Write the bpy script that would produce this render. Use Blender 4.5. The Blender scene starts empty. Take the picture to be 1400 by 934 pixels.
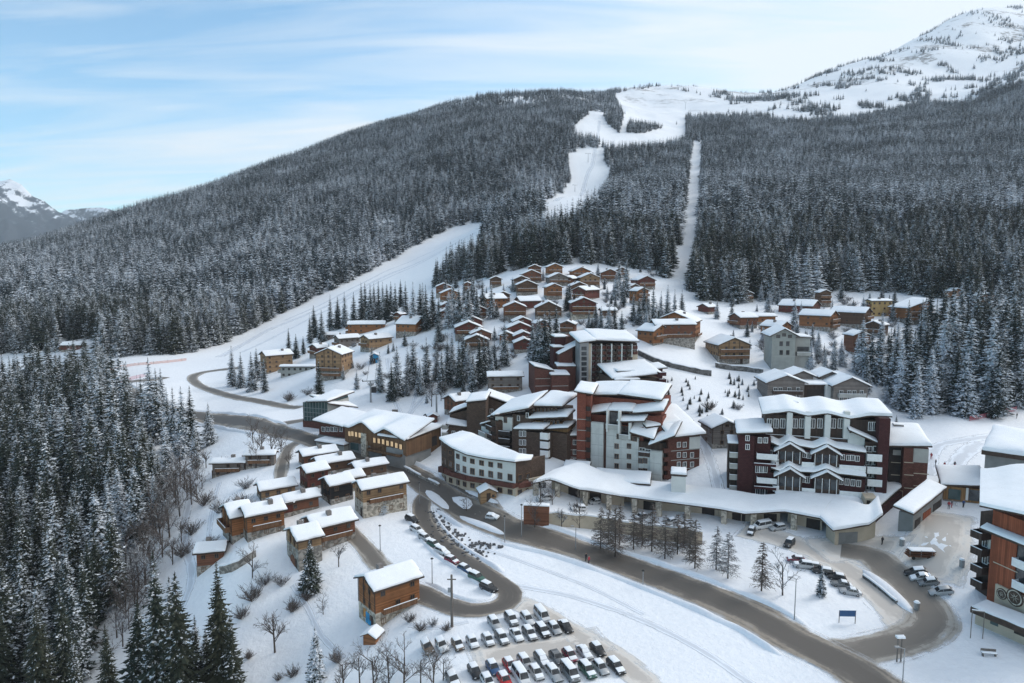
import bpy, math, random
import numpy as np
from mathutils import Vector, Matrix
random.seed(7)
R = math.radians
scene = bpy.context.scene
COL = scene.collection
# ---------------------------------------------------------------- camera
FPX = 933.33; PITCH = R(6.0); CP, SP = math.cos(PITCH), math.sin(PITCH); CZ = 55.0
cam_d = bpy.data.cameras.new('camera'); cam_d.lens = 24.0; cam_d.sensor_width = 36.0
cam_d.clip_start = 1.0; cam_d.clip_end = 40000.0
cam = bpy.data.objects.new('camera', cam_d); COL.objects.link(cam)
cam.location = (0, 0, CZ); cam.rotation_euler = (R(90) - PITCH, 0, 0)
scene.camera = cam

def ray(px, py):
    u = (px - 700.0) / FPX; v = (467.0 - py) / FPX
    return u, CP + v * SP, -SP + v * CP
def at_Y(px, py, Y):
    u, f, w = ray(px, py); t = Y / f
    return Vector((u * t, Y, CZ + w * t))
def at_z(px, py, z):
    u, f, w = ray(px, py); t = (z - CZ) / w
    return Vector((u * t, f * t, z))
def proj(x, y, z):
    z = z - CZ
    d = y * CP - z * SP; v = y * SP + z * CP
    return 700 + FPX * x / d, 467 - FPX * v / d, d

# ---------------------------------------------------------------- noise
def vnoise(x, y, seed=0):
    xi = np.floor(x).astype(np.int64); yi = np.floor(y).astype(np.int64)
    fx = x - xi; fy = y - yi
    fx = fx * fx * (3 - 2 * fx); fy = fy * fy * (3 - 2 * fy)
    def h(a, b):
        n = (a * 374761393 + b * 668265263 + seed * 974634541) & 0x7fffffff
        n = ((n ^ (n >> 13)) * 1274126177) & 0x7fffffff
        return ((n ^ (n >> 16)) & 0xffff) / 65535.0
    return (h(xi, yi) * (1 - fx) + h(xi + 1, yi) * fx) * (1 - fy) + (h(xi, yi + 1) * (1 - fx) + h(xi + 1, yi + 1) * fx) * fy
def fbm(x, y, oct=4, seed=0):
    s = 0; a = 0.5
    for o in range(oct):
        s = s + a * (vnoise(x, y, seed + o) - 0.5); x = x * 2.03; y = y * 2.03; a *= 0.5
    return s

# ---------------------------------------------------------------- materials
MATS = {}
def nt(name):
    m = bpy.data.materials.new(name); m.use_nodes = True
    t = m.node_tree; b = t.nodes['Principled BSDF']
    MATS[name] = m
    return m, t, b
def N(t, kind, **kw):
    n = t.nodes.new(kind)
    for k, v in kw.items():
        if k in n.inputs.keys(): n.inputs[k].default_value = v
        else: setattr(n, k, v)
    return n
def ramp(t, fac, stops):
    r = t.nodes.new('ShaderNodeValToRGB')
    while len(r.color_ramp.elements) < len(stops): r.color_ramp.elements.new(0.5)
    for e, (p, c) in zip(r.color_ramp.elements, stops):
        e.position = p; e.color = (c[0], c[1], c[2], 1) if not isinstance(c, (int, float)) else (c, c, c, 1)
    t.links.new(fac, r.inputs[0]); return r.outputs[0]
def mixc(t, fac, a, b):
    m = t.nodes.new('ShaderNodeMix'); m.data_type = 'RGBA'
    for s, v in ((0, fac), (6, a), (7, b)):
        if hasattr(v, 'type') and hasattr(v, 'node'): t.links.new(v, m.inputs[s])
        elif isinstance(v, (int, float)): m.inputs[s].default_value = v
        else: m.inputs[s].default_value = (v[0], v[1], v[2], 1)
    return m.outputs[2]
def math_(t, op, a, b=None, clamp=False):
    m = t.nodes.new('ShaderNodeMath'); m.operation = op; m.use_clamp = clamp
    for i, v in enumerate((a, b)):
        if v is None: continue
        if hasattr(v, 'node'): t.links.new(v, m.inputs[i])
        else: m.inputs[i].default_value = v
    return m.outputs[0]
def noise(t, scale, detail=3.0, rough=0.55, coord='Object', dist=0.0):
    tc = t.nodes.new('ShaderNodeTexCoord'); n = t.nodes.new('ShaderNodeTexNoise')
    n.inputs['Scale'].default_value = scale; n.inputs['Detail'].default_value = detail
    n.inputs['Roughness'].default_value = rough; n.inputs['Distortion'].default_value = dist
    t.links.new(tc.outputs[coord], n.inputs['Vector']); return n.outputs[0]
def bump(t, b, h, strength, dist=0.1):
    n = t.nodes.new('ShaderNodeBump'); n.inputs['Strength'].default_value = strength; n.inputs['Distance'].default_value = dist
    t.links.new(h, n.inputs['Height']); t.links.new(n.outputs[0], b.inputs['Normal'])

def plain(name, col, rough=0.7, var=0.25, scale=1.5, metal=0.0, spec=0.3, bstr=0.0):
    m, t, b = nt(name)
    n = noise(t, scale, 4)
    lo = [c * (1 - var) for c in col]; hi = [min(1, c * (1 + var)) for c in col]
    t.links.new(ramp(t, n, [(0.3, lo), (0.7, hi)]), b.inputs['Base Color'])
    b.inputs['Roughness'].default_value = rough; b.inputs['Metallic'].default_value = metal
    b.inputs['Specular IOR Level'].default_value = spec
    if bstr: bump(t, b, n, bstr)
    return m
def boards(name, col, pitch=0.22, vertical=False, var=0.3, rough=0.75):
    """timber boards: grooves every pitch metres plus weathering; object coordinates are metres"""
    m, t, b = nt(name)
    tc = t.nodes.new('ShaderNodeTexCoord'); sx = t.nodes.new('ShaderNodeSeparateXYZ')
    t.links.new(tc.outputs['Object'], sx.inputs[0])
    c = sx.outputs[2] if not vertical else math_(t, 'ADD', sx.outputs[0], sx.outputs[1])
    k = math_(t, 'DIVIDE', c, pitch); fr = math_(t, 'FRACT', k); fl = math_(t, 'FLOOR', k)
    wn = t.nodes.new('ShaderNodeTexWhiteNoise'); wn.noise_dimensions = '1D'; t.links.new(fl, wn.inputs['W'])
    n = noise(t, 0.8, 4)
    f = math_(t, 'ADD', math_(t, 'MULTIPLY', wn.outputs[0], 0.45), math_(t, 'MULTIPLY', n, 0.55))
    lo = [x * (1 - var) for x in col]; hi = [min(1, x * (1 + var)) for x in col]
    base = ramp(t, f, [(0.25, lo), (0.75, hi)])
    g = math_(t, 'LESS_THAN', fr, 0.14)
    t.links.new(mixc(t, math_(t, 'MULTIPLY', g, 0.55), base, [x * 0.35 for x in col]), b.inputs['Base Color'])
    b.inputs['Roughness'].default_value = rough; b.inputs['Specular IOR Level'].default_value = 0.25
    return m
def shingle(name, col, var=0.3, sc=1.0):
    """small shingles / tiles with course lines"""
    m, t, b = nt(name)
    tc = t.nodes.new('ShaderNodeTexCoord'); sx = t.nodes.new('ShaderNodeSeparateXYZ')
    t.links.new(tc.outputs['Object'], sx.inputs[0])
    cb = t.nodes.new('ShaderNodeCombineXYZ')
    t.links.new(math_(t, 'ADD', sx.outputs[0], sx.outputs[1]), cb.inputs[0]); t.links.new(sx.outputs[2], cb.inputs[1])
    br = t.nodes.new('ShaderNodeTexBrick'); t.links.new(cb.outputs[0], br.inputs['Vector'])
    br.inputs['Scale'].default_value = sc; br.inputs['Brick Width'].default_value = 0.5; br.inputs['Row Height'].default_value = 0.3
    br.inputs['Mortar Size'].default_value = 0.025; br.inputs['Bias'].default_value = 0.0
    br.inputs['Color1'].default_value = (*[x * (1 - var) for x in col], 1); br.inputs['Color2'].default_value = (*[min(1, x * (1 + var)) for x in col], 1)
    br.inputs['Mortar'].default_value = (*[x * 0.4 for x in col], 1)
    n = noise(t, 0.35, 4)
    t.links.new(mixc(t, math_(t, 'MULTIPLY', n, 0.6), br.outputs[0], [x * 0.6 for x in col]), b.inputs['Base Color'])
    b.inputs['Roughness'].default_value = 0.8; b.inputs['Specular IOR Level'].default_value = 0.2
    return m
def stone(name, col, sc=2.2, var=0.4):
    m, t, b = nt(name)
    tc = t.nodes.new('ShaderNodeTexCoord'); v = t.nodes.new('ShaderNodeTexVoronoi'); v.inputs['Scale'].default_value = sc
    t.links.new(tc.outputs['Object'], v.inputs['Vector'])
    sep = t.nodes.new('ShaderNodeSeparateColor'); t.links.new(v.outputs['Color'], sep.inputs[0])
    t.links.new(ramp(t, sep.outputs[0], [(0.1, [c * (1 - var) for c in col]), (0.9, [min(1, c * (1 + var)) for c in col])]), b.inputs['Base Color'])
    b.inputs['Roughness'].default_value = 0.9; b.inputs['Specular IOR Level'].default_value = 0.2
    return m

# snow
def snow_mat(name, col=(0.80, 0.83, 0.87), big=0.05, fine=1.2, bs=0.25, tracks=0.0):
    m, t, b = nt(name)
    n1 = noise(t, big, 5, 0.6); n2 = noise(t, fine, 5, 0.6)
    f = math_(t, 'ADD', math_(t, 'MULTIPLY', n1, 0.6), math_(t, 'MULTIPLY', n2, 0.4))
    t.links.new(ramp(t, f, [(0.3, [c * 0.94 for c in col]), (0.7, [min(1, c * 1.05) for c in col])]), b.inputs['Base Color'])
    b.inputs['Roughness'].default_value = 0.65; b.inputs['Specular IOR Level'].default_value = 0.25
    bump(t, b, n2, bs, 0.25)
    return m
M_SNOW = snow_mat('snow')
M_ROOFSNOW = snow_mat('roof_snow', (0.84, 0.86, 0.89), 0.3, 1.5, 0.2)
M_GLASS, _t, _b = nt('window_glass')
_n = noise(_t, 0.6, 2)
_t.links.new(ramp(_t, _n, [(0.35, (0.012, 0.014, 0.018)), (0.65, (0.06, 0.065, 0.07))]), _b.inputs['Base Color'])
_b.inputs['Roughness'].default_value = 0.08; _b.inputs['Specular IOR Level'].default_value = 0.6

# ---------------------------------------------------------------- mesh builder
class MB:
    def __init__(s): s.v = []; s.f = []; s.mi = []; s.m = 0
    def face(s, pts):
        i = len(s.v); s.v.extend(tuple(p) for p in pts); s.f.append(tuple(range(i, i + len(pts)))); s.mi.append(s.m)
    def hexa(s, b, t):
        """b, t: four bottom and four top points, counter-clockwise from above"""
        i = len(s.v); s.v.extend(tuple(p) for p in b); s.v.extend(tuple(p) for p in t)
        for q in ((3, 2, 1, 0), (4, 5, 6, 7), (0, 1, 5, 4), (1, 2, 6, 5), (2, 3, 7, 6), (3, 0, 4, 7)):
            s.f.append(tuple(i + k for k in q)); s.mi.append(s.m)
        return s
    def box(s, x0, x1, y0, y1, z0, z1):
        return s.hexa([(x0, y0, z0), (x1, y0, z0), (x1, y1, z0), (x0, y1, z0)], [(x0, y0, z1), (x1, y0, z1), (x1, y1, z1), (x0, y1, z1)])
    def prism(s, poly, z0, z1):
        """vertical prism over a counter-clockwise plan polygon; z0, z1 numbers or lists"""
        n = len(poly); i = len(s.v)
        zb = z0 if hasattr(z0, '__len__') else [z0] * n; zt = z1 if hasattr(z1, '__len__') else [z1] * n
        s.v.extend((p[0], p[1], z) for p, z in zip(poly, zb)); s.v.extend((p[0], p[1], z) for p, z in zip(poly, zt))
        s.f.append(tuple(i + k for k in reversed(range(n)))); s.f.append(tuple(i + n + k for k in range(n))); s.mi += [s.m, s.m]
        for k in range(n):
            j = (k + 1) % n; s.f.append((i + k, i + j, i + n + j, i + n + k)); s.mi.append(s.m)
        return s
    def extrude(s, prof, y0, y1, axis='y'):
        """closed profile of (x,z) pushed along y (or (y,z) along x)"""
        n = len(prof); i = len(s.v)
        for yy in (y0, y1):
            for a, z in prof: s.v.append((a, yy, z) if axis == 'y' else (yy, a, z))
        s.f.append(tuple(i + k for k in range(n))); s.f.append(tuple(i + n + k for k in reversed(range(n)))); s.mi += [s.m, s.m]
        for k in range(n):
            j = (k + 1) % n; s.f.append((i + j, i + k, i + n + k, i + n + j)); s.mi.append(s.m)
        return s
    def tube(s, p, q, r0, r1, n=6):
        p = Vector(p); q = Vector(q); d = (q - p)
        if d.length < 1e-6: return s
        d.normalize(); a = Vector((0, 0, 1)) if abs(d.z) < 0.9 else Vector((1, 0, 0))
        u = d.cross(a).normalized(); w = d.cross(u); i = len(s.v)
        for c, r in ((p, r0), (q, r1)):
            for k in range(n):
                an = 2 * math.pi * k / n; s.v.append(tuple(c + u * (r * math.cos(an)) + w * (r * math.sin(an))))
        for k in range(n):
            j = (k + 1) % n; s.f.append((i + k, i + j, i + n + j, i + n + k)); s.mi.append(s.m)
        s.f.append(tuple(i + k for k in reversed(range(n)))); s.f.append(tuple(i + n + k for k in range(n))); s.mi += [s.m, s.m]
        return s
    def mesh(s, name, mats, smooth=False):
        me = bpy.data.meshes.new(name); me.from_pydata(s.v, [], s.f)
        for m in (mats if isinstance(mats, (list, tuple)) else [mats]): me.materials.append(m)
        if s.mi and max(s.mi) > 0: me.polygons.foreach_set('material_index', s.mi)
        if smooth: me.polygons.foreach_set('use_smooth', [True] * len(me.polygons))
        me.update()
        if smooth: me.set_sharp_from_angle(angle=R(55))
        return me
def fixn(me):
    import bmesh
    b = bmesh.new(); b.from_mesh(me); bmesh.ops.recalc_face_normals(b, faces=b.faces); b.to_mesh(me); b.free(); return me
def link(name, me, parent=None, loc=None, rotz=0.0, label=None, cat=None, group=None, kind=None):
    o = bpy.data.objects.new(name, me); COL.objects.link(o)
    if parent is not None: o.parent = parent
    if loc is not None: o.location = loc
    if rotz: o.rotation_euler = (0, 0, rotz)
    if label: o['label'] = label
    if cat: o['category'] = cat
    if group: o['group'] = group
    if kind: o['kind'] = kind
    return o
def part(name, mb, mat, parent, loc=None, rotz=0.0, label=None, smooth=False):
    return link(name, fixn(mb.mesh(name, mat, smooth)), parent, loc, rotz, label)
def thing(name, loc, rotz, label, cat, group=None):
    o = bpy.data.objects.new(name, None); COL.objects.link(o); o.empty_display_size = 0.5
    o.location = loc; o.rotation_euler = (0, 0, rotz); o['label'] = label; o['category'] = cat
    if group: o['group'] = group
    return o
def dup(root, loc, rotz, scale=1.0, label=None, group=None):
    r = root.copy(); COL.objects.link(r); r.location = loc; r.rotation_euler = (0, 0, rotz)
    r.scale = (scale, scale, scale) if not hasattr(scale, '__len__') else scale
    if label: r['label'] = label
    if group: r['group'] = group
    for ch in list(root.children):
        c = ch.copy(); COL.objects.link(c); c.parent = r
        for g in list(ch.children):
            d = g.copy(); COL.objects.link(d); d.parent = c
    return r
# ---------------------------------------------------------------- terrain control points (surveyed heights)
CPZ = [(700,890,0),(1000,905,0),(1200,910,0),(1390,900,0.5),(1390,860,0.5),(1265,800,1),(1100,780,1.2),(960,770,1),(800,730,1.6),(1200,745,2.2),(640,700,2),
 (680,830,.3),(900,830,.3),(560,720,1.8),(600,770,.8),(520,850,-2.5),(430,900,-6),(300,930,-9.5),(380,890,-7.5),(425,790,-1.5),(330,750,0.2),(285,790,-4.5),(230,800,-8.5),(180,880,-14),(100,930,-18),(0,930,-22),
 (310,655,3),(400,700,2.5),(480,700,2.8),(500,640,4.5),(230,680,-2),(520,760,0.5),(560,850,-1),(640,870,0),(520,930,-4),(600,930,-0.5),
 (420,600,7),(350,570,7.5),(480,600,6.5),(560,630,4.5),(300,575,4),(260,610,0)]
CPY = [(200,500,330),(270,515,300),(180,543,250),(140,500,335),(260,555,250),(400,555,240),(450,512,265),(480,555,228),(550,585,207),(620,500,255),(650,462,272),(500,462,310),(600,430,320),(700,440,285),
 (740,388,340),(840,392,345),(780,362,385),(900,390,355),(870,465,245),(810,540,215),(700,535,222),(640,580,198),(950,500,230),(1000,492,245),(980,470,258),(1080,500,235),(950,565,190),(975,640,158),
 (1120,552,210),(1300,580,192),(1300,640,160),(1300,695,138),(1280,742,121),(1390,592,190),(1350,565,208),(1250,545,225),(1200,500,245),(1150,450,285),(1250,430,310),(1380,430,310),(1200,400,360),(1000,415,335),(1380,380,375),(1390,650,155),(1390,720,128),
 (870,690,150),(760,640,160),(700,650,155),(1130,720,136),(1000,700,143),
 (300,470,400),(430,420,480),(560,360,600),(650,312,720),(790,268,900),(815,205,1080),(840,160,1500),
 (700,330,500),(700,280,680),(700,220,1000),(700,165,1450),(740,131,2000),(620,145,1900),(560,163,1800),(470,188,1700),(400,216,1600),(330,242,1500),(250,273,1420),(160,308,1350),(100,329,1300),(0,358,1250),
 (560,250,950),(420,290,850),(300,340,740),(150,380,650),(0,405,580),(0,450,470),(300,425,500),(150,450,430),(450,370,580),(480,230,1200),(300,280,1050),(620,340,560),(620,390,420),
 (900,330,470),(900,250,800),(900,205,1150),(880,172,1500),(860,140,2000),(840,122,2300),(940,124,2400),(1000,129,2450),(1000,160,1700),(1100,340,440),(1100,250,800),(1100,200,1180),(1100,168,1550),(1060,127,2400),(1130,102,2500),(1210,77,2600),(1270,47,2700),(1310,24,2800),(1350,15,2900),(1400,13,2950),
 (1200,160,1600),(1250,148,1650),(1300,95,2200),(1330,142,1600),(1390,118,1600),(1390,60,2400),(1300,330,450),(1300,250,800),(1300,200,1150),(1390,200,1100),(1390,300,520),(1000,380,385),(950,380,380)]
pts = [at_z(*c) for c in CPZ] + [at_Y(*c) for c in CPY]
pts += [Vector(p) for p in [(-150,90,-30),(-140,160,-18),(-150,210,-10),(-175,260,-4),(-200,300,0),(-230,180,-32),(-330,330,-12),(-260,120,-45),(-400,420,0),(-330,240,-38),(-500,500,2),(-700,650,15),
   (110,60,0),(160,110,2),(230,200,11),(320,330,44),(500,520,105),(0,45,-1),(-60,50,-20),(-110,50,-32),(70,40,-2),(190,150,6),(900,850,220),(1900,1700,520),(2900,2900,1180),(1500,1300,380),(-1400,1200,60),(-1900,1500,-40)]]
# behind the skyline the ground falls away again
for (px, py, Y) in [(740,131,2000),(620,145,1900),(560,163,1800),(470,188,1700),(400,216,1600),(330,242,1500),(250,273,1420),(160,308,1350),(0,358,1250),(1000,129,2450),(1060,127,2400),(1130,102,2500),(1210,77,2600),(1350,15,2900),(840,122,2300)]:
    p = at_Y(px, py, Y)
    pts.append(Vector((p.x * 1.22, p.y * 1.22, CZ + (p.z - CZ) * 0.93)))
    pts.append(Vector((p.x * 1.7, p.y * 1.7, CZ + (p.z - CZ) * 0.45)))
PA = np.array([(p.x, p.y, p.z) for p in pts])
def warp(x, y): return np.stack([1.6 * x / (y + 60.0), np.log((y + 60.0) / 100.0)], -1)
def tps(r2): return 0.5 * r2 * np.log(r2 + 1e-12)
Q = warp(PA[:, 0], PA[:, 1]); S = (PA[:, 2] - CZ) / (PA[:, 1] + 60.0); n_ = len(Q)
D2 = ((Q[:, None] - Q[None]) ** 2).sum(-1)
A_ = np.zeros((n_ + 3, n_ + 3)); A_[:n_, :n_] = tps(D2) + np.eye(n_) * 2e-4; A_[:n_, n_] = 1; A_[:n_, n_ + 1:] = Q; A_[n_:, :n_] = A_[:n_, n_:].T
WS = np.linalg.solve(A_, np.concatenate([S, np.zeros(3)]))
def h_raw(x, y):
    q = warp(x, y); out = np.empty(len(x))
    for i in range(0, len(x), 8000):
        qq = q[i:i + 8000]; d = ((qq[:, None] - Q[None]) ** 2).sum(-1)
        out[i:i + 8000] = tps(d) @ WS[:n_] + WS[n_] + qq @ WS[n_ + 1:]
    return out * (y + 60.0) + CZ
def lines(a, b, step, lo, hi, g=1.035):
    mid = list(np.arange(a, b + 1e-6, step)); up = []; x = b; s = step
    while x < hi: s *= g; x += s; up.append(x)
    dn = []; x = a; s = step
    while x > lo: s *= g; x -= s; dn.append(x)
    return np.array(dn[::-1] + mid + up)
GX = lines(-270, 230, 2.0, -5200, 5200); GY = lines(24, 420, 2.0, 20, 5200, 1.03)
XX, YY = np.meshgrid(GX, GY)
x_, y_ = XX.ravel(), YY.ravel()
ZZ = h_raw(x_, y_)
ZZ = ZZ + fbm(x_ / 11, y_ / 11, 4, 3) * 0.7 * np.clip((y_ - 40) / 150, 0.5, 1) + fbm(x_ / 38, y_ / 38, 2, 8) * 1.2 * np.clip((y_ - 150) / 80, 0, 1)
far = np.clip((y_ - 450) / 900, 0, 1)
ZZ = ZZ + far * (fbm(x_ / 240, y_ / 240, 5, 11) * 42) + np.clip((y_ - 1700) / 700, 0, 1) * (fbm(x_ / 420, y_ / 420, 5, 21) * 75)
ZG = ZZ.reshape(XX.shape)
def hm(x, y):
    """height of the terrain mesh (its own triangles) at x, y"""
    x = np.atleast_1d(np.asarray(x, float)); y = np.atleast_1d(np.asarray(y, float))
    i = np.clip(np.searchsorted(GX, x) - 1, 0, len(GX) - 2); j = np.clip(np.searchsorted(GY, y) - 1, 0, len(GY) - 2)
    a = np.clip((x - GX[i]) / (GX[i + 1] - GX[i]), 0, 1); b = np.clip((y - GY[j]) / (GY[j + 1] - GY[j]), 0, 1)
    z00 = ZG[j, i]; z10 = ZG[j, i + 1]; z01 = ZG[j + 1, i]; z11 = ZG[j + 1, i + 1]
    return np.where(a > b, z00 + a * (z10 - z00) + b * (z11 - z10), z00 + b * (z01 - z00) + a * (z11 - z01))
def hz(x, y): return float(hm(x, y)[0])
T_ = 40 * np.exp(np.linspace(0, math.log(5000 / 40), 1600))
def hit(px, py):
    """where the line of sight through a photograph pixel meets the ground"""
    u, f, w = ray(px, py)
    z = CZ + w * T_; g = hm(u * T_, f * T_); b = np.nonzero(z <= g)[0]
    if len(b) == 0: return None
    k = b[0]; t = T_[k]
    if k > 0:
        d0 = z[k - 1] - g[k - 1]; d1 = z[k] - g[k]; t = T_[k - 1] + (T_[k] - T_[k - 1]) * d0 / (d0 - d1)
    return Vector((u * t, f * t, hz(u * t, f * t)))
nx, ny = len(GX), len(GY)
idx = np.arange(nx * ny).reshape(ny, nx)
a, b, c, d = idx[:-1, :-1].ravel(), idx[:-1, 1:].ravel(), idx[1:, 1:].ravel(), idx[1:, :-1].ravel()
tris = np.stack([np.stack([a, b, c], 1), np.stack([a, c, d], 1)], 1).reshape(-1, 3)
def big_mesh(name, co, fa, mat, smooth=True):
    me = bpy.data.meshes.new(name); n = len(fa); k = fa.shape[1]
    me.vertices.add(len(co)); me.vertices.foreach_set('co', np.asarray(co, np.float32).ravel())
    me.loops.add(n * k); me.loops.foreach_set('vertex_index', fa.astype(np.int32).ravel())
    me.polygons.add(n); me.polygons.foreach_set('loop_start', np.arange(0, n * k, k, dtype=np.int32))
    me.polygons.foreach_set('loop_total', np.full(n, k, np.int32))
    me.polygons.foreach_set('use_smooth', np.full(n, smooth))
    me.materials.append(mat); me.update(calc_edges=True); me.validate(); return me
# ground snow: wind-packed, with a little scrub and rock breaking through on steep far ground
m, t, b = nt('mountain_snow')
n1 = noise(t, 0.02, 6, 0.62); n2 = noise(t, 0.9, 5, 0.65); n3 = noise(t, 0.006, 8, 0.68)
f = math_(t, 'ADD', math_(t, 'MULTIPLY', n1, 0.5), math_(t, 'MULTIPLY', n2, 0.5))
sn = ramp(t, f, [(0.32, (0.78, 0.80, 0.84)), (0.68, (0.89, 0.905, 0.93))])
geo = N(t, 'ShaderNodeNewGeometry'); sx = N(t, 'ShaderNodeSeparateXYZ'); t.links.new(geo.outputs['Position'], sx.inputs[0])
hi = math_(t, 'SMOOTH_MIN', math_(t, 'DIVIDE', math_(t, 'SUBTRACT', sx.outputs[2], 430.0, ), 200.0, True), 1.0)
rock = math_(t, 'MULTIPLY', ramp(t, n3, [(0.54, 0.0), (0.60, 1.0)]), math_(t, 'DIVIDE', math_(t, 'SUBTRACT', sx.outputs[2], 430.0), 200.0, True))
rock = math_(t, 'MULTIPLY', rock, ramp(t, noise(t, 0.06, 6, 0.7), [(0.42, 0.0), (0.56, 0.9)]))
t.links.new(mixc(t, rock, sn, (0.16, 0.15, 0.15)), b.inputs['Base Color'])
b.inputs['Roughness'].default_value = 0.65; b.inputs['Specular IOR Level'].default_value = 0.2
bump(t, b, n2, 0.55, 0.35)
M_GROUND = m
link('terrain', big_mesh('terrain', np.stack([x_, y_, ZZ], 1), tris, M_GROUND), kind='structure')
# far range beyond the valley
def far_range(sky, Y, depth, seed):
    nxx, R_ = 320, 90; pxs = np.linspace(-260, 420, nxx); top = np.interp(pxs, [q[0] for q in sky], [q[1] for q in sky])
    crest = [at_Y(px, py, Y) for px, py in zip(pxs, top)]; co = []
    for j in range(R_):
        f = j / (R_ - 1)
        for p in crest:
            yy = Y - depth * (1 - f); co.append((p.x, yy, f ** 1.1 * (p.z + 500) - 500))
    co = np.array(co); f = np.repeat(np.linspace(0, 1, R_), nxx); env = np.sin(np.pi * f) ** .6 + .12
    wx = co[:, 0] + 160 * fbm(co[:, 0] / 300, co[:, 1] / 300, 3, seed + 5)
    rid = sum(a * (1 - np.abs(2 * vnoise(wx / w + co[:, 1] / (w * 2.2), co[:, 1] / (w * 3.0), seed + k) - 1)) for k, (a, w) in enumerate(((1.0, 330), (.5, 150), (.25, 70))))
    co[:, 2] += (rid - 1.0) * 110 * env + fbm(co[:, 0] / 60, co[:, 1] / 60, 4, seed) * 45 * env
    i = np.arange(R_ * nxx).reshape(R_, nxx)
    fa = np.stack([i[:-1, :-1].ravel(), i[:-1, 1:].ravel(), i[1:, 1:].ravel(), i[1:, :-1].ravel()], 1)
    back = co[-nxx:].copy(); back[:, 1] += depth; back[:, 2] = -700; co = np.concatenate([co, back]); k = (R_ - 1) * nxx
    a = np.arange(k, k + nxx - 1); fb = np.stack([a, a + 1, a + nxx + 1, a + nxx], 1)
    return co, np.concatenate([fa, fb])
m, t, b = nt('far_rock_and_snow')
geo = N(t, 'ShaderNodeNewGeometry'); sx = N(t, 'ShaderNodeSeparateXYZ'); t.links.new(geo.outputs['Position'], sx.inputs[0])
n1 = noise(t, 0.012, 8, 0.72); n2 = noise(t, 0.003, 5, 0.6)
lev = math_(t, 'ADD', math_(t, 'DIVIDE', math_(t, 'SUBTRACT', sx.outputs[2], 160.0), 900.0), math_(t, 'SUBTRACT', math_(t, 'ADD', math_(t, 'MULTIPLY', n1, 1.1), math_(t, 'MULTIPLY', n2, 0.6)), 0.45))
t.links.new(ramp(t, lev, [(0.72, (0.020, 0.030, 0.042)), (0.83, (0.09, 0.11, 0.135)), (0.90, (0.74, 0.77, 0.82))]), b.inputs['Base Color'])
b.inputs['Roughness'].default_value = 0.9
co, fa = far_range([(-260,215),(-100,262),(0,248),(14,244),(30,252),(45,268),(60,274),(80,290),(100,298),(130,345),(200,380),(420,420)], 5000, 1700, 5)
link('distant_mountain', big_mesh('distant_mountain', co, fa, m), kind='structure')
co, fa = far_range([(-260,330),(20,310),(70,300),(90,288),(110,285),(140,285),(162,291),(200,305),(300,330),(420,350)], 6000, 900, 9)
link('distant_mountain', big_mesh('distant_mountain', co, fa, m), kind='structure')
# ---------------------------------------------------------------- daylight: thin high cloud over blue
SUN_AZ, SUN_EL = R(62), R(34)        # azimuth measured from +Y (view direction) towards +X
w = bpy.data.worlds.new('World'); scene.world = w; w.use_nodes = True
t = w.node_tree; t.nodes.clear()
out = t.nodes.new('ShaderNodeOutputWorld'); bg = t.nodes.new('ShaderNodeBackground'); t.links.new(bg.outputs[0], out.inputs[0])
sky = t.nodes.new('ShaderNodeTexSky'); sky.sky_type = 'NISHITA'; sky.sun_disc = False
sky.sun_elevation = SUN_EL; sky.sun_rotation = SUN_AZ; sky.altitude = 1400; sky.air_density = 1.0; sky.dust_density = 1.0; sky.ozone_density = 2.0
tc = t.nodes.new('ShaderNodeTexCoord'); sx = t.nodes.new('ShaderNodeSeparateXYZ'); t.links.new(tc.outputs['Generated'], sx.inputs[0])
zc = math_(t, 'MAXIMUM', sx.outputs[2], 0.0)
den = math_(t, 'ADD', zc, 0.16)
cx = math_(t, 'DIVIDE', sx.outputs[0], den); cy = math_(t, 'DIVIDE', sx.outputs[1], den)
cb = t.nodes.new('ShaderNodeCombineXYZ'); t.links.new(cx, cb.inputs[0]); t.links.new(cy, cb.inputs[1])
mp = t.nodes.new('ShaderNodeMapping'); mp.inputs['Rotation'].default_value = (0, 0, R(-14)); mp.inputs['Scale'].default_value = (0.55, 2.6, 1); mp.inputs['Location'].default_value = (3.1, 1.2, 0)
t.links.new(cb.outputs[0], mp.inputs[0])
n1 = t.nodes.new('ShaderNodeTexNoise'); n1.inputs['Scale'].default_value = 1.5; n1.inputs['Detail'].default_value = 7; n1.inputs['Roughness'].default_value = 0.55; n1.inputs['Distortion'].default_value = 0.6
t.links.new(mp.outputs[0], n1.inputs['Vector'])
n2 = t.nodes.new('ShaderNodeTexNoise'); n2.inputs['Scale'].default_value = 0.55; n2.inputs['Detail'].default_value = 4
t.links.new(mp.outputs[0], n2.inputs['Vector'])
f = math_(t, 'ADD', math_(t, 'MULTIPLY', n1.outputs[0], 0.55), math_(t, 'MULTIPLY', n2.outputs[0], 0.45))
low = math_(t, 'SUBTRACT', 1.0, math_(t, 'DIVIDE', zc, 0.45), True)         # more cloud towards the horizon
sunny = math_(t, 'MULTIPLY', math_(t, 'ADD', sx.outputs[0], 0.25), 0.30)     # and towards the sun's side
f = math_(t, 'ADD', f, math_(t, 'ADD', math_(t, 'MULTIPLY', low, 0.10), sunny))
cov = ramp(t, f, [(0.42, 0.06), (0.53, 0.45), (0.66, 0.92)])
skyc = t.nodes.new('ShaderNodeVectorMath'); skyc.operation = 'MULTIPLY'; skyc.inputs[1].default_value = (0.86, 1.22, 1.20)
t.links.new(sky.outputs[0], skyc.inputs[0])
cloud = mixc(t, low, (5.3, 5.6, 5.8), (5.5, 5.8, 6.0))
t.links.new(mixc(t, cov, skyc.outputs[0], cloud), bg.inputs[0])
bg.inputs[1].default_value = 0.105
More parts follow.
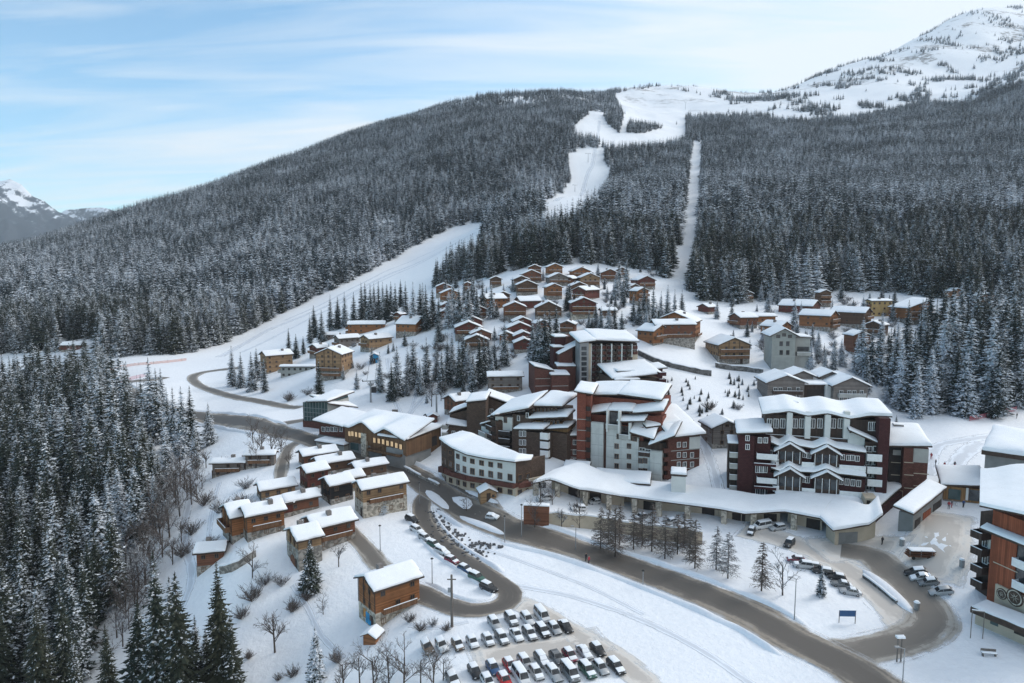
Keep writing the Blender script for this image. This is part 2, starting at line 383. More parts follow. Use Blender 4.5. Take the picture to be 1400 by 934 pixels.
sl = bpy.data.lights.new('sun', 'SUN'); sl.energy = 1.3; sl.angle = R(26); sl.color = (1.0, 0.97, 0.93)
so = bpy.data.objects.new('sun', sl); COL.objects.link(so)
sd = Vector((math.sin(SUN_AZ) * math.cos(SUN_EL), math.cos(SUN_AZ) * math.cos(SUN_EL), math.sin(SUN_EL)))
so.rotation_euler = sd.to_track_quat('Z', 'Y').to_euler(); so.location = (200, 0, 300)
vs = scene.view_settings; vs.view_transform = 'Standard'; vs.look = 'None'; vs.exposure = 0.78; vs.gamma = 1.0; vs.use_curve_mapping = False
scene.cycles.volume_bounces = 1
# ---------------------------------------------------------------- spruce
def needle_mat(name, green, green2, snow_lo, snow_hi, scale):
    m, t, b = nt(name)
    oi = N(t, 'ShaderNodeObjectInfo'); geo = N(t, 'ShaderNodeNewGeometry'); sx = N(t, 'ShaderNodeSeparateXYZ')
    t.links.new(geo.outputs['Normal'], sx.inputs[0])
    n = noise(t, scale, 3, 0.6)
    n2 = noise(t, scale * 0.3, 2, 0.5)
    up = math_(t, 'MULTIPLY', math_(t, 'ABSOLUTE', sx.outputs[2]), 0.16)
    f = math_(t, 'ADD', math_(t, 'ADD', math_(t, 'MULTIPLY', n, 0.65), math_(t, 'MULTIPLY', n2, 0.35)), up)
    pn = t.nodes.new('ShaderNodeTexNoise'); pn.inputs['Scale'].default_value = 0.014; pn.inputs['Detail'].default_value = 4; t.links.new(oi.outputs['Location'], pn.inputs['Vector'])
    f = math_(t, 'ADD', f, math_(t, 'MULTIPLY', math_(t, 'SUBTRACT', oi.outputs['Random'], 0.5), 0.10))
    f = math_(t, 'ADD', f, math_(t, 'MULTIPLY', math_(t, 'SUBTRACT', pn.outputs[0], 0.5), 0.22))
    msk = ramp(t, f, [(snow_lo, 0.0), (snow_hi, 1.0)])
    g = mixc(t, math_(t, 'FRACT', math_(t, 'MULTIPLY', oi.outputs['Random'], 7.31)), green, green2)
    g = mixc(t, math_(t, 'MULTIPLY', n2, 0.6), g, [c * 0.5 for c in green])
    lar = math_(t, 'GREATER_THAN', math_(t, 'ADD', math_(t, 'FRACT', math_(t, 'MULTIPLY', oi.outputs['Random'], 23.7)), math_(t, 'MULTIPLY', pn.outputs[0], 0.5)), 1.24)
    g = mixc(t, math_(t, 'MULTIPLY', lar, 0.8 if 'far' in name else 0.0), g, (0.085, 0.062, 0.05))
    t.links.new(mixc(t, msk, g, (0.72, 0.76, 0.82)), b.inputs['Base Color'])
    b.inputs['Roughness'].default_value = 0.8; b.inputs['Specular IOR Level'].default_value = 0.15
    return m
M_NEEDLE = needle_mat('spruce_needles', (0.030, 0.040, 0.030), (0.052, 0.055, 0.036), 0.660, 0.715, 1.7)
M_NEEDLE_SNOWY = needle_mat('snowy_spruce_needles', (0.030, 0.042, 0.036), (0.045, 0.052, 0.042), 0.632, 0.695, 1.6)
M_NEEDLE_FAR = needle_mat('far_spruce_needles', (0.018, 0.034, 0.037), (0.032, 0.042, 0.040), 0.638, 0.685, 0.55)
M_BARK = plain('bark', (0.075, 0.058, 0.048), 0.9, 0.35, 3)
def spruce_mb(seed, H, R0, levels, nb, segs, trunk_n=6):
    rg = random.Random(seed); c = MB(); tr = MB()
    hs = [0, .25, .5, .75, 1.0]; lean = (rg.uniform(-.01, .01) * H, rg.uniform(-.01, .01) * H)
    for i in range(4):
        tr.tube((lean[0] * hs[i], lean[1] * hs[i], hs[i] * H - (0.8 if i == 0 else 0)), (lean[0] * hs[i + 1], lean[1] * hs[i + 1], hs[i + 1] * H),
                0.017 * H * (1 - hs[i] * .95), 0.017 * H * (1 - hs[i + 1] * .95), trunk_n)
    for L in range(levels):
        zr = 0.07 + 0.92 * (L + rg.uniform(-.3, .3)) / (levels - 1) if levels > 1 else .1
        zr = min(max(zr, 0.05), 0.985)
        rr = R0 * (1 - zr) ** 0.8 * rg.uniform(.82, 1.08) + 0.02 * R0
        if zr < 0.16: rr *= 0.65 + 2.0 * zr
        k = max(4, round(nb * (0.55 + 0.45 * (1 - zr)))); a0 = rg.uniform(0, 6.28)
        for q in range(k):
            a = a0 + 6.283 * q / k + rg.uniform(-.3, .3); r = rr * rg.uniform(.7, 1.15)
            z0 = zr * H + rg.uniform(-.4, .4) * H / levels; ca, sa = math.cos(a), math.sin(a)
            droop = rg.uniform(.28, .6) * (1 - 0.6 * zr); up = rg.uniform(0.0, .12)
            wide = (r * rg.uniform(.24, .36) + .06) * (1.0 if segs < 6 else .62)
            rows = []
            for j in range(segs + 1):
                s = j / segs; rad = r * s
                z = z0 - droop * r * s ** 0.9 + up * r * s ** 3
                w = wide * (1.15 - s) * (0.35 if j == 0 else ((1.25 if j % 2 else .7) if segs < 6 else (1.6 if j % 2 else .55))) * rg.uniform(.75, 1.2)
                if j == segs: w = 0.02
                x, y = ca * rad + lean[0] * zr, sa * rad + lean[1] * zr
                rows.append(((x - sa * w, y + ca * w, z - w * .55), (x, y, z), (x + sa * w, y - ca * w, z - w * .55)))
            for j in range(segs):
                A, B = rows[j], rows[j + 1]
                c.face((A[0], A[1], B[1], B[0])); c.face((A[1], A[2], B[2], B[1]))
    # leader shoot
    c.face(((lean[0] - .12, lean[1], H * .955), (lean[0] + .12, lean[1], H * .955), (lean[0], lean[1], H * 1.01)))
    c.face(((lean[0], lean[1] - .12, H * .955), (lean[0], lean[1] + .12, H * .955), (lean[0], lean[1], H * 1.01)))
    return c, tr
# ---------------------------------------------------------------- where trees grow
def inpoly(px, py, poly):
    px = np.asarray(px); py = np.asarray(py); ins = np.zeros(px.shape, bool); n = len(poly)
    for i in range(n):
        x1, y1 = poly[i]; x2, y2 = poly[(i + 1) % n]
        if y1 == y2: continue
        cnd = ((y1 > py) != (y2 > py)) & (px < (x2 - x1) * (py - y1) / (y2 - y1) + x1); ins ^= cnd
    return ins
OPEN = [
 [(130,505),(150,492),(260,486),(300,474),(370,439),(430,410),(480,387),(540,354),(580,330),(620,310),(668,303),(658,317),(614,336),(594,356),(586,392),(560,420),(450,470),(300,520)],
 [(733,285),(752,272),(775,262),(782,240),(776,213),(800,202),(826,202),(828,222),(834,238),(822,252),(800,262),(775,275),(745,288)],
 [(783,173),(803,157),(824,157),(832,170),(846,182),(853,156),(861,156),(853,183),(880,182),(918,172),(938,168),(938,183),(900,190),(850,193),(828,191),(815,181),(795,178)],
 [(947,194),(960,194),(959,240),(953,300),(947,350),(944,402),(910,402),(924,350),(933,300),(941,240)],
  [(683,362),(700,332),(706,334),(692,364)], [(925,175),(930,148),(938,148),(936,175)],
 [(75,468),(130,462),(135,478),(80,484)], [(840,128),(905,118),(1000,140),(990,152),(940,150),(915,168),(862,160)]]
LOWX = [-200,-50,60,135,180,260,300,370,430,480,540,580,583,600,640,680,700,720,760,830,900,920,945,1000,1100,1130,1170,1250,1300,1400,1600]
LOWY = [500,490,482,490,486,483,472,437,408,385,352,330,396,392,385,378,372,367,362,362,374,390,410,414,412,396,398,404,412,425,440]
TLX = [-100,845,850,925,960,1000,1060,1130,1180,1230,1260,1330,1345,1380,1400,1700]
TLY = [0,0,158,172,161,162,167,168,160,149,143,143,131,119,113,40]
rng = np.random.default_rng(5)
def scatter(n):
    # even density over the ground of the mountain side
    Y = np.sqrt(rng.uniform(330 ** 2, 2950 ** 2, n)); X = rng.uniform(-1.16, 1.16, n) * (Y + 60)
    return X, Y
X, Y = scatter(480000)
Z = hm(X, Y); hgt = (11 + 16 * rng.beta(2.2, 1.8, len(X))) * np.interp(Y, [400, 1500, 2600], [1.0, 0.82, 0.62])
px, py, dd = proj(X, Y, Z); lev_ = [proj(X, Y, Z + hgt * q) for q in (0.35, 0.65, 0.9)]
keep = (py < np.interp(px, LOWX, LOWY)) & (px > -480) & (px < 1900)
for P in OPEN:
    keep &= ~inpoly(px, py, P)
    for q in lev_: keep &= ~inpoly(q[0], q[1], P)
tl = np.interp(px, TLX, TLY)
clump = vnoise(X / 60, Y / 60, 4) * 0.6 + vnoise(X / 17, Y / 17, 6) * 0.4
above = py < tl
sparse = np.where(above, np.clip((clump - 0.60) * 3.4, 0, 0.5) * np.clip(1.25 - (tl - py) / 120, 0.3, 1), 1.0)
dome = (py < np.interp(px, [560, 640, 740, 845], [150, 150, 150, 160])) & (px > 600) & (px < 860)
sparse = np.where(dome & ~above, np.clip((clump - 0.36) * 1.6, 0, 0.6), sparse)
sparse *= np.where(clump < 0.30, 0.45, 1.0)
keep &= rng.uniform(0, 1, len(X)) < sparse
FX, FY, FZ, FH = X[keep], Y[keep], Z[keep], hgt[keep]
# the ravine wood on the near left
LEFTP = [(-300,520),(-80,505),(60,497),(125,510),(165,548),(190,600),(222,640),(238,668),(214,715),(178,765),(160,830),(140,880),(118,960),(-300,985)]
Xl = rng.uniform(-330, -30, 16000); Yl = rng.uniform(70, 330, 16000); Zl = hm(Xl, Yl)
pl, ql, _ = proj(Xl, Yl, Zl); k = inpoly(pl, ql, LEFTP) & (pl > -300)
Xl, Yl, Zl = Xl[k], Yl[k], Zl[k]
def thin(X, Y, dmin):
    cell = {}; keep = []
    for i in range(len(X)):
        c = (int(X[i] // dmin), int(Y[i] // dmin)); ok = True
        for a in (-1, 0, 1):
            for b_ in (-1, 0, 1):
                for j in cell.get((c[0] + a, c[1] + b_), ()):
                    if (X[i] - X[j]) ** 2 + (Y[i] - Y[j]) ** 2 < dmin * dmin: ok = False
        if ok: cell.setdefault(c, []).append(i); keep.append(i)
    return np.array(keep)
k = thin(Xl, Yl, 4.6); Xl, Yl, Zl = Xl[k], Yl[k], Zl[k]
Hl = rng.uniform(13, 23, len(Xl))
# single spruces standing about the village: (px, py of the foot, height in px)
VILLAGE = [(520,536,50),(536,548,48),(604,536,56),(634,518,58),(646,536,54),(662,522,58),(673,530,44),(574,540,44),(424,470,36),(430,462,40),(500,436,44),(512,432,40),(524,432,42),(578,438,46),(600,452,44),(614,448,46),(634,430,44),(648,426,46),(760,478,56),(728,492,50),(852,420,40),(842,410,36),(880,430,40),(912,452,40),(900,456,34),(1100,492,40),(1108,505,36),(1178,512,70),(1184,538,50),(1222,548,84),(1252,572,70),(1270,566,84),(1304,566,96),(1318,570,84),(1360,572,100),(1328,530,120),(1345,530,120),(1368,530,120),(1386,540,120),(1236,520,70),(1255,530,90),(1275,520,100),(1225,500,60),(1290,470,70),(1310,466,76),(1336,470,80),(1362,470,84),(1390,466,80),(1240,470,54),(1258,476,60),(1040,412,26),(1062,410,26),(1150,412,30),(1090,412,28),(437,545,52),(543,541,62),(558,535,55),(566,528,58),(583,530,62),(597,520,45),(612,528,62),(618,512,52),(628,530,60),(640,520,48),(655,530,66),(668,505,40),(676,505,36),(690,500,55),(735,500,64),(745,505,72),(752,498,68),(330,530,44),(318,528,50),(345,534,48),(362,536,44),(352,520,40),
 (395,488,36),(405,490,30),(415,484,22),(440,468,40),(452,452,44),(462,450,40),(472,448,44),(484,446,42),(495,440,48),(507,444,50),(518,440,50),(530,440,46),(541,436,44),(555,436,46),(565,452,60),(575,448,54),(583,452,56),(592,446,50),(535,425,36),(548,420,34),(488,532,24),
 (600,468,32),(620,440,54),(628,446,50),(640,450,56),(652,440,44),(660,432,46),(672,436,44),(645,412,30),(610,410,26),
 (775,425,34),(785,432,30),(846,402,44),(856,406,48),(866,440,36),(874,444,34),(885,446,40),(893,440,44),(903,438,36),(912,436,42),(922,440,40),(932,438,38),(822,456,34),(832,458,38),(840,454,34),(850,458,30),(805,452,26),(815,448,30),(930,470,22),
 (1085,455,42),(1118,492,40),(1110,475,30),(1140,505,42),(1150,500,34),(1128,508,28),(1190,520,66),(1200,525,80),(1215,528,72),(1230,560,92),(1245,562,100),(1262,540,96),(1275,555,88),(1288,548,120),(1298,540,130),(1310,545,96),(1322,552,110),(1335,562,108),(1350,566,128),(1365,564,110),(1380,552,140),(1392,556,120),(1400,548,110),(1260,500,84),(1285,498,96),(1310,490,90),(1330,500,100),(1355,490,95),(1378,490,100),(1398,485,90),(1240,500,50),(1172,500,40),(1270,450,60),(1300,450,62),(1325,446,60),(1350,440,62),(1380,440,66),(1205,470,40),(1000,442,26),(1220,440,34),(1180,432,26),(1160,440,24),(980,436,24),(1050,428,28),(1340,520,110),(1318,515,95),(1295,512,80),
 (1212,552,24),(1145,582,18),(1165,578,16),(1225,585,16),(1122,815,40),
 (208,600,100),(218,605,92),(232,616,78),(240,622,84),(252,625,88),(263,620,84),(287,608,52),(195,590,70),(175,560,60),(190,575,48),(222,572,62),(268,640,60),
 (425,808,66),(432,934,72),(305,950,170),(222,975,205),(250,985,190),(270,948,100),(196,958,130),(318,960,110),(238,950,150),(285,945,80),(150,965,105),(105,970,95),(60,985,150)]
TREES = []
for (px_, py_, hpx) in VILLAGE:
    p = hit(px_, py_) if py_ < 1100 else None
    if p is None: continue
    dcam = p.y * math.cos(PITCH) - (p.z - CZ) * math.sin(PITCH)
    TREES.append((p.x, p.y, p.z, max(3.0, 1.12 * hpx * dcam / FPX)))
order = np.argsort(Xl ** 2 + Yl ** 2)
take = order[:300 - len(TREES)]; rest = order[300 - len(TREES):]
LEFT_N = [(Xl[i], Yl[i], Zl[i], Hl[i]) for i in take]
# prototypes of the individually standing trees
PROTO = []
for s in range(6):
    H0 = 20.0; R0 = [4.0, 4.6, 3.7, 4.9, 3.9, 4.3][s]
    c, tr = spruce_mb(100 + s, H0, R0, 36, 14, 7)
    PROTO.append((c.mesh('crown', M_NEEDLE), c.mesh('crown', M_NEEDLE_SNOWY), tr.mesh('trunk', M_BARK)))
def add_spruce(x, y, z, h, i, snowy, label, group):
    P = PROTO[i % 6]; rz = rng.uniform(0, 6.28)
    o = thing('spruce_tree', (x, y, z), rz, label, 'tree', group)
    s = h / 20.0; o.scale = (s * rng.uniform(.92, 1.1),) * 2 + (s,)
    if h < 12: o.scale = (s * 1.25, s * 1.25, s)
    link('crown', P[1 if snowy else 0], o); link('trunk', P[2], o)
    return o
def region(px, py):
    if px < 300 and py < 660: return 'tall dark spruce at the edge of the left wood below the village road', 'spruces along the ravine wood edge'
    if px < 340: return 'tall dark green spruce on the snowy bank at the bottom of the picture', 'spruces on the bottom bank'
    if px > 1160: return 'snow laden spruce in the stand right of the ski piste', 'spruces right of the piste'
    if px > 960: return 'snow dusted spruce among the upper right chalets', 'spruces among the upper right chalets'
    if py > 540: return 'dark spruce at the foot of the lift slope above the rounded base building', 'spruces at the foot of the lift slope'
    if px > 760: return 'snow dusted spruce among the red upper chalets', 'spruces among the red upper chalets'
    if py < 458 and px < 600: return 'snow dusted spruce in the belt between piste and chalets', 'spruces in the belt beside the piste'
    if px < 440: return 'spruce in the small clump inside the road bend', 'spruces inside the road bend'
    return 'snowy spruce in the clump above the brown apartment block', 'spruces above the brown apartment block'
LONE = {(437,545): 'dark spruce in front of the wooden lodge above the glass pavilion', (488,532): 'small young spruce left of the chairlift line', (1122,815): 'short snow covered spruce at the head of the parked row beside the bare tree', (425,808): 'dark spruce in front of the grey stone chalet with arched garage', (432,934): 'slim spruce cut off by the bottom edge left of the bare grove', (930,470): 'small spruce in front of the long orange chalet hotel',
        (305,950): 'very tall slim spruce before the small cabin at the lower left', (735,500): 'tall spruce left of the upper brick apartment block', (60,985): 'broad dark spruce in the bottom left corner'}
for i, (q, sp) in enumerate(zip(VILLAGE, TREES)):
    lb, gr = region(q[0], q[1])
    if (q[0], q[1]) in LONE: lb, gr = LONE[(q[0], q[1])], None
    snowy = not (q[0] < 340 and q[1] > 560) and (q[0], q[1]) not in ((437,545), (425,808))
    add_spruce(*sp, i, snowy, lb, gr)
for i, sp in enumerate(LEFT_N):
    add_spruce(*sp, i, rng.uniform() < 0.15, 'tall spruce in the dense snowy wood along the left edge', 'spruces of the near left wood')
# everything beyond the three hundred largest: one far wood
pc = bpy.data.collections.new('wood_prototypes')
for s in range(4):
    c, tr = spruce_mb(200 + s, 20.0, [4.3, 4.9, 5.2, 4.5][s], 12, 8, 2)
    o = bpy.data.objects.new('wood_tree', c.mesh('wood_tree', M_NEEDLE_FAR)); pc.objects.link(o)
for s in range(2):
    c, tr = spruce_mb(300 + s, 20.0, [4.5, 5.0][s], 22, 10, 4)
    o = bpy.data.objects.new('wood_tree', c.mesh('wood_tree', M_NEEDLE)); pc.objects.link(o)
ex = np.concatenate([FX, Xl[rest]]); ey = np.concatenate([FY, Yl[rest]]); ez = np.concatenate([FZ, Zl[rest]]); eh = np.concatenate([FH, Hl[rest]])
near = np.concatenate([FY < 480, np.ones(len(rest), bool)])
me = bpy.data.meshes.new('spruce_forest'); me.vertices.add(len(ex)); me.vertices.foreach_set('co', np.stack([ex, ey, ez - 0.3], 1).astype(np.float32).ravel())
names = sorted(o.name for o in pc.objects)
ii = np.where(near, rng.integers(4, 6, len(ex)), rng.integers(0, 4, len(ex))).astype(np.int32)
wid = rng.uniform(.9, 1.3, len(ex)) * eh / 20
for nm, ty_, arr, key in (('idx', 'INT', ii, 'value'), ('rz', 'FLOAT', rng.uniform(0, 6.28, len(ex)).astype(np.float32), 'value'), ('scl', 'FLOAT_VECTOR', np.stack([wid, wid, eh / 20], 1).astype(np.float32).ravel(), 'vector')):
    at_ = me.attributes.new(nm, ty_, 'POINT'); at_.data.foreach_set(key, arr)
fo = link('spruce_forest', me, kind='stuff', label='snow dusted spruce forest covering the mountain side', cat='forest')
ng = bpy.data.node_groups.new('forest_nodes', 'GeometryNodeTree')
ng.interface.new_socket('Geometry', in_out='INPUT', socket_type='NodeSocketGeometry'); ng.interface.new_socket('Geometry', in_out='OUTPUT', socket_type='NodeSocketGeometry')
gi = ng.nodes.new('NodeGroupInput'); go = ng.nodes.new('NodeGroupOutput'); ip = ng.nodes.new('GeometryNodeInstanceOnPoints'); ci = ng.nodes.new('GeometryNodeCollectionInfo')
ci.inputs['Collection'].default_value = pc; ci.inputs['Separate Children'].default_value = True; ci.inputs['Reset Children'].default_value = True
def attr(nm, ty_):
    a = ng.nodes.new('GeometryNodeInputNamedAttribute'); a.data_type = ty_; a.inputs['Name'].default_value = nm; return a.outputs[0]
cr = ng.nodes.new('ShaderNodeCombineXYZ'); ng.links.new(attr('rz', 'FLOAT'), cr.inputs[2])
er = ng.nodes.new('FunctionNodeEulerToRotation'); ng.links.new(cr.outputs[0], er.inputs[0])
ng.links.new(gi.outputs[0], ip.inputs['Points']); ng.links.new(ci.outputs[0], ip.inputs['Instance']); ip.inputs['Pick Instance'].default_value = True
ng.links.new(attr('idx', 'INT'), ip.inputs['Instance Index']); ng.links.new(er.outputs[0], ip.inputs['Rotation']); ng.links.new(attr('scl', 'FLOAT_VECTOR'), ip.inputs['Scale'])
ng.links.new(ip.outputs[0], go.inputs[0])
md = fo.modifiers.new('forest', 'NODES'); md.node_group = ng
print('forest', len(ex), 'individual', len(TREES) + len(LEFT_N))
# ---------------------------------------------------------------- roads: worn sheets on the snow with ploughed banks
def road_mat(name, core, edge, wear, wet=0.35):
    m, t, b = nt(name)
    uv = N(t, 'ShaderNodeUVMap'); s = N(t, 'ShaderNodeSeparateXYZ'); t.links.new(uv.outputs[0], s.inputs[0])
    au = math_(t, 'ABSOLUTE', s.outputs[0])
    mp = N(t, 'ShaderNodeMapping'); mp.inputs['Scale'].default_value = (0.9, 0.05, 1); t.links.new(uv.outputs[0], mp.inputs[0])
    st = N(t, 'ShaderNodeTexNoise'); st.inputs['Scale'].default_value = 3.0; st.inputs['Detail'].default_value = 5; t.links.new(mp.outputs[0], st.inputs['Vector'])
    n = noise(t, 0.35, 5, 0.65); n2 = noise(t, 2.5, 3, 0.6)
    wheel = math_(t, 'MULTIPLY', math_(t, 'SUBTRACT', st.outputs[0], 0.5), 0.9)
    k = math_(t, 'ADD', au, math_(t, 'ADD', math_(t, 'MULTIPLY', math_(t, 'SUBTRACT', n, 0.5), wear), math_(t, 'MULTIPLY', math_(t, 'SUBTRACT', n2, 0.5), 0.22)))
    k = math_(t, 'ADD', k, wheel)
    tw = N(t, 'ShaderNodeTexNoise'); tw.noise_dimensions = '1D'; tw.inputs['Scale'].default_value = 7.0; tw.inputs['Detail'].default_value = 2; t.links.new(math_(t, 'ADD', s.outputs[0], math_(t, 'MULTIPLY', n, 0.12)), tw.inputs['W'])
    k = math_(t, 'ADD', k, math_(t, 'MULTIPLY', math_(t, 'SUBTRACT', tw.outputs[0], 0.5), 0.55))
    col = ramp(t, k, [(0.28, core), (0.55, [c * 1.35 for c in core]), (0.74, edge), (0.95, (0.74, 0.76, 0.79))])
    t.links.new(col, b.inputs['Base Color']); t.links.new(ramp(t, k, [(0.70, 1.0), (0.99, 0.0)]), b.inputs['Alpha'])
    b.inputs['Roughness'].default_value = 0.6; b.inputs['Specular IOR Level'].default_value = wet
    bump(t, b, n2, 0.2, 0.1)
    return m
M_ROAD = road_mat('wet_asphalt', (0.105, 0.092, 0.080), (0.34, 0.29, 0.235), 0.35)
M_LANE = road_mat('slushy_lane', (0.17, 0.15, 0.13), (0.46, 0.42, 0.37), 0.5)
M_PACK = road_mat('packed_dirty_snow', (0.52, 0.48, 0.44), (0.66, 0.64, 0.61), 0.8, 0.2)
M_BANK = snow_mat('bank_snow', (0.78, 0.80, 0.84), 0.4, 2.0, 0.5)
def smooth_path(P, step=1.5):
    P = [np.array(p, float) for p in P]; out = []
    for i in range(len(P) - 1):
        p0 = P[max(i - 1, 0)]; p1 = P[i]; p2 = P[i + 1]; p3 = P[min(i + 2, len(P) - 1)]
        n = max(2, int(np.linalg.norm(p2 - p1) / step))
        for k in range(n):
            t = k / n
            out.append(0.5 * ((2 * p1) + (-p0 + p2) * t + (2 * p0 - 5 * p1 + 4 * p2 - p3) * t * t + (-p0 + 3 * p1 - 3 * p2 + p3) * t ** 3))
    out.append(P[-1]); return np.array(out)
def path_px(pix): return smooth_path([(h.x, h.y) for h in (hit(*p) for p in pix) if h is not None])
def strip(name, C, width, mat, lift, n=8, kind='structure', label=None, fade=None):
    fade = fade if fade is not None else (mat is M_PACK)
    T = np.gradient(C, axis=0); T /= np.linalg.norm(T, axis=1)[:, None] + 1e-9; Nn = np.stack([-T[:, 1], T[:, 0]], 1)
    Lc = np.concatenate([[0], np.cumsum(np.linalg.norm(np.diff(C, axis=0), axis=1))])
    u = np.linspace(-1, 1, n + 1); wv = width if hasattr(width, '__len__') else np.full(len(C), width)
    co = []; uvs = []
    for i in range(len(C)):
        p = C[i] + Nn[i] * (u * wv[i] / 2)[:, None]
        z = hm(p[:, 0], p[:, 1]); z = 0.5 * z + 0.5 * z.mean() + lift if False else z + lift
        co += [(p[k, 0], p[k, 1], z[k]) for k in range(n + 1)]; de = min(Lc[i], Lc[-1] - Lc[i]); ef = 1 - de / 5.0 if fade else 0; uvs += [(max(abs(u[k]), ef), Lc[i]) for k in range(n + 1)]
    i = np.arange(len(C) * (n + 1)).reshape(len(C), n + 1)
    fa = np.stack([i[:-1, :-1].ravel(), i[:-1, 1:].ravel(), i[1:, 1:].ravel(), i[1:, :-1].ravel()], 1)
    me = big_mesh(name, np.array(co), fa, mat)
    lay = me.uv_layers.new(name='UVMap'); vi = np.empty(len(me.loops), np.int32); me.loops.foreach_get('vertex_index', vi)
    lay.data.foreach_set('uv', np.array(uvs, np.float32)[vi].ravel())
    if me.polygons[0].normal.z < 0: me.flip_normals()
    return link(name, me, kind=kind, label=label)
JUNC = [(h.x, h.y) for h in (hit(*q) for q in [(1150,905),(1135,900),(1168,895),(580,678),(590,668),(405,600),(398,606),(388,590),(420,588),(600,664),(684,714),(676,720),(572,684)]) if h]
def bank(C, off, seed, hgt=0.55, wid=1.5):
    """a low irregular ploughed ridge along a path"""
    T = np.gradient(C, axis=0); T /= np.linalg.norm(T, axis=1)[:, None] + 1e-9; Nn = np.stack([-T[:, 1], T[:, 0]], 1)
    prof = [(-1, -.12), (-.75, .25), (-.35, .8), (0, 1.0), (.4, .7), (.8, .2), (1, -.12)]; co = []
    hh = 0.45 + 1.1 * vnoise(np.arange(len(C)) * 0.35, np.zeros(len(C)), seed); ww = 0.75 + .6 * vnoise(np.arange(len(C)) * 0.27, np.ones(len(C)), seed)
    for i in range(len(C)):
        e = min(1, i / 3, (len(C) - 1 - i) / 3); c_ = C[i] + Nn[i] * off
        e *= min(1, max(0, (min(math.hypot(c_[0] - q[0], c_[1] - q[1]) for q in JUNC) - 5.5) / 3))
        for a, z in prof:
            p = C[i] + Nn[i] * (off + a * wid * .5 * ww[i])
            co.append((p[0], p[1], hz(p[0], p[1]) + z * hgt * hh[i] * e + random.uniform(-.05, .05) * (z > 0) - .35 * (1 - e)))
    i = np.arange(len(C) * 7).reshape(len(C), 7)
    fa = np.stack([i[:-1, :-1].ravel(), i[:-1, 1:].ravel(), i[1:, 1:].ravel(), i[1:, :-1].ravel()], 1)
    me = big_mesh('snow_bank', np.array(co), fa, M_BANK)
    if me.polygons[3].normal.z < 0: me.flip_normals()
    return link('snow_bank', me, kind='structure')
MAIN = path_px([(1215,950),(1165,915),(1120,892),(1080,872),(1040,848),(1000,829),(950,808),(900,790),(850,772),(800,755),(760,742),(720,731),(690,721),(655,706),(620,688),(590,668),(565,650),(535,636),(500,625),(460,614),(425,602),(390,592),(350,580),(310,574),(270,569),(230,561),(200,552),(180,543),(165,534),(150,528)])
strip('main_road', MAIN, 9.5, M_ROAD, 0.15)
bank(MAIN, 5.0, 1); bank(MAIN[8:], -5.0, 2)
LOOP = path_px([(1128,898),(1180,890),(1225,880),(1258,868),(1274,852),(1268,832),(1245,806),(1215,780),(1190,760),(1150,752)])
strip('side_road', LOOP, 8.0, M_LANE, 0.11)
PLAZA = path_px([(1255,870),(1240,848),(1205,815),(1165,782),(1120,758),(1070,738),(1010,722)])
strip('parking_aisle', PLAZA, 9.0, M_PACK, 0.045)
strip('parking_aisle', path_px([(1290,700),(1285,740),(1270,770),(1262,800)]), 12.0, M_PACK, 0.04)
strip('forecourt', path_px([(1240,752),(1190,748),(1150,750),(1110,752)]), 11.0, M_PACK, 0.055)
LEFTR = path_px([(592,672),(578,686),(578,706),(592,730),(618,755),(650,776),(680,796),(698,812),(690,826),(668,833),(640,835),(606,826),(578,813),(552,803)])
strip('car_park_road', LEFTR, 5.2, M_ROAD, 0.12)
bank(LEFTR[:len(LEFTR) // 2 + 6], 3.0, 4, .45, 1.3); bank(LEFTR, -3.0, 5, .35, 1.0)
BUS = path_px([(585,662),(612,668),(640,677),(660,690),(672,706),(690,720)])
strip('bus_bay', BUS, 6.0, M_ROAD, 0.135)
strip('lane', path_px([(462,716),(478,728),(500,750),(520,774),(538,790)]), 4.4, M_LANE, 0.09)
strip('lane', path_px([(418,601),(396,612),(387,632),(383,655)]), 3.6, M_LANE, 0.12)
HAIR = path_px([(330,503),(300,506),(275,510),(263,517),(272,527),(295,536),(330,545),(370,552),(410,558)])
strip('hairpin_road', HAIR, 5.5, M_LANE, 0.12)
strip('hairpin_road', path_px([(372,583),(395,578),(425,573)]), 5.0, M_LANE, 0.13)
strip('works_track', path_px([(170,540),(165,528),(178,522),(205,520),(222,516)]), 9.0, M_LANE, 0.15)
for (pp, w_) in (([(640,902),(700,893),(760,885),(830,872)], 7), ([(700,820),(740,838),(790,868),(850,905),(900,950)], 5)):
    strip('parking_aisle', path_px(pp), w_, M_PACK, 0.04)
# traffic islands left white between the lanes
def mound(name, pix, wid, hgt, seed):
    C = path_px(pix); co = []; m_ = 6
    T = np.gradient(C, axis=0); T /= np.linalg.norm(T, axis=1)[:, None] + 1e-9; Nn = np.stack([-T[:, 1], T[:, 0]], 1)
    for i in range(len(C)):
        e = math.sin(math.pi * min(1, max(0, (i + .02) / (len(C) - 1)))) ** .5
        for k in range(m_ + 1):
            a = -1 + 2 * k / m_; p = C[i] + Nn[i] * (a * wid / 2 * e)
            co.append((p[0], p[1], hz(p[0], p[1]) + .1 + (hgt * (1 - a * a) ** .7 + random.uniform(0, .05)) * e))
    i = np.arange(len(C) * (m_ + 1)).reshape(len(C), m_ + 1)
    fa = np.stack([i[:-1, :-1].ravel(), i[:-1, 1:].ravel(), i[1:, 1:].ravel(), i[1:, :-1].ravel()], 1)
    me = big_mesh(name, np.array(co), fa, M_BANK)
    if me.polygons[3].normal.z < 0: me.flip_normals()
    link(name, me, kind='structure')
mound('snow_island', [(583,671),(598,684),(614,698)], 2.6, .35, 1)
mound('snow_island', [(618,681),(632,686),(642,697)], 3.2, .35, 2)
mound('snow_island', [(628,706),(652,716),(690,732)], 2.0, .35, 3)
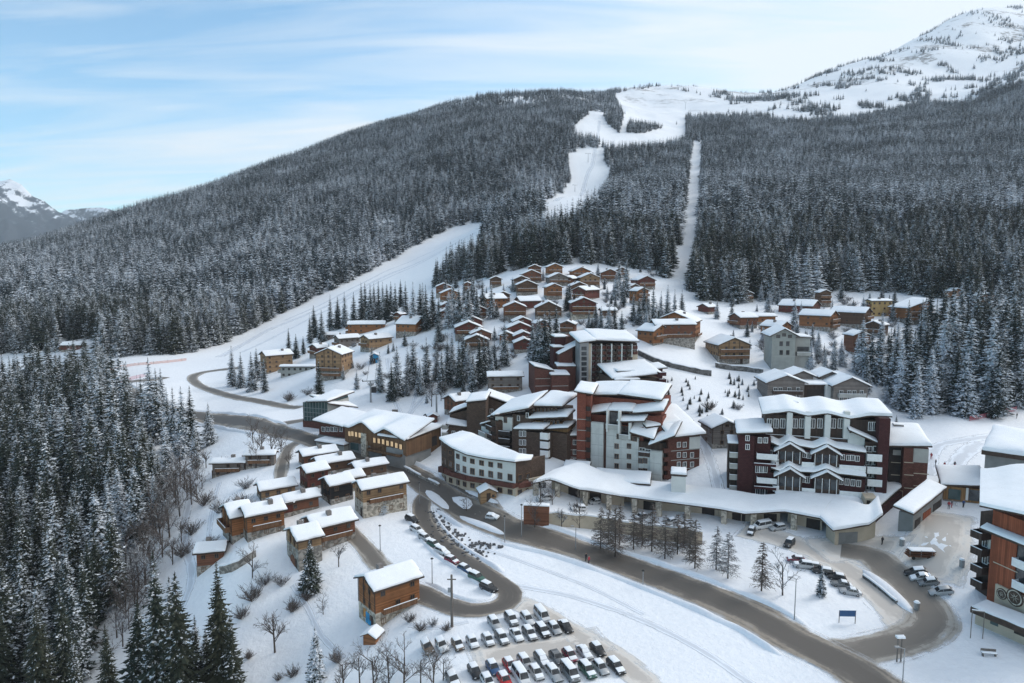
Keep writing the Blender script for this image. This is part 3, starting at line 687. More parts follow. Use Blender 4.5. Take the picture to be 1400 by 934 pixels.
mound('snow_bank', [(1180,780),(1205,800),(1230,822),(1248,840)], 2.6, .6, 4)

# ski tracks, sledge tracks and footpaths pressed into the snow
M_TRACK = road_mat('trodden_snow', (0.63, 0.66, 0.71), (0.70, 0.73, 0.77), 0.9, 0.2)
for pp, w_ in [([(650,318),(600,345),(540,372),(480,402),(420,430),(360,455),(300,488)],5),([(640,322),(590,352),(530,380),(470,412),(400,448),(330,482)],3),([(655,312),(610,335),(560,358),(500,385),(440,416),(390,438)],2.5),
 ([(650,470),(620,500),(590,530),(560,565)],2.2),([(600,480),(575,520),(560,570)],1.6),([(530,490),(535,530),(550,572)],1.8),([(700,800),(780,815),(870,845),(960,890),(1040,945)],1.6),([(640,745),(720,770),(800,800),(880,840)],1.2),
 ([(268,645),(258,690),(252,730),(262,790),(240,850),(205,930)],2.0),([(560,855),(600,858),(640,850)],1.2),([(300,660),(290,700),(285,740)],1.2),([(470,900),(440,870),(420,830),(400,800)],1.0),([(1290,690),(1300,660),(1310,630),(1340,605)],5),([(1395,592),(1330,600),(1280,612),(1272,650)],4),([(960,600),(975,640),(985,680)],3),([(820,165),(812,215),(800,250),(760,275)],6)]:
    strip('ski_track', path_px(pp), w_, M_TRACK, 0.035)
# ---------------------------------------------------------------- chalets
WOOD = {
 'orange': boards('orange_timber', (0.27, 0.115, 0.048)), 'red': boards('red_timber', (0.125, 0.040, 0.030)), 'redbrown': boards('red_brown_timber', (0.17, 0.072, 0.042)),
 'brown': boards('brown_timber', (0.12, 0.070, 0.045)), 'tan': boards('tan_timber', (0.30, 0.19, 0.105)), 'black': boards('black_timber', (0.022, 0.020, 0.020)),
 'grey': boards('weathered_timber', (0.19, 0.165, 0.15)), 'concrete': plain('grey_render', (0.30, 0.31, 0.29), 0.85, 0.12, 0.6), 'ochre': plain('ochre_render', (0.44, 0.30, 0.13), 0.85, 0.12, 0.6)}
M_STONE = stone('rubble_stone', (0.27, 0.25, 0.225)); M_PALESTONE = stone('pale_rubble_stone', (0.40, 0.36, 0.30))
M_EAVE = plain('dark_eave_timber', (0.060, 0.040, 0.030), 0.8, 0.3, 2); M_FRAME = plain('window_frame_timber', (0.16, 0.09, 0.05), 0.7, 0.2, 3); M_WHITE = plain('white_paint', (0.74, 0.74, 0.73), 0.6, 0.08, 2)
M_CHIM = plain('chimney_block', (0.20, 0.18, 0.17), 0.9, 0.25, 2); M_RAIL = boards('balcony_boards', (0.17, 0.09, 0.05), 0.18, True)
def snow_patch(mb, P, th, n, m, rnd=(1, 1, 1, 1), seed=0, lump=0.10, skirt=None):
    """snow lying on the quad P[0..3] (ccw seen from above); rnd says which edges (0-1,1-2,2-3,3-0) are free and rounded"""
    P = [Vector(p) for p in P]; base = len(mb.v); lu = (P[1] - P[0]).length; lv = (P[3] - P[0]).length
    us = [(1 - math.cos(math.pi * i / n)) / 2 for i in range(n + 1)]; vs_ = [(1 - math.cos(math.pi * j / m)) / 2 for j in range(m + 1)]
    nz = seed * 13.7; wob = min(.16, .04 * min(lu, lv)); A_n = lambda q, k: wob * (.5 + .28 * math.sin(q * 1.9 + nz + k) + .22 * math.sin(q * 5.3 + nz * 2 + k))
    def pos(i, j):
        u, v = us[i], vs_[j]
        if i == 0 and rnd[3]: u += A_n(v * lv, 1) / lu
        if i == n and rnd[1]: u -= A_n(v * lv, 2) / lu
        if j == 0 and rnd[0]: v += A_n(u * lu, 3) / lv
        if j == m and rnd[2]: v -= A_n(u * lu, 4) / lv
        return (P[0] * (1 - u) + P[1] * u) * (1 - v) + (P[3] * (1 - u) + P[2] * u) * v
    for j, v in enumerate(vs_):
        for i, u in enumerate(us):
            p = pos(i, j)
            d = 9e9
            if rnd[0]: d = min(d, v * lv)
            if rnd[1]: d = min(d, (1 - u) * lu)
            if rnd[2]: d = min(d, (1 - v) * lv)
            if rnd[3]: d = min(d, u * lu)
            e = 1.0 if d > 8 else 0.55 + .45 * (1 - math.exp(-d / (0.6 * th + .05)))
            k = math.sin(p.x * 1.3 + nz) * math.sin(p.y * 1.1 + nz * .7) * .5 + math.sin(p.x * .5 + p.y * .6 + nz) * .5
            mb.v.append((p.x, p.y, p.z + th * e + 1.6 * lump * k * th * 1.3 * (0.3 + 0.7 * e)))
    W_ = n + 1
    for j in range(m):
        for i in range(n):
            a = base + j * W_ + i; mb.f.append((a, a + 1, a + 1 + W_, a + W_)); mb.mi.append(mb.m)
    ring = [(i, 0) for i in range(n)] + [(n, j) for j in range(m)] + [(i, m) for i in range(n, 0, -1)] + [(0, j) for j in range(m, 0, -1)]
    b2 = len(mb.v)
    for (i, j) in ring:
        mb.v.append(tuple(pos(i, j)))
    L = len(ring)
    for k in range(L):
        (i, j), (i2, j2) = ring[k], ring[(k + 1) % L]
        mb.f.append((b2 + k, b2 + (k + 1) % L, base + j2 * W_ + i2, base + j * W_ + i)); mb.mi.append(mb.m)
    mb.f.append(tuple(b2 + k for k in reversed(range(L)))); mb.mi.append(mb.m)
    return mb
WIN = {}
def win_mesh(w, h, near, frame):
    k = (round(w, 1), round(h, 1), near, frame.name)
    if k not in WIN:
        w, h = k[0], k[1]; f = MB(); g = MB(); t = 0.11
        f.box(-w / 2, w / 2, -.06, .05, -h / 2, -h / 2 + t).box(-w / 2, w / 2, -.06, .05, h / 2 - t, h / 2).box(-w / 2, -w / 2 + t, -.06, .05, -h / 2 + t, h / 2 - t).box(w / 2 - t, w / 2, -.06, .05, -h / 2 + t, h / 2 - t)
        if w > .8: f.box(-.04, .04, -.05, .04, -h / 2 + t, h / 2 - t)
        g.box(-w / 2 + t, w / 2 - t, -.025, .02, -h / 2 + t, h / 2 - t)
        WIN[k] = (f.mesh('frame', frame), g.mesh('pane', M_GLASS))
    return WIN[k]
def window(parent, x, y, z, ang, w, h, near=True, frame=None):
    """a window set in a wall that faces local -y turned by ang"""
    fm, gm = win_mesh(w, h, near, frame or M_FRAME)
    o = link('window', fm, parent, (x, y, z), ang); link('pane', gm, o); return o
def chalet(px, py, r, gw, lw, epx, style, label, cat='chalet', base=None, rise=0.21, near=False, nwin=None, chim=True, balc=1, basemat=None, name='chalet', group=None, snow=0.5, sink=4.0, ov=None, mono=False):
    g = hit(px, py)
    d = g.y * CP - (g.z - CZ) * SP; mpp = d / FPX; r = r + 7 if near and -70 < r < -50 else r; ra = R(r); epx = epx * (1.12 if near else 1.32); balc = balc or (not near and epx > 8)
    w = gw * mpp / max(abs(math.cos(ra)), .34); l = lw * mpp / max(abs(math.sin(ra)), .34) if lw else 1.05 * w
    he = epx * mpp / .94; ov = ov if ov is not None else (0.65 if near else 0.6); snow = snow * .8; rz = rise * w
    o = thing(name, g, ra, label, cat, group)
    cx = 0.0
    if r < -20: cx = -w / 2
    elif r > 20: cx = w / 2
    mat = WOOD[style]; hb = base if base is not None else he * .33
    if hb > 0.05:
        part('base', MB().box(cx - w / 2 - .06, cx + w / 2 + .06, -.06, l + .06, -sink, hb), basemat or M_STONE, o)
    top = he + rz
    body = MB()
    if mono: body.extrude([(cx - w / 2, hb), (cx + w / 2, hb), (cx + w / 2, he + rz * 1.6), (cx - w / 2, he)], 0, l)
    else: body.extrude([(cx - w / 2, hb), (cx + w / 2, hb), (cx + w / 2, he), (cx, top), (cx - w / 2, he)], 0, l)
    if hb <= 0.05: body.box(cx - w / 2 + .02, cx + w / 2 - .02, .02, l - .02, -sink, hb)
    part('wall', body, mat, o)
    s = rz / (w / 2); th = .22
    if mono:
        s2 = rz * 1.6 / w; x0, x1 = cx - w / 2 - ov, cx + w / 2 + ov; z0, z1 = he - s2 * ov + .02, he + rz * 1.6 + s2 * ov + .02
        ro = part('roof', MB().hexa([(x0, -ov, z0), (x1, -ov, z1), (x1, l + ov, z1), (x0, l + ov, z0)], [(x0, -ov, z0 + th), (x1, -ov, z1 + th), (x1, l + ov, z1 + th), (x0, l + ov, z0 + th)]), M_EAVE, o)
        sn = MB(); snow_patch(sn, [(x0 + .05, -ov + .05, z0 + th), (x1 - .05, -ov + .05, z1 + th), (x1 - .05, l + ov - .05, z1 + th), (x0 + .05, l + ov - .05, z0 + th)], snow, 8, 8, seed=px)
    else:
        xe = w / 2 + ov; ze = he - s * ov + .03; zt = top + .03
        ro = part('roof', MB().extrude([(cx - xe, ze), (cx, zt), (cx + xe, ze), (cx + xe, ze + th), (cx, zt + th), (cx - xe, ze + th)], -ov, l + ov), M_EAVE, o)
        sn = MB(); a, b = -ov + .06, l + ov - .06; nn = 10 if near else 5; e_ = xe - .06; zz = ze + s * .06
        snow_patch(sn, [(cx - e_, a, zz + th), (cx, a, zt + th), (cx, b, zt + th), (cx - e_, b, zz + th)], snow, nn, nn, (1, 0, 1, 1), px)
        snow_patch(sn, [(cx, a, zt + th), (cx + e_, a, zz + th), (cx + e_, b, zz + th), (cx, b, zt + th)], snow, nn, nn, (1, 1, 1, 0), px)
    link('roof_snow', sn.mesh('roof_snow', M_ROOFSNOW, True), ro)
    rg = random.Random(int(px * 31 + py))
    if chim and not mono:
        k = rg.uniform(.35, .7) * l; q = cx + rg.choice((-1, 1)) * w * .18; zc = top - s * w * .18
        c = part('chimney', MB().box(q - .45, q + .45, k - .45, k + .45, zc - .3, zc + snow + 1.0), M_CHIM, ro)
    # windows: rows per storey on the gables and the long sides
    fl = max(1, int(round((he - .3) / 2.15))); fh = he / fl; ww, wh = (.9, 1.0) if near else (.9, .95)
    ng_ = nwin if nwin is not None else (3 if w > 8 else 2)
    frm = M_FRAME if style not in ('concrete',) else M_EAVE
    for f in range(fl):
        z = f * fh + fh * .58
        for q in range(ng_):
            xx = cx - w / 2 + w * (q + 1) / (ng_ + 1)
            if rg.random() < .9: window(o, xx, -.02, z, 0, ww, wh, near, frm)
        if abs(r) > 12 or near:
            sgn = 1 if r < 0 else -1; nl = max(1, int(l / 2.3))
            for q in range(nl):
                yy = l * (q + .5) / nl
                if rg.random() < .8: window(o, cx + sgn * (w / 2 + .02), yy, z, sgn * R(90), ww, wh, near, frm)
    if w > 5: window(o, cx, -.02, he + rz * .35, 0, 1.0, .8, near, frm)
    if balc and he > 2.6:
        for f in range(1, min(fl, 3) if fl > 1 else 1):
            z = f * fh - .05; m_ = MB(); bx = w * .46
            m_.box(cx - bx, cx + bx, -1.25, -.03, z - .16, z); m_.box(cx - bx, cx + bx, -1.25, -1.17, z, z + .95); m_.box(cx - bx, cx - bx + .08, -1.17, -.03, z, z + .95); m_.box(cx + bx - .08, cx + bx, -1.17, -.03, z, z + .95)
            bo = part('balcony', m_, M_RAIL if style not in ('concrete',) else mat, o)
            sm = MB(); snow_patch(sm, [(cx - bx, -1.27, z + .95), (cx + bx, -1.27, z + .95), (cx + bx, -1.15, z + .95), (cx - bx, -1.15, z + .95)], .16, 4, 1, seed=py); link('snow_cap', sm.mesh('snow_cap', M_ROOFSNOW, True), bo)
    if near and l > 6 and he > 3.6 and abs(r) > 20:
        sgn = 1 if r < 0 else -1; xw = cx + sgn * w / 2; z = max(hb, fh) ; a, b_ = l * .12, l * .88; m_ = MB(); x0, x1 = sorted((xw + sgn * .03, xw + sgn * 1.0)); xe0, xe1 = sorted((xw + sgn * .93, xw + sgn * 1.0))
        m_.box(x0, x1, a, b_, z - .14, z); m_.box(xe0, xe1, a, b_, z, z + .75)
        bo = part('balcony', m_, M_RAIL, o); sm = MB(); snow_patch(sm, [(xe0 - .04, a, z + .75), (xe1 + .04, a, z + .75), (xe1 + .04, b_, z + .75), (xe0 - .04, b_, z + .75)], .14, 1, 6, seed=py); link('snow_cap', sm.mesh('snow_cap', M_ROOFSNOW, True), bo)
    if near and w > 5:
        pm = MB()
        for q in (-.5, -.17, .17, .5): pm.box(cx + q * w - .09, cx + q * w + .09, -.13, -.065, hb, he + (rz * (1 - abs(q) * 2)) - .05)
        part('timber_frame', pm, M_EAVE, o)
    if near:
        dr = MB().box(cx + w * .2, cx + w * .2 + 1.0, -.08, .05, 0.02, 2.1); part('door', dr, M_EAVE, o)
    return o
# (px, py, turn, gable px, side px, eave px, style, label, options): near corner of the two seen walls, or middle of the gable foot when turn is small
CH = [
 # lower left hamlet
 (514,863,-58,31,54,49,'orange','red-brown chalet with blue mural on its stone base, nearest to the snowy car park',dict(near=True,base=2.9,balc=0,basemat=M_PALESTONE)),
 (409,782,-60,27,26,37,'tan','grey stone chalet front with arched garage door behind the dark spruce',dict(near=True,base=4.2,basemat=M_STONE,balc=0)),
 (432,757,-60,26,46,30,'redbrown','long snow roofed chalet joined behind the arched garage chalet',dict(near=True,base=2.4,balc=0)),
 (270,789,-76,9,33,29,'redbrown','small square cabin on a stone base at the edge of the wood',dict(near=True,base=2.2,nwin=1,balc=0)),
 (318,745,-60,29,22,32,'orange','left half of the orange twin chalet with a gable balcony, above the small cabin',dict(near=True,base=1.8)),
 (339,742,-62,20,41,31,'orange','right half of the orange twin chalet with a row of dark windows',dict(near=True,base=2.0,balc=0)),
 (376,711,-62,15,20,17,'red','narrow dark red chalet wedged between the orange twin and its neighbour',dict(near=True,base=1.0,balc=0,chim=False)),
 (393,707,-62,14,36,18,'redbrown','low chalet with stone chimney right of the narrow dark red one',dict(near=True,base=1.0,balc=0)),
 (358,686,-64,15,38,13,'tan','tan gabled low chalet above the orange twin chalet',dict(near=True,base=.8,balc=0,chim=False)),
 (291,654,-86,4,42,18,'grey','weathered barn with long snow roof beside the wood, lower of two',dict(near=True,base=.9,balc=0)),
 (336,642,-86,4,38,17,'grey','dark barn with long snow roof half hidden by bare trees, upper of two',dict(near=True,base=.8,balc=0)),
 (421,672,-58,17,23,22,'red','deep red barn gable beside the curving lane',dict(near=True,base=.9,balc=0,chim=False)),
 (416,640,-62,13,38,14,'redbrown','topmost snow roofed chalet of the hamlet by the road bend',dict(near=True,base=.8,balc=0)),
 (437,651,-62,14,40,14,'brown','broad roofed brown chalet below the topmost one of the hamlet',dict(near=True,base=.8,balc=0)),
 (453,691,-58,20,25,23,'black','black timber chalet with pale corner posts on a stone base',dict(near=True,base=1.3,balc=0)),
 (477,673,-60,14,17,16,'tan','small chalet tucked behind the black timber chalet',dict(near=True,base=.8,balc=0,chim=False)),
 (497,709,-64,17,54,34,'tan','large tan stone chalet with a white frosted conical tree in front',dict(near=True,base=3.4,basemat=M_PALESTONE,balc=0)),
 (488,657,-62,12,36,14,'brown','dormered chalet behind the large tan stone chalet',dict(near=True,base=.8,balc=0)),
 # across the road and around the lift
 (365,512,-50,15,28,18,'tan','tan gabled chalet behind the spruces inside the road bend',dict(base=.8)),
 (450,520,-10,36,0,30,'tan','tall timber lodge with three balcony storeys above the glass pavilion',dict(base=3.5,balc=1,near=True)),
 (434,490,-40,14,12,10,'red','small red chalet tucked behind the tall timber lodge',dict(balc=0)),
 (384,517,-88,3,46,11,'concrete','low grey glazed building with flat looking snow roof left of the timber lodge',dict(base=0,balc=0,chim=False,rise=.12)),
 (438,468,-86,4,24,7,'grey','half buried hut whose snow roof shows behind the red chalet',dict(balc=0,chim=False)),
 (476,462,-84,5,49,13,'orange','very long orange chalet on the slope beside the piste',dict(balc=0)),
 (568,459,72,14,28,11,'orange','orange chalet right of the very long one with gable to the right',dict(balc=0)),
 (547,441,-30,8,6,8,'red','tiny red hut above the long orange chalets',dict(balc=0,chim=False)),
 (464,480,-50,10,24,12,'grey','grey chalet below the very long orange chalet',dict(balc=0)),
 (505,482,-42,15,26,13,'tan','tan chalet above the blue lift hut',dict(balc=0)),
 # upper cluster, left
 (607,405,8,20,0,9,'redbrown','brown chalet standing directly behind a lighter gable by the spruce belt',dict()),
 (616,414,10,25,0,9,'orange','orange gabled chalet at the left end of the upper cluster',dict()),
 (604,429,25,14,8,8,'red','little red roofed hut below the leftmost orange gable',dict(balc=0)),
 (603,438,25,14,8,8,'redbrown','second little hut below the leftmost orange gable, lower one',dict(balc=0)),
 (641,437,10,15,0,12,'orange','narrow orange chalet left of the bright two storey one',dict()),
 (656,437,12,16,0,10,'redbrown','small chalet in front of the bright orange two storey chalet',dict(balc=0)),
 (666,427,-64,11,26,13,'orange','bright orange two storey chalet with broad snow roof',dict()),
 (688,416,12,18,0,9,'brown','brown chalet between the bright orange one and the wide gable',dict()),
 (704,437,2,30,0,12,'redbrown','wide low gable chalet in the middle of the upper cluster',dict()),
 (712,426,-70,8,28,10,'red','dark red long roofed chalet above the wide low gable',dict(balc=0)),
 (750,437,0,35,0,11,'brown','broadest dark gable chalet with pale middle panel',dict(rise=.24)),
 (713,394,6,22,0,8,'brown','chalet peeping above the paired gables left of the top row',dict(balc=0)),
 (721,404,4,28,0,10,'brown','brown chalet with snowy forked gable under the top row',dict()),
 (731,376,0,17,0,7,'redbrown','highest left chalet under the forest edge',dict(balc=0)),
 (727,388,4,26,0,9,'redbrown','brown gabled chalet just below the highest left chalet',dict()),
 (759,378,6,20,0,9,'orange','orange chalet at the top middle under the forest',dict()),
 (764,391,8,26,0,8,'grey','greyish chalet below the orange top middle chalet',dict(balc=0)),
 (758,410,8,21,0,12,'orange','orange chalet with pale balcony panel beside dark spruces',dict()),
 # red stacked rows
 (646,449,8,26,0,7,'red','red chalet at the top of the left red stack',dict(balc=0)),
 (641,461,6,36,0,9,'red','wide red chalet, second of the left red stack',dict(balc=0)),
 (658,468,8,27,0,8,'redbrown','red-brown chalet, third of the left red stack',dict(balc=0)),
 (652,478,4,32,0,9,'brown','brown chalet at the foot of the left red stack',dict(balc=0)),
 (715,450,6,26,0,7,'red','red chalet at the top of the right red stack',dict(balc=0)),
 (711,460,6,33,0,8,'red','wide red chalet, second of the right red stack',dict(balc=0)),
 (716,471,6,26,0,8,'red','red chalet, third of the right red stack',dict(balc=0)),
 (717,482,4,27,0,9,'red','red chalet at the foot of the right red stack above the snowy yard',dict(balc=0)),
 # upper cluster, right
 (1020,413,0,19,0,8,'brown','snowy brown chalet alone under the trees above the large hotel',dict()),
 (968,430,-55,10,14,7,'red','red hut just below the straight ski cut',dict()),
 (639,400,0,11,0,8,'redbrown','tiny pale fronted hut at the forest edge above the bright orange chalet',dict()),
 (678,393,5,15,0,8,'brown','small chalet under the forest left of the top row',dict()),
 (782,391,-30,12,10,7,'redbrown','small hut wedged left of the tan gable chalet',dict()),
 (850,380,0,18,0,7,'brown','snow covered chalet at the upper right end of the cluster',dict()),
 (693,470,0,20,0,8,'redbrown','low brown gable left of the right red stack',dict()),
 (742,455,12,18,0,9,'red','red gable between the right red stack and the tall spruces',dict()),
 (1012,450,-70,8,26,11,'redbrown','red-brown annex right of the large orange hotel',dict()),
 (1205,462,-50,14,16,12,'brown','brown chalet half buried behind the tall spruces of the upper right',dict()),
 (1290,445,20,18,10,11,'brown','brown gable deep in the stand right of the one-sided orange roof',dict()),
 (1350,420,0,22,0,10,'redbrown','red-brown chalet high in the trees near the right edge',dict()),
 (795,381,6,24,0,7,'orange','orange gable at the top right of the upper cluster',dict(balc=0)),
 (807,394,4,26,0,10,'tan','tan gable chalet below the orange top right gable',dict()),
 (834,385,-6,24,0,8,'redbrown','red-brown chalet half hidden by young spruces at the top right',dict(balc=0)),
 (792,401,6,22,0,7,'brown','brown chalet left of the dark red two storey one',dict(balc=0)),
 (800,414,-35,16,24,12,'red','dark red two storey chalet with broad snowy side roof',dict()),
 (798,436,0,34,0,15,'red','red gabled chalet on a pale rendered ground floor',dict(base=2.6,basemat=M_PALESTONE)),
 (823,436,-80,4,20,8,'brown','low brown annex right of the red gabled chalet',dict(balc=0,chim=False)),
 (871,418,28,17,8,14,'orange','orange chalet on posts right of the tall spruces',dict()),
 (884,396,14,24,0,9,'red','dark red chalet behind the orange one on posts',dict(balc=0)),
 (868,403,20,18,0,7,'brown','brown chalet left of the dark red one by the straight ski cut',dict(balc=0)),
 (775,459,-15,19,0,11,'redbrown','red-brown chalet just above the brick apartment tower',dict(balc=0)),
 # upper right
 (950,469,-24,52,18,24,'orange','large orange timber hotel with several window rows',dict(near=True,base=2.4,balc=1,nwin=5)),
 (896,468,-82,8,56,20,'redbrown','long timber wing left of the large orange hotel',dict(near=True,base=1.5,balc=0)),
 (893,473,42,26,18,14,'orange','orange cabin with steep gable at the end of the dark balcony block',dict(base=.8)),
 (1003,498,6,44,0,22,'tan','pale timber chalet with long balcony below the large hotel',dict(base=3.0,near=True)),
 (1066,464,38,22,18,12,'orange','orange chalet between large hotel and grey concrete house',dict(balc=0)),
 (1024,444,-82,4,38,8,'orange','low orange long chalet above the pale balcony chalet',dict(balc=0,chim=False)),
 (1110,433,48,22,34,10,'red','red chalet with dormer high above the grey concrete house',dict(balc=0)),
 (1134,455,46,21,30,16,'orange','orange-red chalet right above the grey concrete house',dict(balc=0)),
 (1181,452,46,20,32,17,'brown','dark brown broad chalet right of the orange-red one',dict(balc=1)),
 (1177,487,4,23,0,20,'redbrown','tall red-brown chalet between two spruces below the dark brown one',dict(base=1.5)),
 (1191,433,-84,5,30,15,'ochre','ochre rendered house with flat snow roof under the forest',dict(base=0,balc=0,rise=.1)),
 (1128,420,0,15,0,14,'brown','brown tower-like chalet alone at the forest edge',dict(balc=0)),
 (1256,444,10,34,0,16,'orange','orange chalet with one-sided roof behind tall spruces',dict(mono=True,balc=0)),
 (1308,411,0,16,0,9,'orange','orange hut deep among the trees at the far right',dict(balc=0,chim=False)),
 (1318,471,8,24,0,14,'redbrown','red-brown hut with one-sided roof inside the spruce stand',dict(mono=True,balc=0)),
 (993,613,6,40,0,24,'grey','weathered barn on the piste beside the brick apartment block',dict(near=True,base=1.2,balc=0,chim=False,nwin=2)),
 (84,482,-82,5,24,7,'red','lone farmhouse in the forest clearing at the far left',dict(balc=0)),
]
CO = [chalet(*c[:8], **c[8]) for c in CH]
M_MURAL = plain('blue_mural_paint', (0.02, 0.22, 0.42), .6, .5, 1.2); M_MURAL2 = plain('orange_mural_paint', (0.45, 0.20, 0.04), .6, .4, 1.5)
def gable_x(o): w = [c for c in o.children if c.name.startswith('wall')][0]; xs = [v.co.x for v in w.data.vertices]; return min(xs), max(xs)
x0, x1 = gable_x(CO[0]); w_ = x1 - x0
part('mural', MB().box(x0 + .42 * w_, x0 + .66 * w_, -.11, -.03, .2, 2.1).box(x0 + .5 * w_, x0 + .74 * w_, -.10, -.03, .2, 1.1), M_MURAL, CO[0]); part('mural', MB().box(x0 + .30 * w_, x0 + .44 * w_, -.115, -.03, 1.0, 2.4), M_MURAL2, CO[0])
x0, x1 = gable_x(CO[1]); xc = (x0 + x1) / 2; arch = [(xc - 1.2, -1.0), (xc + 1.2, -1.0), (xc + 1.2, 1.2)] + [(xc + 1.2 * math.cos(a), 1.2 + 1.1 * math.sin(a)) for a in (.5, 1.05, 1.57, 2.09, 2.64)] + [(xc - 1.2, 1.2)]
part('garage_door', MB().extrude(arch, -.14, -.03), WOOD['redbrown'], CO[1])
for c in [(668,542,-84,6,46,23,'grey','grey tan house with two chimneys between spruces and brick wings',dict(near=True,base=2.5,balc=0)),
 (623,570,-58,17,24,18,'redbrown','timber chalet behind the left umber tower with wide snow roof',dict(near=True,base=1.5,balc=0)),
 (586,578,-60,5,11,6,'red','small red lift cabin hut on the beginners slope',dict(balc=0,chim=False,name='hut',cat='hut'))]: chalet(*c[:8], **c[8])
# ---------------------------------------------------------------- large buildings, set out along surveyed facade lines
WALL = {
 'brick': shingle('brick_red_shingle', (0.235, 0.075, 0.050), .22), 'wine': shingle('wine_red_shingle', (0.070, 0.024, 0.024), .25), 'umber': shingle('umber_shingle', (0.098, 0.066, 0.050), .28),
 'darkwood': boards('dark_vertical_boards', (0.060, 0.040, 0.032), .3, True), 'honey': boards('honey_boards', (0.25, 0.14, 0.06), .25, True), 'redwood': boards('red_vertical_boards', (0.26, 0.075, 0.036), .3, True), 'brickbrown': shingle('brown_red_shingle', (0.135, 0.055, 0.042), .25),
 'white': plain('white_render', (0.58, 0.59, 0.57), .8, .08, .5), 'pale': plain('pale_concrete', (0.36, 0.36, 0.34), .85, .14, .5), 'grey': plain('grey_concrete', (0.22, 0.22, 0.215), .85, .15, .5), 'beige': plain('beige_render', (0.46, 0.39, 0.30), .85, .12, .5),
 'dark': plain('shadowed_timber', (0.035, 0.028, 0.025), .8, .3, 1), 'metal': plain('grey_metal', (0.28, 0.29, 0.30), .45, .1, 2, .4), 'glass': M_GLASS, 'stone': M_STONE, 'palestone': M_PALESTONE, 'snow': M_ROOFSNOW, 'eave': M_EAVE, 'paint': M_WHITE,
 'green': plain('green_tinted_glass', (0.05, 0.085, 0.085), .1, .3, .4, 0, .6)}
# white panels of the brick block: storey-high concrete panels with joints
m, t, b = nt('panel_concrete'); tc = N(t, 'ShaderNodeTexCoord'); sx = N(t, 'ShaderNodeSeparateXYZ'); t.links.new(tc.outputs['Object'], sx.inputs[0])
fz = math_(t, 'FRACT', math_(t, 'DIVIDE', sx.outputs[2], 2.7)); fx = math_(t, 'FRACT', math_(t, 'DIVIDE', math_(t, 'ADD', sx.outputs[0], sx.outputs[1]), 1.9))
j = math_(t, 'MAXIMUM', math_(t, 'LESS_THAN', fz, 0.05), math_(t, 'LESS_THAN', fx, 0.035))
n = noise(t, .5, 4); t.links.new(mixc(t, math_(t, 'MULTIPLY', j, .5), ramp(t, n, [(.3, (.43, .44, .42)), (.7, (.55, .56, .54))]), (.22, .22, .21)), b.inputs['Base Color']); b.inputs['Roughness'].default_value = .85
WALL['panel'] = m
M_LIT, _t, _b = nt('lit_window'); _b.inputs['Base Color'].default_value = (.35, .26, .16, 1); _b.inputs['Roughness'].default_value = .2; _b.inputs['Emission Color'].default_value = (1.0, .72, .42, 1); _b.inputs['Emission Strength'].default_value = .32
LITP = {}
def lit_pane(me):
    if me.name not in LITP: c = me.copy(); c.name = 'lit_pane'; c.materials.clear(); c.materials.append(M_LIT); LITP[me.name] = c
    return LITP[me.name]
WALL['lodge'] = boards('lodge_boards', (0.155, 0.085, 0.045), .25, True)
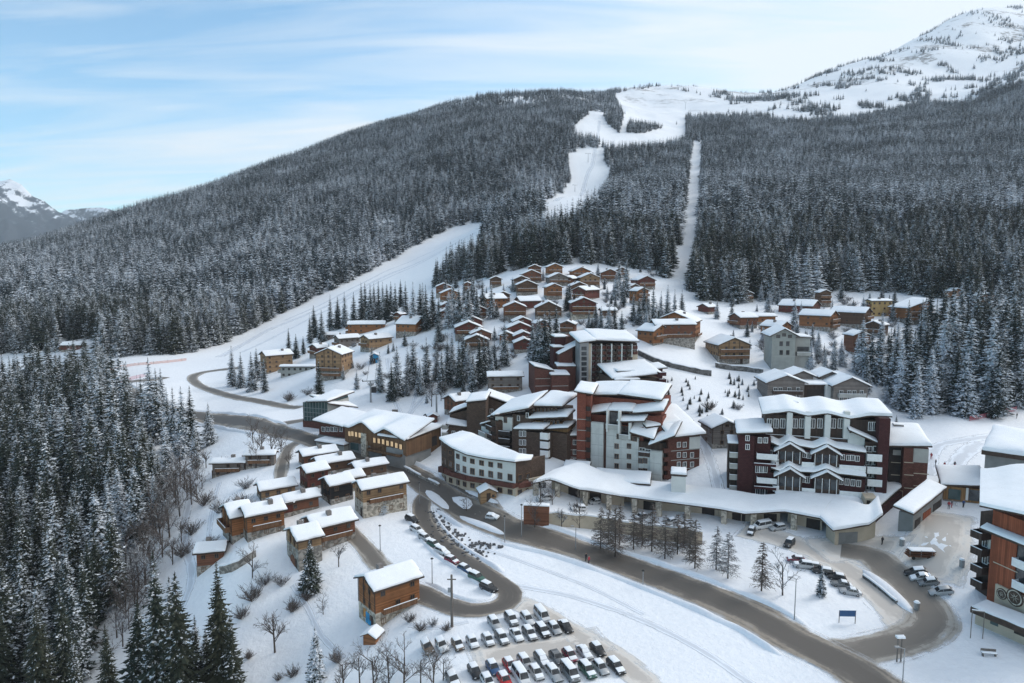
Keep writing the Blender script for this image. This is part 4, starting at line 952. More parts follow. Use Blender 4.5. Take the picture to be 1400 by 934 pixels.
class Bld:
    """a building: A-B is a surveyed facade line; pixels are read on vertical planes parallel to it (off metres behind it)"""
    def __init__(s, name, A, B, label, cat='apartment building', root=None, z=None):
        s.A = Vector(A); d = Vector(B) - s.A; s.ang = math.atan2(d.y, d.x); s.t = Vector((math.cos(s.ang), math.sin(s.ang), 0)); s.nb = Vector((-s.t.y, s.t.x, 0))
        if z is not None: s.A.z = z
        s.o = root.o if root else thing(name, s.A, s.ang, label, cat); s.root = root or s
        s.rel = root.o_inv() @ s.mat() if root else Matrix.Identity(4); s.rz = s.ang - root.ang if root else 0.0; s.k = 0
    def mat(s): return Matrix.Translation(s.A) @ Matrix.Rotation(s.ang, 4, 'Z')
    def o_inv(s): return s.mat().inverted()
    def P(s, px, py, off=0.0):
        d = Vector(ray(px, py)); C = Vector((0, 0, CZ)); lam = ((s.A - C).dot(s.nb) + off) / d.dot(s.nb); p = C + d * lam
        return (p - s.A).dot(s.t), p.z - s.A.z
    def add(s, name, mb, mat, parent=None, smooth=False, label=None):
        o = part(name, mb, mat, parent or s.o, label=label, smooth=smooth)
        if parent is None: o.location = s.rel.to_translation(); o.rotation_euler = (0, 0, s.rz)
        return o
    def blk(s, name, mat, L, top, Rr, off=0, dep=8, bot=None, topr=None, label=None):
        s0, h0 = s.P(L, top, off); s1, h1 = s.P(Rr, topr if topr else top, off)
        if topr is None: h1 = h0
        b = -5.0 if bot is None else s.P(L, bot, off)[1]
        mb = MB().hexa([(s0, off, b), (s1, off, b), (s1, off + dep, b), (s0, off + dep, b)], [(s0, off, h0), (s1, off, h1), (s1, off + dep, h1), (s0, off + dep, h0)])
        o = s.add(name, mb, WALL[mat], label=label); return s0, s1, h0, h1
    def roof(s, s0, s1, y0, y1, z, th=.55, ov=.7, n=10, m=8, fas=.3, rnd=(1, 1, 1, 1)):
        """z: one height or four (front left, front right, back right, back left)"""
        z = z if hasattr(z, '__len__') else (z,) * 4; x0, x1, a, b = s0 - ov, s1 + ov, y0 - ov, y1 + ov * .4
        q = [(x0, a, z[0]), (x1, a, z[1]), (x1, b, z[2]), (x0, b, z[3])]; up = [(p[0], p[1], p[2] + fas) for p in q]; s.k += 1
        ro = s.add('roof', MB().hexa([(p[0], p[1], p[2] + .02) for p in q], up), M_EAVE)
        ins = [(x0 + .06, a + .06, up[0][2]), (x1 - .06, a + .06, up[1][2]), (x1 - .06, b - .06, up[2][2]), (x0 + .06, b - .06, up[3][2])]
        sn = MB(); snow_patch(sn, ins, th, n, m, rnd, seed=s.k + s.A.x); link('roof_snow', sn.mesh('roof_snow', M_ROOFSNOW, True), ro)
        return ro
    def rblk(s, mat, L, top, Rr, off, dep, th=.55, ov=.6, rise=0.0, tilt=0.0, **k):
        """a storey block with its own snow roof; rise: back higher than front; tilt: right higher than left"""
        s0, s1, h, _ = s.blk('wall', mat, L, top, Rr, off, dep, **k)
        s.roof(s0, s1, off, off + dep, (h, h + tilt, h + rise + tilt, h + rise), th, ov); return s0, s1, h
    def win(s, pts, w=1.1, h=1.3, off=0.0, frame=None, lit=False):
        for px, py in pts:
            x, z = s.P(px, py, off); o = window(s.o, 0, 0, 0, 0, w, h, True, frame or M_WHITE)
            v = s.rel @ Vector((x, off - .02, z)); o.location = v; o.rotation_euler = (0, 0, s.rz)
            if lit: o.children[0].data = lit_pane(o.children[0].data)
    def band(s, L, Rr, ys, off=0, mat='pale', th=.16, name='floor_band'):
        mb = MB()
        for y in ys:
            s0, z = s.P(L, y, off); s1, _ = s.P(Rr, y, off); mb.box(s0, s1, off - .05, off + .1, z - th / 2, z + th / 2)
        s.add(name, mb, WALL[mat])
    def balc(s, L, Rr, ys, off=0, out=1.4, mat='paint', ph=1.0, snow=True):
        """balconies whose slab line stands at each y"""
        for y in ys:
            s0, z = s.P(L, y, off); s1, _ = s.P(Rr, y, off); mb = MB()
            mb.box(s0, s1, off - out, off - .02, z - .18, z).box(s0, s1, off - out, off - out + .1, z, z + ph).box(s0, s0 + .1, off - out + .1, off - .02, z, z + ph).box(s1 - .1, s1, off - out + .1, off - .02, z, z + ph)
            o = s.add('balcony', mb, WALL[mat])
            if snow:
                sm = MB(); snow_patch(sm, [(s0, off - out - .03, z + ph), (s1, off - out - .03, z + ph), (s1, off - out + .15, z + ph), (s0, off - out + .15, z + ph)], .16, 5, 1, seed=y); link('snow_cap', sm.mesh('snow_cap', M_ROOFSNOW, True), o)
    def pane(s, L, top, Rr, bot, off=0, mat='glass', name='glazing', th=.06):
        s0, z1 = s.P(L, top, off); s1, _ = s.P(Rr, top, off); z0 = s.P(L, bot, off)[1]
        s.add(name, MB().box(s0, s1, off - th, off + .03, z0, z1), WALL[mat])
    def bay(s, L, Rr, apex, eave, bot, off, out=1.6, mat='darkwood'):
        """gabled glazed bay with its own little snow roof"""
        s0, ze = s.P(L, eave, off); s1, _ = s.P(Rr, eave, off); za = s.P((L + Rr) / 2, apex, off)[1]; zb = s.P(L, bot, off)[1]; c = (s0 + s1) / 2
        y0, y1 = off - out, off + .6
        o = s.add('bay', MB().extrude([(s0, zb), (s1, zb), (s1, ze), (c, za), (s0, ze)], y0, y1), WALL[mat])
        k = .75; f = (za - ze) / (c - s0)
        ro = s.add('bay_roof', MB().extrude([(s0 - k, ze - f * k + .02), (c, za + .02), (s1 + k, ze - f * k + .02), (s1 + k, ze - f * k + .2), (c, za + .2), (s0 - k, ze - f * k + .2)], y0 - .5, y1), M_EAVE)
        sn = MB(); e = ze - f * k + .2
        snow_patch(sn, [(s0 - k, y0 - .5, e), (c, y0 - .5, za + .2), (c, y1, za + .2), (s0 - k, y1, e)], .4, 5, 4, (1, 0, 0, 1), L); snow_patch(sn, [(c, y0 - .5, za + .2), (s1 + k, y0 - .5, e), (s1 + k, y1, e), (c, y1, za + .2)], .4, 5, 4, (1, 1, 0, 0), Rr)
        link('roof_snow', sn.mesh('roof_snow', M_ROOFSNOW, True), ro)
        w = (s1 - s0); mb = MB(); fr = MB()
        for q in range(3):
            a = s0 + w * (.1 + .29 * q); mb.box(a, a + w * .22, y0 - .04, y0 + .02, zb + .9 * (ze - zb) * .3, ze - .15)
        link('pane', mb.mesh('pane', M_GLASS), o)
        for q in range(4): a = s0 + w * (.03 + .29 * q); fr.box(a, a + .12, y0 - .1, y0 - .045, zb, ze)
        link('post', fr.mesh('post', M_WHITE), o)
    def chim(s, px, py, off, w=1.2, h=1.6):
        x, z = s.P(px, py, off); c = s.add('chimney', MB().box(x - w / 2, x + w / 2, off, off + w, z - h, z + .3), M_CHIM)
        sm = MB(); snow_patch(sm, [(x - w / 2, off, z + .3), (x + w / 2, off, z + .3), (x + w / 2, off + w, z + .3), (x - w / 2, off + w, z + .3)], .3, 3, 3, seed=px); link('snow_cap', sm.mesh('snow_cap', M_ROOFSNOW, True), c)

def snow_fold(mb, Fp, Bp, th, n, m, ends=(1, 1), seed=0):
    """one sheet of snow over a folded roof: front and back edge points"""
    us = []
    for k in range(len(Fp) - 1): us += [k + i / n for i in range(n)]
    us.append(len(Fp) - 1); base = len(mb.v); W_ = len(us); vs_ = [(1 - math.cos(math.pi * j / m)) / 2 for j in range(m + 1)]
    def at(u, v):
        k = min(int(u), len(Fp) - 2); f = u - k; g = .5 - .5 * math.cos(math.pi * f); g = f * .4 + g * .6
        a = Fp[k].lerp(Fp[k + 1], f); b = Bp[k].lerp(Bp[k + 1], f); a = Vector((a.x, a.y, Fp[k].z * (1 - g) + Fp[k + 1].z * g)); b = Vector((b.x, b.y, Bp[k].z * (1 - g) + Bp[k + 1].z * g))
        return a.lerp(b, v), (b - a).length
    for v in vs_:
        for u in us:
            p, lv = at(u, v); d = min(v * lv, (1 - v) * lv)
            if ends[0]: d = min(d, u * 4)
            if ends[1]: d = min(d, (len(Fp) - 1 - u) * 4)
            e = .7 + .3 * (1 - math.exp(-d / (.45 * th + .05))); k = math.sin(p.x * 1.3 + seed) * math.sin(p.y * 1.1 + seed) * .5 + math.sin(p.x * .5 + p.y * .6 + seed) * .5
            mb.v.append((p.x, p.y, p.z + th * e + .12 * k * th * (.3 + .7 * e)))
    for j in range(m):
        for i in range(W_ - 1): a = base + j * W_ + i; mb.f.append((a, a + 1, a + 1 + W_, a + W_)); mb.mi.append(mb.m)
    ring = [(i, 0) for i in range(W_ - 1)] + [(W_ - 1, j) for j in range(m)] + [(i, m) for i in range(W_ - 1, 0, -1)] + [(0, j) for j in range(m, 0, -1)]
    b2 = len(mb.v)
    for (i, j) in ring: mb.v.append(tuple(at(us[i], vs_[j])[0]))
    L = len(ring)
    for k in range(L):
        (i, j), (i2, j2) = ring[k], ring[(k + 1) % L]; mb.f.append((b2 + k, b2 + (k + 1) % L, base + j2 * W_ + i2, base + j * W_ + i)); mb.mi.append(mb.m)
def fold(Bq, Fp, Bp, th, seed=0, ends=(1, 1), fas=.25):
    sl = MB(); up = Vector((0, 0, fas))
    for k in range(len(Fp) - 1): sl.hexa([Fp[k], Fp[k + 1], Bp[k + 1], Bp[k]], [Fp[k] + up, Fp[k + 1] + up, Bp[k + 1] + up, Bp[k] + up])
    ro = Bq.add('roof', sl, M_EAVE); u2 = Vector((0, 0, fas + .01)); sn = MB(); snow_fold(sn, [p + u2 for p in Fp], [p + u2 for p in Bp], th, 6, 8, ends, seed); link('roof_snow', sn.mesh('roof_snow', M_ROOFSNOW, True), ro); return ro
def wave(Bq, pts, off, y0, y1, th, back, ov=.3):
    Fp = []; Bp = []
    for xa, ya in pts: s0, z0 = Bq.P(xa, ya, off); Fp.append(Vector((s0, y0, z0))); Bp.append(Vector((s0, y1, z0 + back)))
    fold(Bq, Fp, Bp, th, off)
# ---- brick and white stepped block
B = Bld('apartment_block', at_Y(808, 637, 164.6), at_Y(905, 661, 157), 'stepped apartment block of red shingle and white concrete panels beside the piste')
FA = Bld('', at_Y(766, 633, 166.6), at_Y(808, 637, 164.8), '', root=B)
FA.rblk('brickbrown', 766, 597, 790, 1.0, 9, tilt=.4, rise=1.5); FA.band(766, 789, (614, 624), 1.0)
FA.win([(786, 605), (786, 618), (786, 630)], 1.0, 1.3, 1.0)
FA.blk('wall', 'brick', 789, 537, 801, 0, 10); FA.blk('wall', 'brick', 801, 541, 808, .4, 10, label='darker side of the brick tower')
s0, z0 = FA.P(789, 536, 0); s1, z1 = FA.P(808, 540, 0); FA.roof(s0, s1, 0, 10, (z0, z1, z1 + .6, z0 + .6))
FA.band(789, 808, (573, 588, 602, 616, 628), 0)
FA.balc(802, 808, (560, 574, 588, 602, 616, 630), .4, .9, 'dark', .9, False)
B.blk('wall', 'brick', 801, 541, 905, 5.5, 10); B.blk('wall', 'brick', 806, 566, 864, 2.6, 4); B.blk('wall', 'brick', 862, 566, 906, 3.4, 4, label='second step of red shingle')
a, z = B.P(801, 541, 5.5); c1, z1 = B.P(845, 541, 5.5); c2, z2 = B.P(862, 548, 5.5); e, z3 = B.P(901, 543, 5.5)
B.roof(a, c1, 5.5, 15.5, (z, z1 + .2, z1 + 1.6, z + 1.4), .7, .9); B.roof(c1 + 1.0, e, 5.5, 15.5, (z1 + .25, z3 - .8, z3 + 1.2, z1 + 1.9), .7, .9)
a, z = B.P(803, 567, 2.6); c1, z1 = B.P(828, 562, 2.6); e, z3 = B.P(862, 563, 2.6)
B.roof(a, c1, 2.2, 5.8, (z, z1, z1 + 1.1, z + 1.1), .6); B.roof(c1 + 1.3, e, 2.2, 5.8, (z1, z3, z3 + 1.1, z1 + 1.1), .6)
a, z = B.P(866, 563, 3.4); e, z3 = B.P(906, 561, 3.4); B.roof(a, e, 2.4, 7, (z - .4, z3, z3 + 1.6, z + 1.0), .6)
B.blk('wall', 'brick', 808, 577, 880, 1.0, 6); a, z = B.P(848, 577, 1); e, z3 = B.P(879, 576, 1); B.roof(a, e, .6, 3.4, (z, z3, z3 + .8, z + .8), .5)
B.blk('panel_wall', 'panel', 808, 577, 825, 0, 1.0); B.blk('panel_wall', 'panel', 829, 585, 848, 0, 3); B.blk('panel_wall', 'panel', 848, 596, 873, 0, 3); B.blk('panel_wall', 'panel', 873, 616, 889, 0, 3); B.blk('panel_wall', 'panel', 889, 616, 905, -.5, 3)
B.pane(825.5, 577, 828.5, 640, .95, 'brickbrown', 'recess'); B.blk('wall', 'darkwood', 873, 603, 906, .6, 9)
B.pane(831, 563, 846, 585, .95, 'glass'); B.balc(830, 848, (584,), 1, 1.3, 'pale'); B.balc(848, 864, (598,), 1, 1.3, 'pale'); B.pane(849, 582, 862, 597, .95)
B.add('post', MB().box(*[B.P(829.5, 570)[0] + k for k in (0, .4)], -.4, .9, B.P(829, 590)[1], B.P(829, 561)[1]).box(*[B.P(845.5, 570)[0] + k for k in (0, .5)], -.4, .9, B.P(845, 592)[1], B.P(845, 562)[1]).box(*[B.P(860, 580)[0] + k for k in (0, .5)], -.4, .9, B.P(860, 600)[1], B.P(860, 578)[1]), WALL['white'])
a, z = B.P(866, 592, 0); e, z3 = B.P(892, 601, 0); B.roof(a, e, -.3, 4, (z, z3, z3 + 2.4, z + 2.4), .6)
a, z = B.P(888, 609, 0); e, z3 = B.P(921, 596, 0); B.roof(a + .6, e, -.8, 6, (z, z3 + .2, z3 + 2.0, z + 1.6), .7)
B.chim(894, 590, 3, 1.1, 2.5)
B.win([(x, y) for y in (610, 624, 637) for x in (843, 860)] + [(x, y) for y in (630, 644) for x in (876, 882)] + [(846, 597), (853, 598), (863, 599), (868, 600)], 1.1, 1.3, 0, M_FRAME)
B.win([(878, 616), (886, 618)], 1.5, 1.4, .55); B.balc(874, 889, (621,), .5, .9, 'darkwood', .8)
FC = Bld('', at_Y(905, 661, 157), at_Y(957, 657, 160), '', root=B)
FC.blk('wall', 'brickbrown', 914, 599, 957, 0, 12); FC.blk('wall', 'dark', 904, 606, 914.2, .9, 11)
FC.balc(905, 914, (617, 629, 641, 653), .9, 1.1, 'brickbrown', .9, False); FC.blk('panel_wall', 'white', 943, 598, 957.3, -.15, 2.5, bot=614)
a, z = FC.P(903, 598, 0); e, z3 = FC.P(958, 594, 0); FC.roof(a + 3, e, 0, 13, (z - .3, z3, z3 + 4.2, z + 5.0), .75, 1.0, 12, 10)
FC.band(915, 957, (617, 630, 643), 0); FC.win([(x, y) for y in (608, 622, 635, 649) for x in (928, 936)] + [(x, y) for y in (622, 635, 649) for x in (946,)] + [(947, 605)], 1.0, 1.3, 0)
FC.blk('wall', 'brick', 905, 585, 925, 6, 6); a, z = FC.P(881, 583, 5.5); e, z3 = FC.P(925, 577, 5.5); FC.roof(a, e, 4, 10, (z, z3, z3 + 1.4, z + 1.4), .6); FC.blk('wall', 'brick', 884, 584, 905, 5.8, 5, label='upper red shingle step')
# boxy white hut of compacted snow cover beside the block
# ---- dark balconied rear wing of the same hillside
G = Bld('apartment_block', at_Y(837, 548, 203), at_Y(907, 545, 206), 'low rear wing with curved snow roof and a column of dark balconies')
G.rblk('umber', 838, 519, 902, 0, 14, rise=2.2, tilt=1.2, th=.7); G.rblk('brickbrown', 842, 521, 874, -1.5, 1.4, ov=.3); G.rblk('umber', 845, 509, 868, 3, 5, ov=.3)
G.balc(898, 907, (512, 521, 530, 539, 548), 0, 2.2, 'wine', .9); G.blk('wall', 'wine', 862, 506, 906, 8, 5); a, z = G.P(860, 507, 8); e, z3 = G.P(907, 503, 8); G.roof(a, e, 7, 13, (z - .5, z3, z3 + .6, z), .5)
G.win([(852, 527), (864, 527)], 1.2, 1.2, -1.5)
# ---- wine red terraced block
W = Bld('apartment_block', at_Y(1010, 684, 148.5), at_Y(1183, 690, 141.5), 'large wine red terraced apartment block with white parapets and gabled bays')
W.blk('wall', 'wine', 1010, 595, 1032, 0, 10); W.blk('wall', 'wine', 1032, 597, 1054, 1.0, 9); a, z = W.P(1009, 594, 0); e, z3 = W.P(1054, 592, 0); W.roof(a, e, 0, 10, (z, z3, z3 + .6, z + .6), .6, .5)
W.win([(1022, 599), (1022, 611), (1039, 602), (1047, 602)], .9, 1.3, 0); W.balc(1034, 1062, (624,), .6, 1.6); W.balc(1030, 1060, (632,), .2, 2.2, 'wine', .4); W.balc(1030, 1060, (663,), .2, 2.2, 'wine', .4); W.balc(1034, 1066, (656,), .6, 1.8)
W.blk('wall', 'wine', 1031, 628, 1054, .3, 6); W.blk('wall', 'darkwood', 996, 607, 1010.2, 2, 6); W.balc(997, 1010, (622, 637, 652, 667, 682), 2, 1.6, 'pale', 1.0); a, z = W.P(996, 606, 2); e, _ = W.P(1010, 606, 2); W.roof(a, e, 1, 8, z, .6, .3)
W.win([(1036, 641), (1041, 641), (1046, 641), (1036, 672), (1042, 672), (1049, 672)], 1.0, 1.8, .25); W.blk('wall', 'white', 1016, 676, 1030, -.2, 1, label='pale lower plinth of the tower')
W.blk('wall', 'wine', 1050, 646, 1184, 0, 6); W.blk('wall', 'wine', 1050, 612, 1183, 1.9, 6); W.blk('wall', 'darkwood', 1046, 566, 1162, 5.0, 9)
wave(W, [(1054, 641), (1066, 645), (1079, 638), (1094, 646), (1112, 647), (1130, 642), (1147, 649), (1184, 653)], -.6, -.8, 1.8, .5, .5)
wave(W, [(1054, 606), (1066, 611), (1079, 604), (1094, 611), (1112, 614), (1130, 608), (1147, 615), (1184, 620)], 1.3, 1.1, 4.2, .5, .5)
wave(W, [(1042, 567), (1062, 565), (1079, 563), (1104, 569), (1131, 566), (1162, 573), (1190, 569), (1219, 570)], 4.2, 3.6, 16.5, .9, .9)
W.chim(1088, 552, 10); W.chim(1137, 557, 10); W.chim(1058, 557, 9, .9, 1.0); W.chim(1187, 563, 10, 1.4, .8)
for L in (1062, 1112): W.bay(L, L + 34, 606 if L < 1100 else 610, 614 if L < 1100 else 618, 630 if L < 1100 else 634, 1.8, 1.2); W.bay(L, L + 34, 640 if L < 1100 else 644, 648 if L < 1100 else 651, 667 if L < 1100 else 671, -.1, 1.2)
W.win([(1053, 619), (1100, 622), (1106, 623), (1152, 625), (1160, 626), (1165, 626), (1172, 627)], .9, 1.3, 1.9); W.win([(1098, 655), (1104, 656), (1150, 658), (1158, 659), (1166, 660), (1174, 661)], .9, 1.5, 0)
W.balc(1054, 1064, (632,), 1.9, 1.3); W.balc(1095, 1113, (636,), 1.9, 1.3); W.balc(1146, 1182, (640,), 1.9, 1.3); W.balc(1056, 1064, (668,), 0, 1.5); W.balc(1095, 1113, (671,), 0, 1.5); W.balc(1146, 1182, (675,), 0, 1.5)
W.blk('wall', 'white', 1052, 597, 1162, 4.4, .55, bot=606); W.balc(1046, 1158, (597,), 5.0, 1.0, 'darkwood', .8)
for x in (1079, 1104, 1131, 1157): s0, z1 = W.P(x - 3, 562, 4.4); s1, z0 = W.P(x + 3, 599, 4.4); W.add('pier', MB().box(s0, s1, 3.7, 5.0, z0, z1), WALL['white'])
W.win([(x, 579) for x in (1052, 1061, 1070, 1087, 1096, 1111, 1121, 1139, 1149)], 1.1, 2.2, 4.98)
W.blk('wall', 'darkwood', 1160, 573, 1204, 4.6, 9); W.win([(1190, 583), (1195, 583)], .9, 2.0, 4.6); a, z = W.P(1160, 588, 3.2); e, z3 = W.P(1203, 608, 3.2); W.roof(a, e, 2.2, 4.5, (z, z3, z3 + .3, z + .3), .5, .2)
W.blk('wall', 'white', 1160, 592, 1183, 3.6, .9, bot=608); W.blk('wall', 'darkwood', 1183, 604, 1204, 3.0, 8); W.balc(1183, 1203, (626, 643, 660, 677), 3.0, 1.9, 'paint', 1.25, True); W.win([(x, y) for y in (614, 632, 649, 666) for x in (1188, 1198)], 1.3, 1.3, 2.98)
W.blk('wall', 'wine', 1203, 572, 1218, 1.2, 12); W.blk('wall', 'dark', 1217, 611, 1237, 7, 9); W.pane(1221, 615, 1232, 622, 6.95, 'pale'); W.band(1218, 1236, (632, 649), 7, 'beige')
W.blk('wall', 'brickbrown', 1236, 612, 1249, 5.2, 9); W.blk('wall', 'brickbrown', 1249, 612, 1270, 5.8, 9); W.blk('panel_wall', 'pale', 1249.3, 613, 1270.2, 5.65, 1, bot=632); W.band(1236, 1249, (632, 649, 667), 5.2, 'beige'); W.band(1249, 1270, (647, 664), 5.8, 'beige')
a, z = W.P(1217, 611, 5.5); e, z3 = W.P(1270, 611, 5.5); W.roof(a, e, 5.4, 15, (z, z3, z3 + 2.3, z + 3.0), .8, .5); W.blk('wall', 'wine', 1217, 596, 1226, 9, 5); W.chim(1229, 583, 12, 2.0, 4)
W.blk('terrace_wall', 'beige', 1062, 684, 1183, -4.5, .4); W.blk('terrace_wall', 'beige', 1183, 681, 1200, -5, 4); a, z = W.P(1060, 683, -4.3); e, _ = W.P(1180, 683, -4.3); W.roof(a, e, -4.3, -.1, (z, z - .1, z + .7, z + .7), .5, .0)
W.pane(1185, 684, 1190, 692, -5.0, 'dark', 'door'); W.pane(1194, 683, 1197, 689, -5.0, 'glass')
# ---- umber block above the rounded base
U = Bld('apartment_block', at_Y(677, 617, 170), at_Y(741, 630, 164.5), 'umber shingled apartment block with tiered snow roofs above a rounded white base')
U.blk('wall', 'white', 677, 569, 700, 2.5, 9, bot=587); U.blk('wall', 'umber', 677, 587, 700, 2.5, 9); U.blk('wall', 'umber', 700, 566, 727, 3.2, 12); U.blk('wall', 'umber', 724, 560, 765, 6, 10); U.blk('wall', 'honey', 716, 574, 776, 4.2, 6, label='ochre boarded storey'); U.blk('wall', 'umber', 700, 588, 741, 0, 9); U.blk('wall', 'umber', 741, 590, 775, 2.5, 8)
a, z = U.P(676, 569, 2.5); c1, z1 = U.P(722, 558, 2.5); e, z3 = U.P(767, 556, 5); U.roof(a, c1, 2.2, 14, (z, z1, z1 + 2.2, z + 1.8), .65); U.roof(c1 + 1.2, e, 5, 16, (z1, z3, z3 + 1.0, z1 + 1.6), .8)
a, z = U.P(728, 573, 4); e, z3 = U.P(775, 570, 4); U.roof(a, e, 3.4, 8, (z, z3, z3 + .8, z + .8), .6); a, z = U.P(704, 588, 0); e, z3 = U.P(742, 588, 0); U.roof(a, e, 0, 7, (z, z3, z3 + .5, z + .5), .6, .4); a, z = U.P(745, 588, 2.5); e, z3 = U.P(776, 586, 2.5); U.roof(a, e, 2.5, 8, (z, z3, z3 + .4, z + .4), .5, .3)
U.win([(684, 578), (691, 574)], 1.0, 1.6, 2.5, M_FRAME); U.win([(x, y) for y in (593, 605, 617) for x in (712, 717)], .9, 1.5, 0); U.win([(x, 562) for x in range(730, 762, 5)], .7, 1.5, 6, M_FRAME); U.win([(x, 578) for x in range(745, 765, 6)], .8, 1.3, 4.2, M_FRAME); U.win([(721, 568), (709, 572)], .8, 1.4, 3.2)
U.balc(685, 700, (592, 602, 612), 2.5, 1.5, 'dark', .9); U.balc(741, 752, (598, 610, 622), 1.0, 1.3, 'paint', 1.4); U.blk('wall', 'umber', 741, 592, 752, 1.0, 3)
UL = Bld('', at_Y(658, 612, 177), at_Y(677, 617, 170), '', root=U); UL.blk('wall', 'white', 658, 582, 668, 0, 8); UL.blk('wall', 'umber', 667, 572, 678, .6, 10); a, z = UL.P(658, 582, 0); e, z3 = UL.P(667, 578, 0); UL.roof(a, e, 0, 8, (z, z3, z3, z), .5, .4); a, z = UL.P(668, 572, .6); e, z3 = UL.P(678, 568, .6); UL.roof(a, e, .6, 9, (z, z3, z3, z), .5, .4)
UL.balc(659, 668, (593, 603, 613), 0, 1.1, 'pale', 1.0); UL.balc(669, 677, (585, 596, 607), .6, 1.1, 'darkwood', 1.0)
# rounded white base with two window rows
E_ = [(604, 600, 664), (611, 606, 664), (622, 613, 667), (640, 621, 671), (665, 626, 674), (690, 629, 679), (705, 631, 682), (727, 628, 678)]
RB = Bld('apartment_block', at_Y(611, 664, 160), at_Y(705, 682, 146.5), 'rounded two storey white base building with one wide curved snow roof below the umber block')
yy = np.interp([e[0] for e in E_], [600, 611, 640, 705, 727], [168, 160, 154, 146.5, 150]); FR = [RB.o_inv() @ at_Y(e[0], e[2], y) for e, y in zip(E_, yy)]; TP = [RB.o_inv() @ at_Y(e[0], e[1], y) for e, y in zip(E_, yy)]
for k in range(len(E_) - 1):
    p, q = FR[k], FR[k + 1]; zt = TP[k].z - .1; zt2 = TP[k + 1].z - .1; h = zt; zb = p.z - 3
    bx = q.x + (4 if k else 0)
    def slab(f0, f1, mat, nm, out=0.0):
        d = Vector((q.x - p.x, q.y - p.y, 0)).normalized(); nn = Vector((d.y, -d.x, 0)) * out
        a0, a1 = zb if f0 == 0 else p.z + (zt - p.z) * f0, p.z + (zt - p.z) * f1; b0, b1 = (zb if f0 == 0 else q.z + (zt2 - q.z) * f0), q.z + (zt2 - q.z) * f1
        RB.add(nm, MB().hexa([(p.x + nn.x, p.y + nn.y, a0), (q.x + nn.x, q.y + nn.y, b0), (q.x + nn.x * 0, q.y + 5, b0), (p.x, p.y + 5, a0)], [(p.x + nn.x, p.y + nn.y, a1), (q.x + nn.x, q.y + nn.y, b1), (q.x, q.y + 5, b1), (p.x, p.y + 5, a1)]), WALL[mat])
    slab(0, .30, 'beige', 'base'); slab(.30, .42, 'brickbrown', 'balcony_band', .9); slab(.42, 1.0, 'white' if 1 < k < 6 else 'umber', 'wall')
    d = (q - p); L = math.hypot(d.x, d.y); an = math.atan2(d.y, d.x)
    for r_, (f, wh) in enumerate(((.16, 1.2), (.56, 1.5), (.84, 1.2))):
        if r_ == 2 and k > 4: continue
        for c in range(max(1, int(L / 2.4))):
            g = (c + .5) / max(1, int(L / 2.4)); x, y_, z_ = p.x + d.x * g, p.y + d.y * g, (p.z + d.z * g) * (1 - f) + f * (zt * (1 - g) + zt2 * g)
            window(RB.o, x + .03 * math.sin(an), y_ - .03 * math.cos(an), z_, an, 1.3, wh, True, M_FRAME)
fp = [Vector((t_.x * 1.02, t_.y - .8, t_.z - .1)) for t_ in TP]; bp = [Vector((5 + (1 - .027 * dq) * (v.x - 5), v.y + dq, t_.z + .09 * dq)) for v, t_, dq in zip(FR, TP, (6, 7.5, 8.5, 8.5, 6.5, 4.5, 3, 1.2))]
fold(RB, fp, bp, .6, 3)
# left umber tower
T1 = Bld('apartment_block', at_Y(606, 610, 184), at_Y(663, 606, 183), 'blocky umber shingled tower with one-sided snow roofs left of the tiered block')
T1.blk('wall', 'umber', 613, 583, 639, 0, 9); T1.blk('wall', 'umber', 638, 552, 664, -1.0, 10, topr=549); T1.blk('wall', 'brickbrown', 606, 596, 614, 1, 8); T1.blk('wall', 'umber', 615, 567, 640, 3.5, 7, topr=560)
a, z = T1.P(611, 584, 0); e, z3 = T1.P(638, 582, 0); T1.roof(a, e, 0, 3.4, (z + .6, z3 - .6, z3, z + 1.4), .5, .3); a, z = T1.P(615, 566, 3.5); e, z3 = T1.P(640, 556, 3.5); T1.roof(a, e, 3.5, 10, (z, z3, z3, z), .4, .3); a, z = T1.P(638, 551, -1); e, z3 = T1.P(664, 548, -1); T1.roof(a, e, -1, 9, (z, z3, z3 + .4, z + .4), .55, .3)
T1.blk('wall', 'umber', 664, 543, 700, 6, 9, topr=556); a, z = T1.P(664, 541, 6); e, z3 = T1.P(705, 556, 6); T1.roof(a, e, 6, 15, (z, z3, z3, z), .4, .3); T1.win([(672, 562), (672, 574), (655, 557)], 1, 1.3, 6)
T1.balc(605, 613, (585, 595, 605, 615), 1, 1.2, 'pale', 1.0); T1.win([(620, 592), (630, 592)], 1, 1.2, 0)
# ---- upper block: brick wings, glazed stair tower, long dark balcony front
H = Bld('apartment_block', at_Y(731, 540, 214), at_Y(870, 540, 219), 'upper apartment block with glazed stair tower and long dark balcony front', z=14)
H.blk('wall', 'brickbrown', 731, 503, 757, 0, 11, topr=508); a, z = H.P(731, 502, 0); e, z3 = H.P(757, 508, 0); H.roof(a, e, 0, 11, (z, z3, z3, z), .4, .2); H.blk('wall', 'brickbrown', 754, 514, 778, -2, 8); a, z = H.P(753, 514, -2); e, z3 = H.P(779, 514, -2); H.roof(a, e, -2, 4, (z, z3, z3 + .5, z + .5), .6, .2); H.band(732, 756, (518, 528), 0); H.band(755, 777, (528,), -2)
H.blk('wall', 'brickbrown', 762, 502, 787, 3, 7); a, z = H.P(762, 502, 3); e, z3 = H.P(787, 502, 3); H.roof(a, e, 3, 7, (z, z3, z3 + .5, z + .5), .6, .2); H.blk('wall', 'brickbrown', 765, 485, 783, 5, 8, topr=475); a, z = H.P(764, 486, 5); e, z3 = H.P(794, 470, 5); H.roof(a, e, 5, 13, (z, z3, z3, z), .4, .2); H.blk('wall', 'wine', 778, 500, 794, 4, 9)
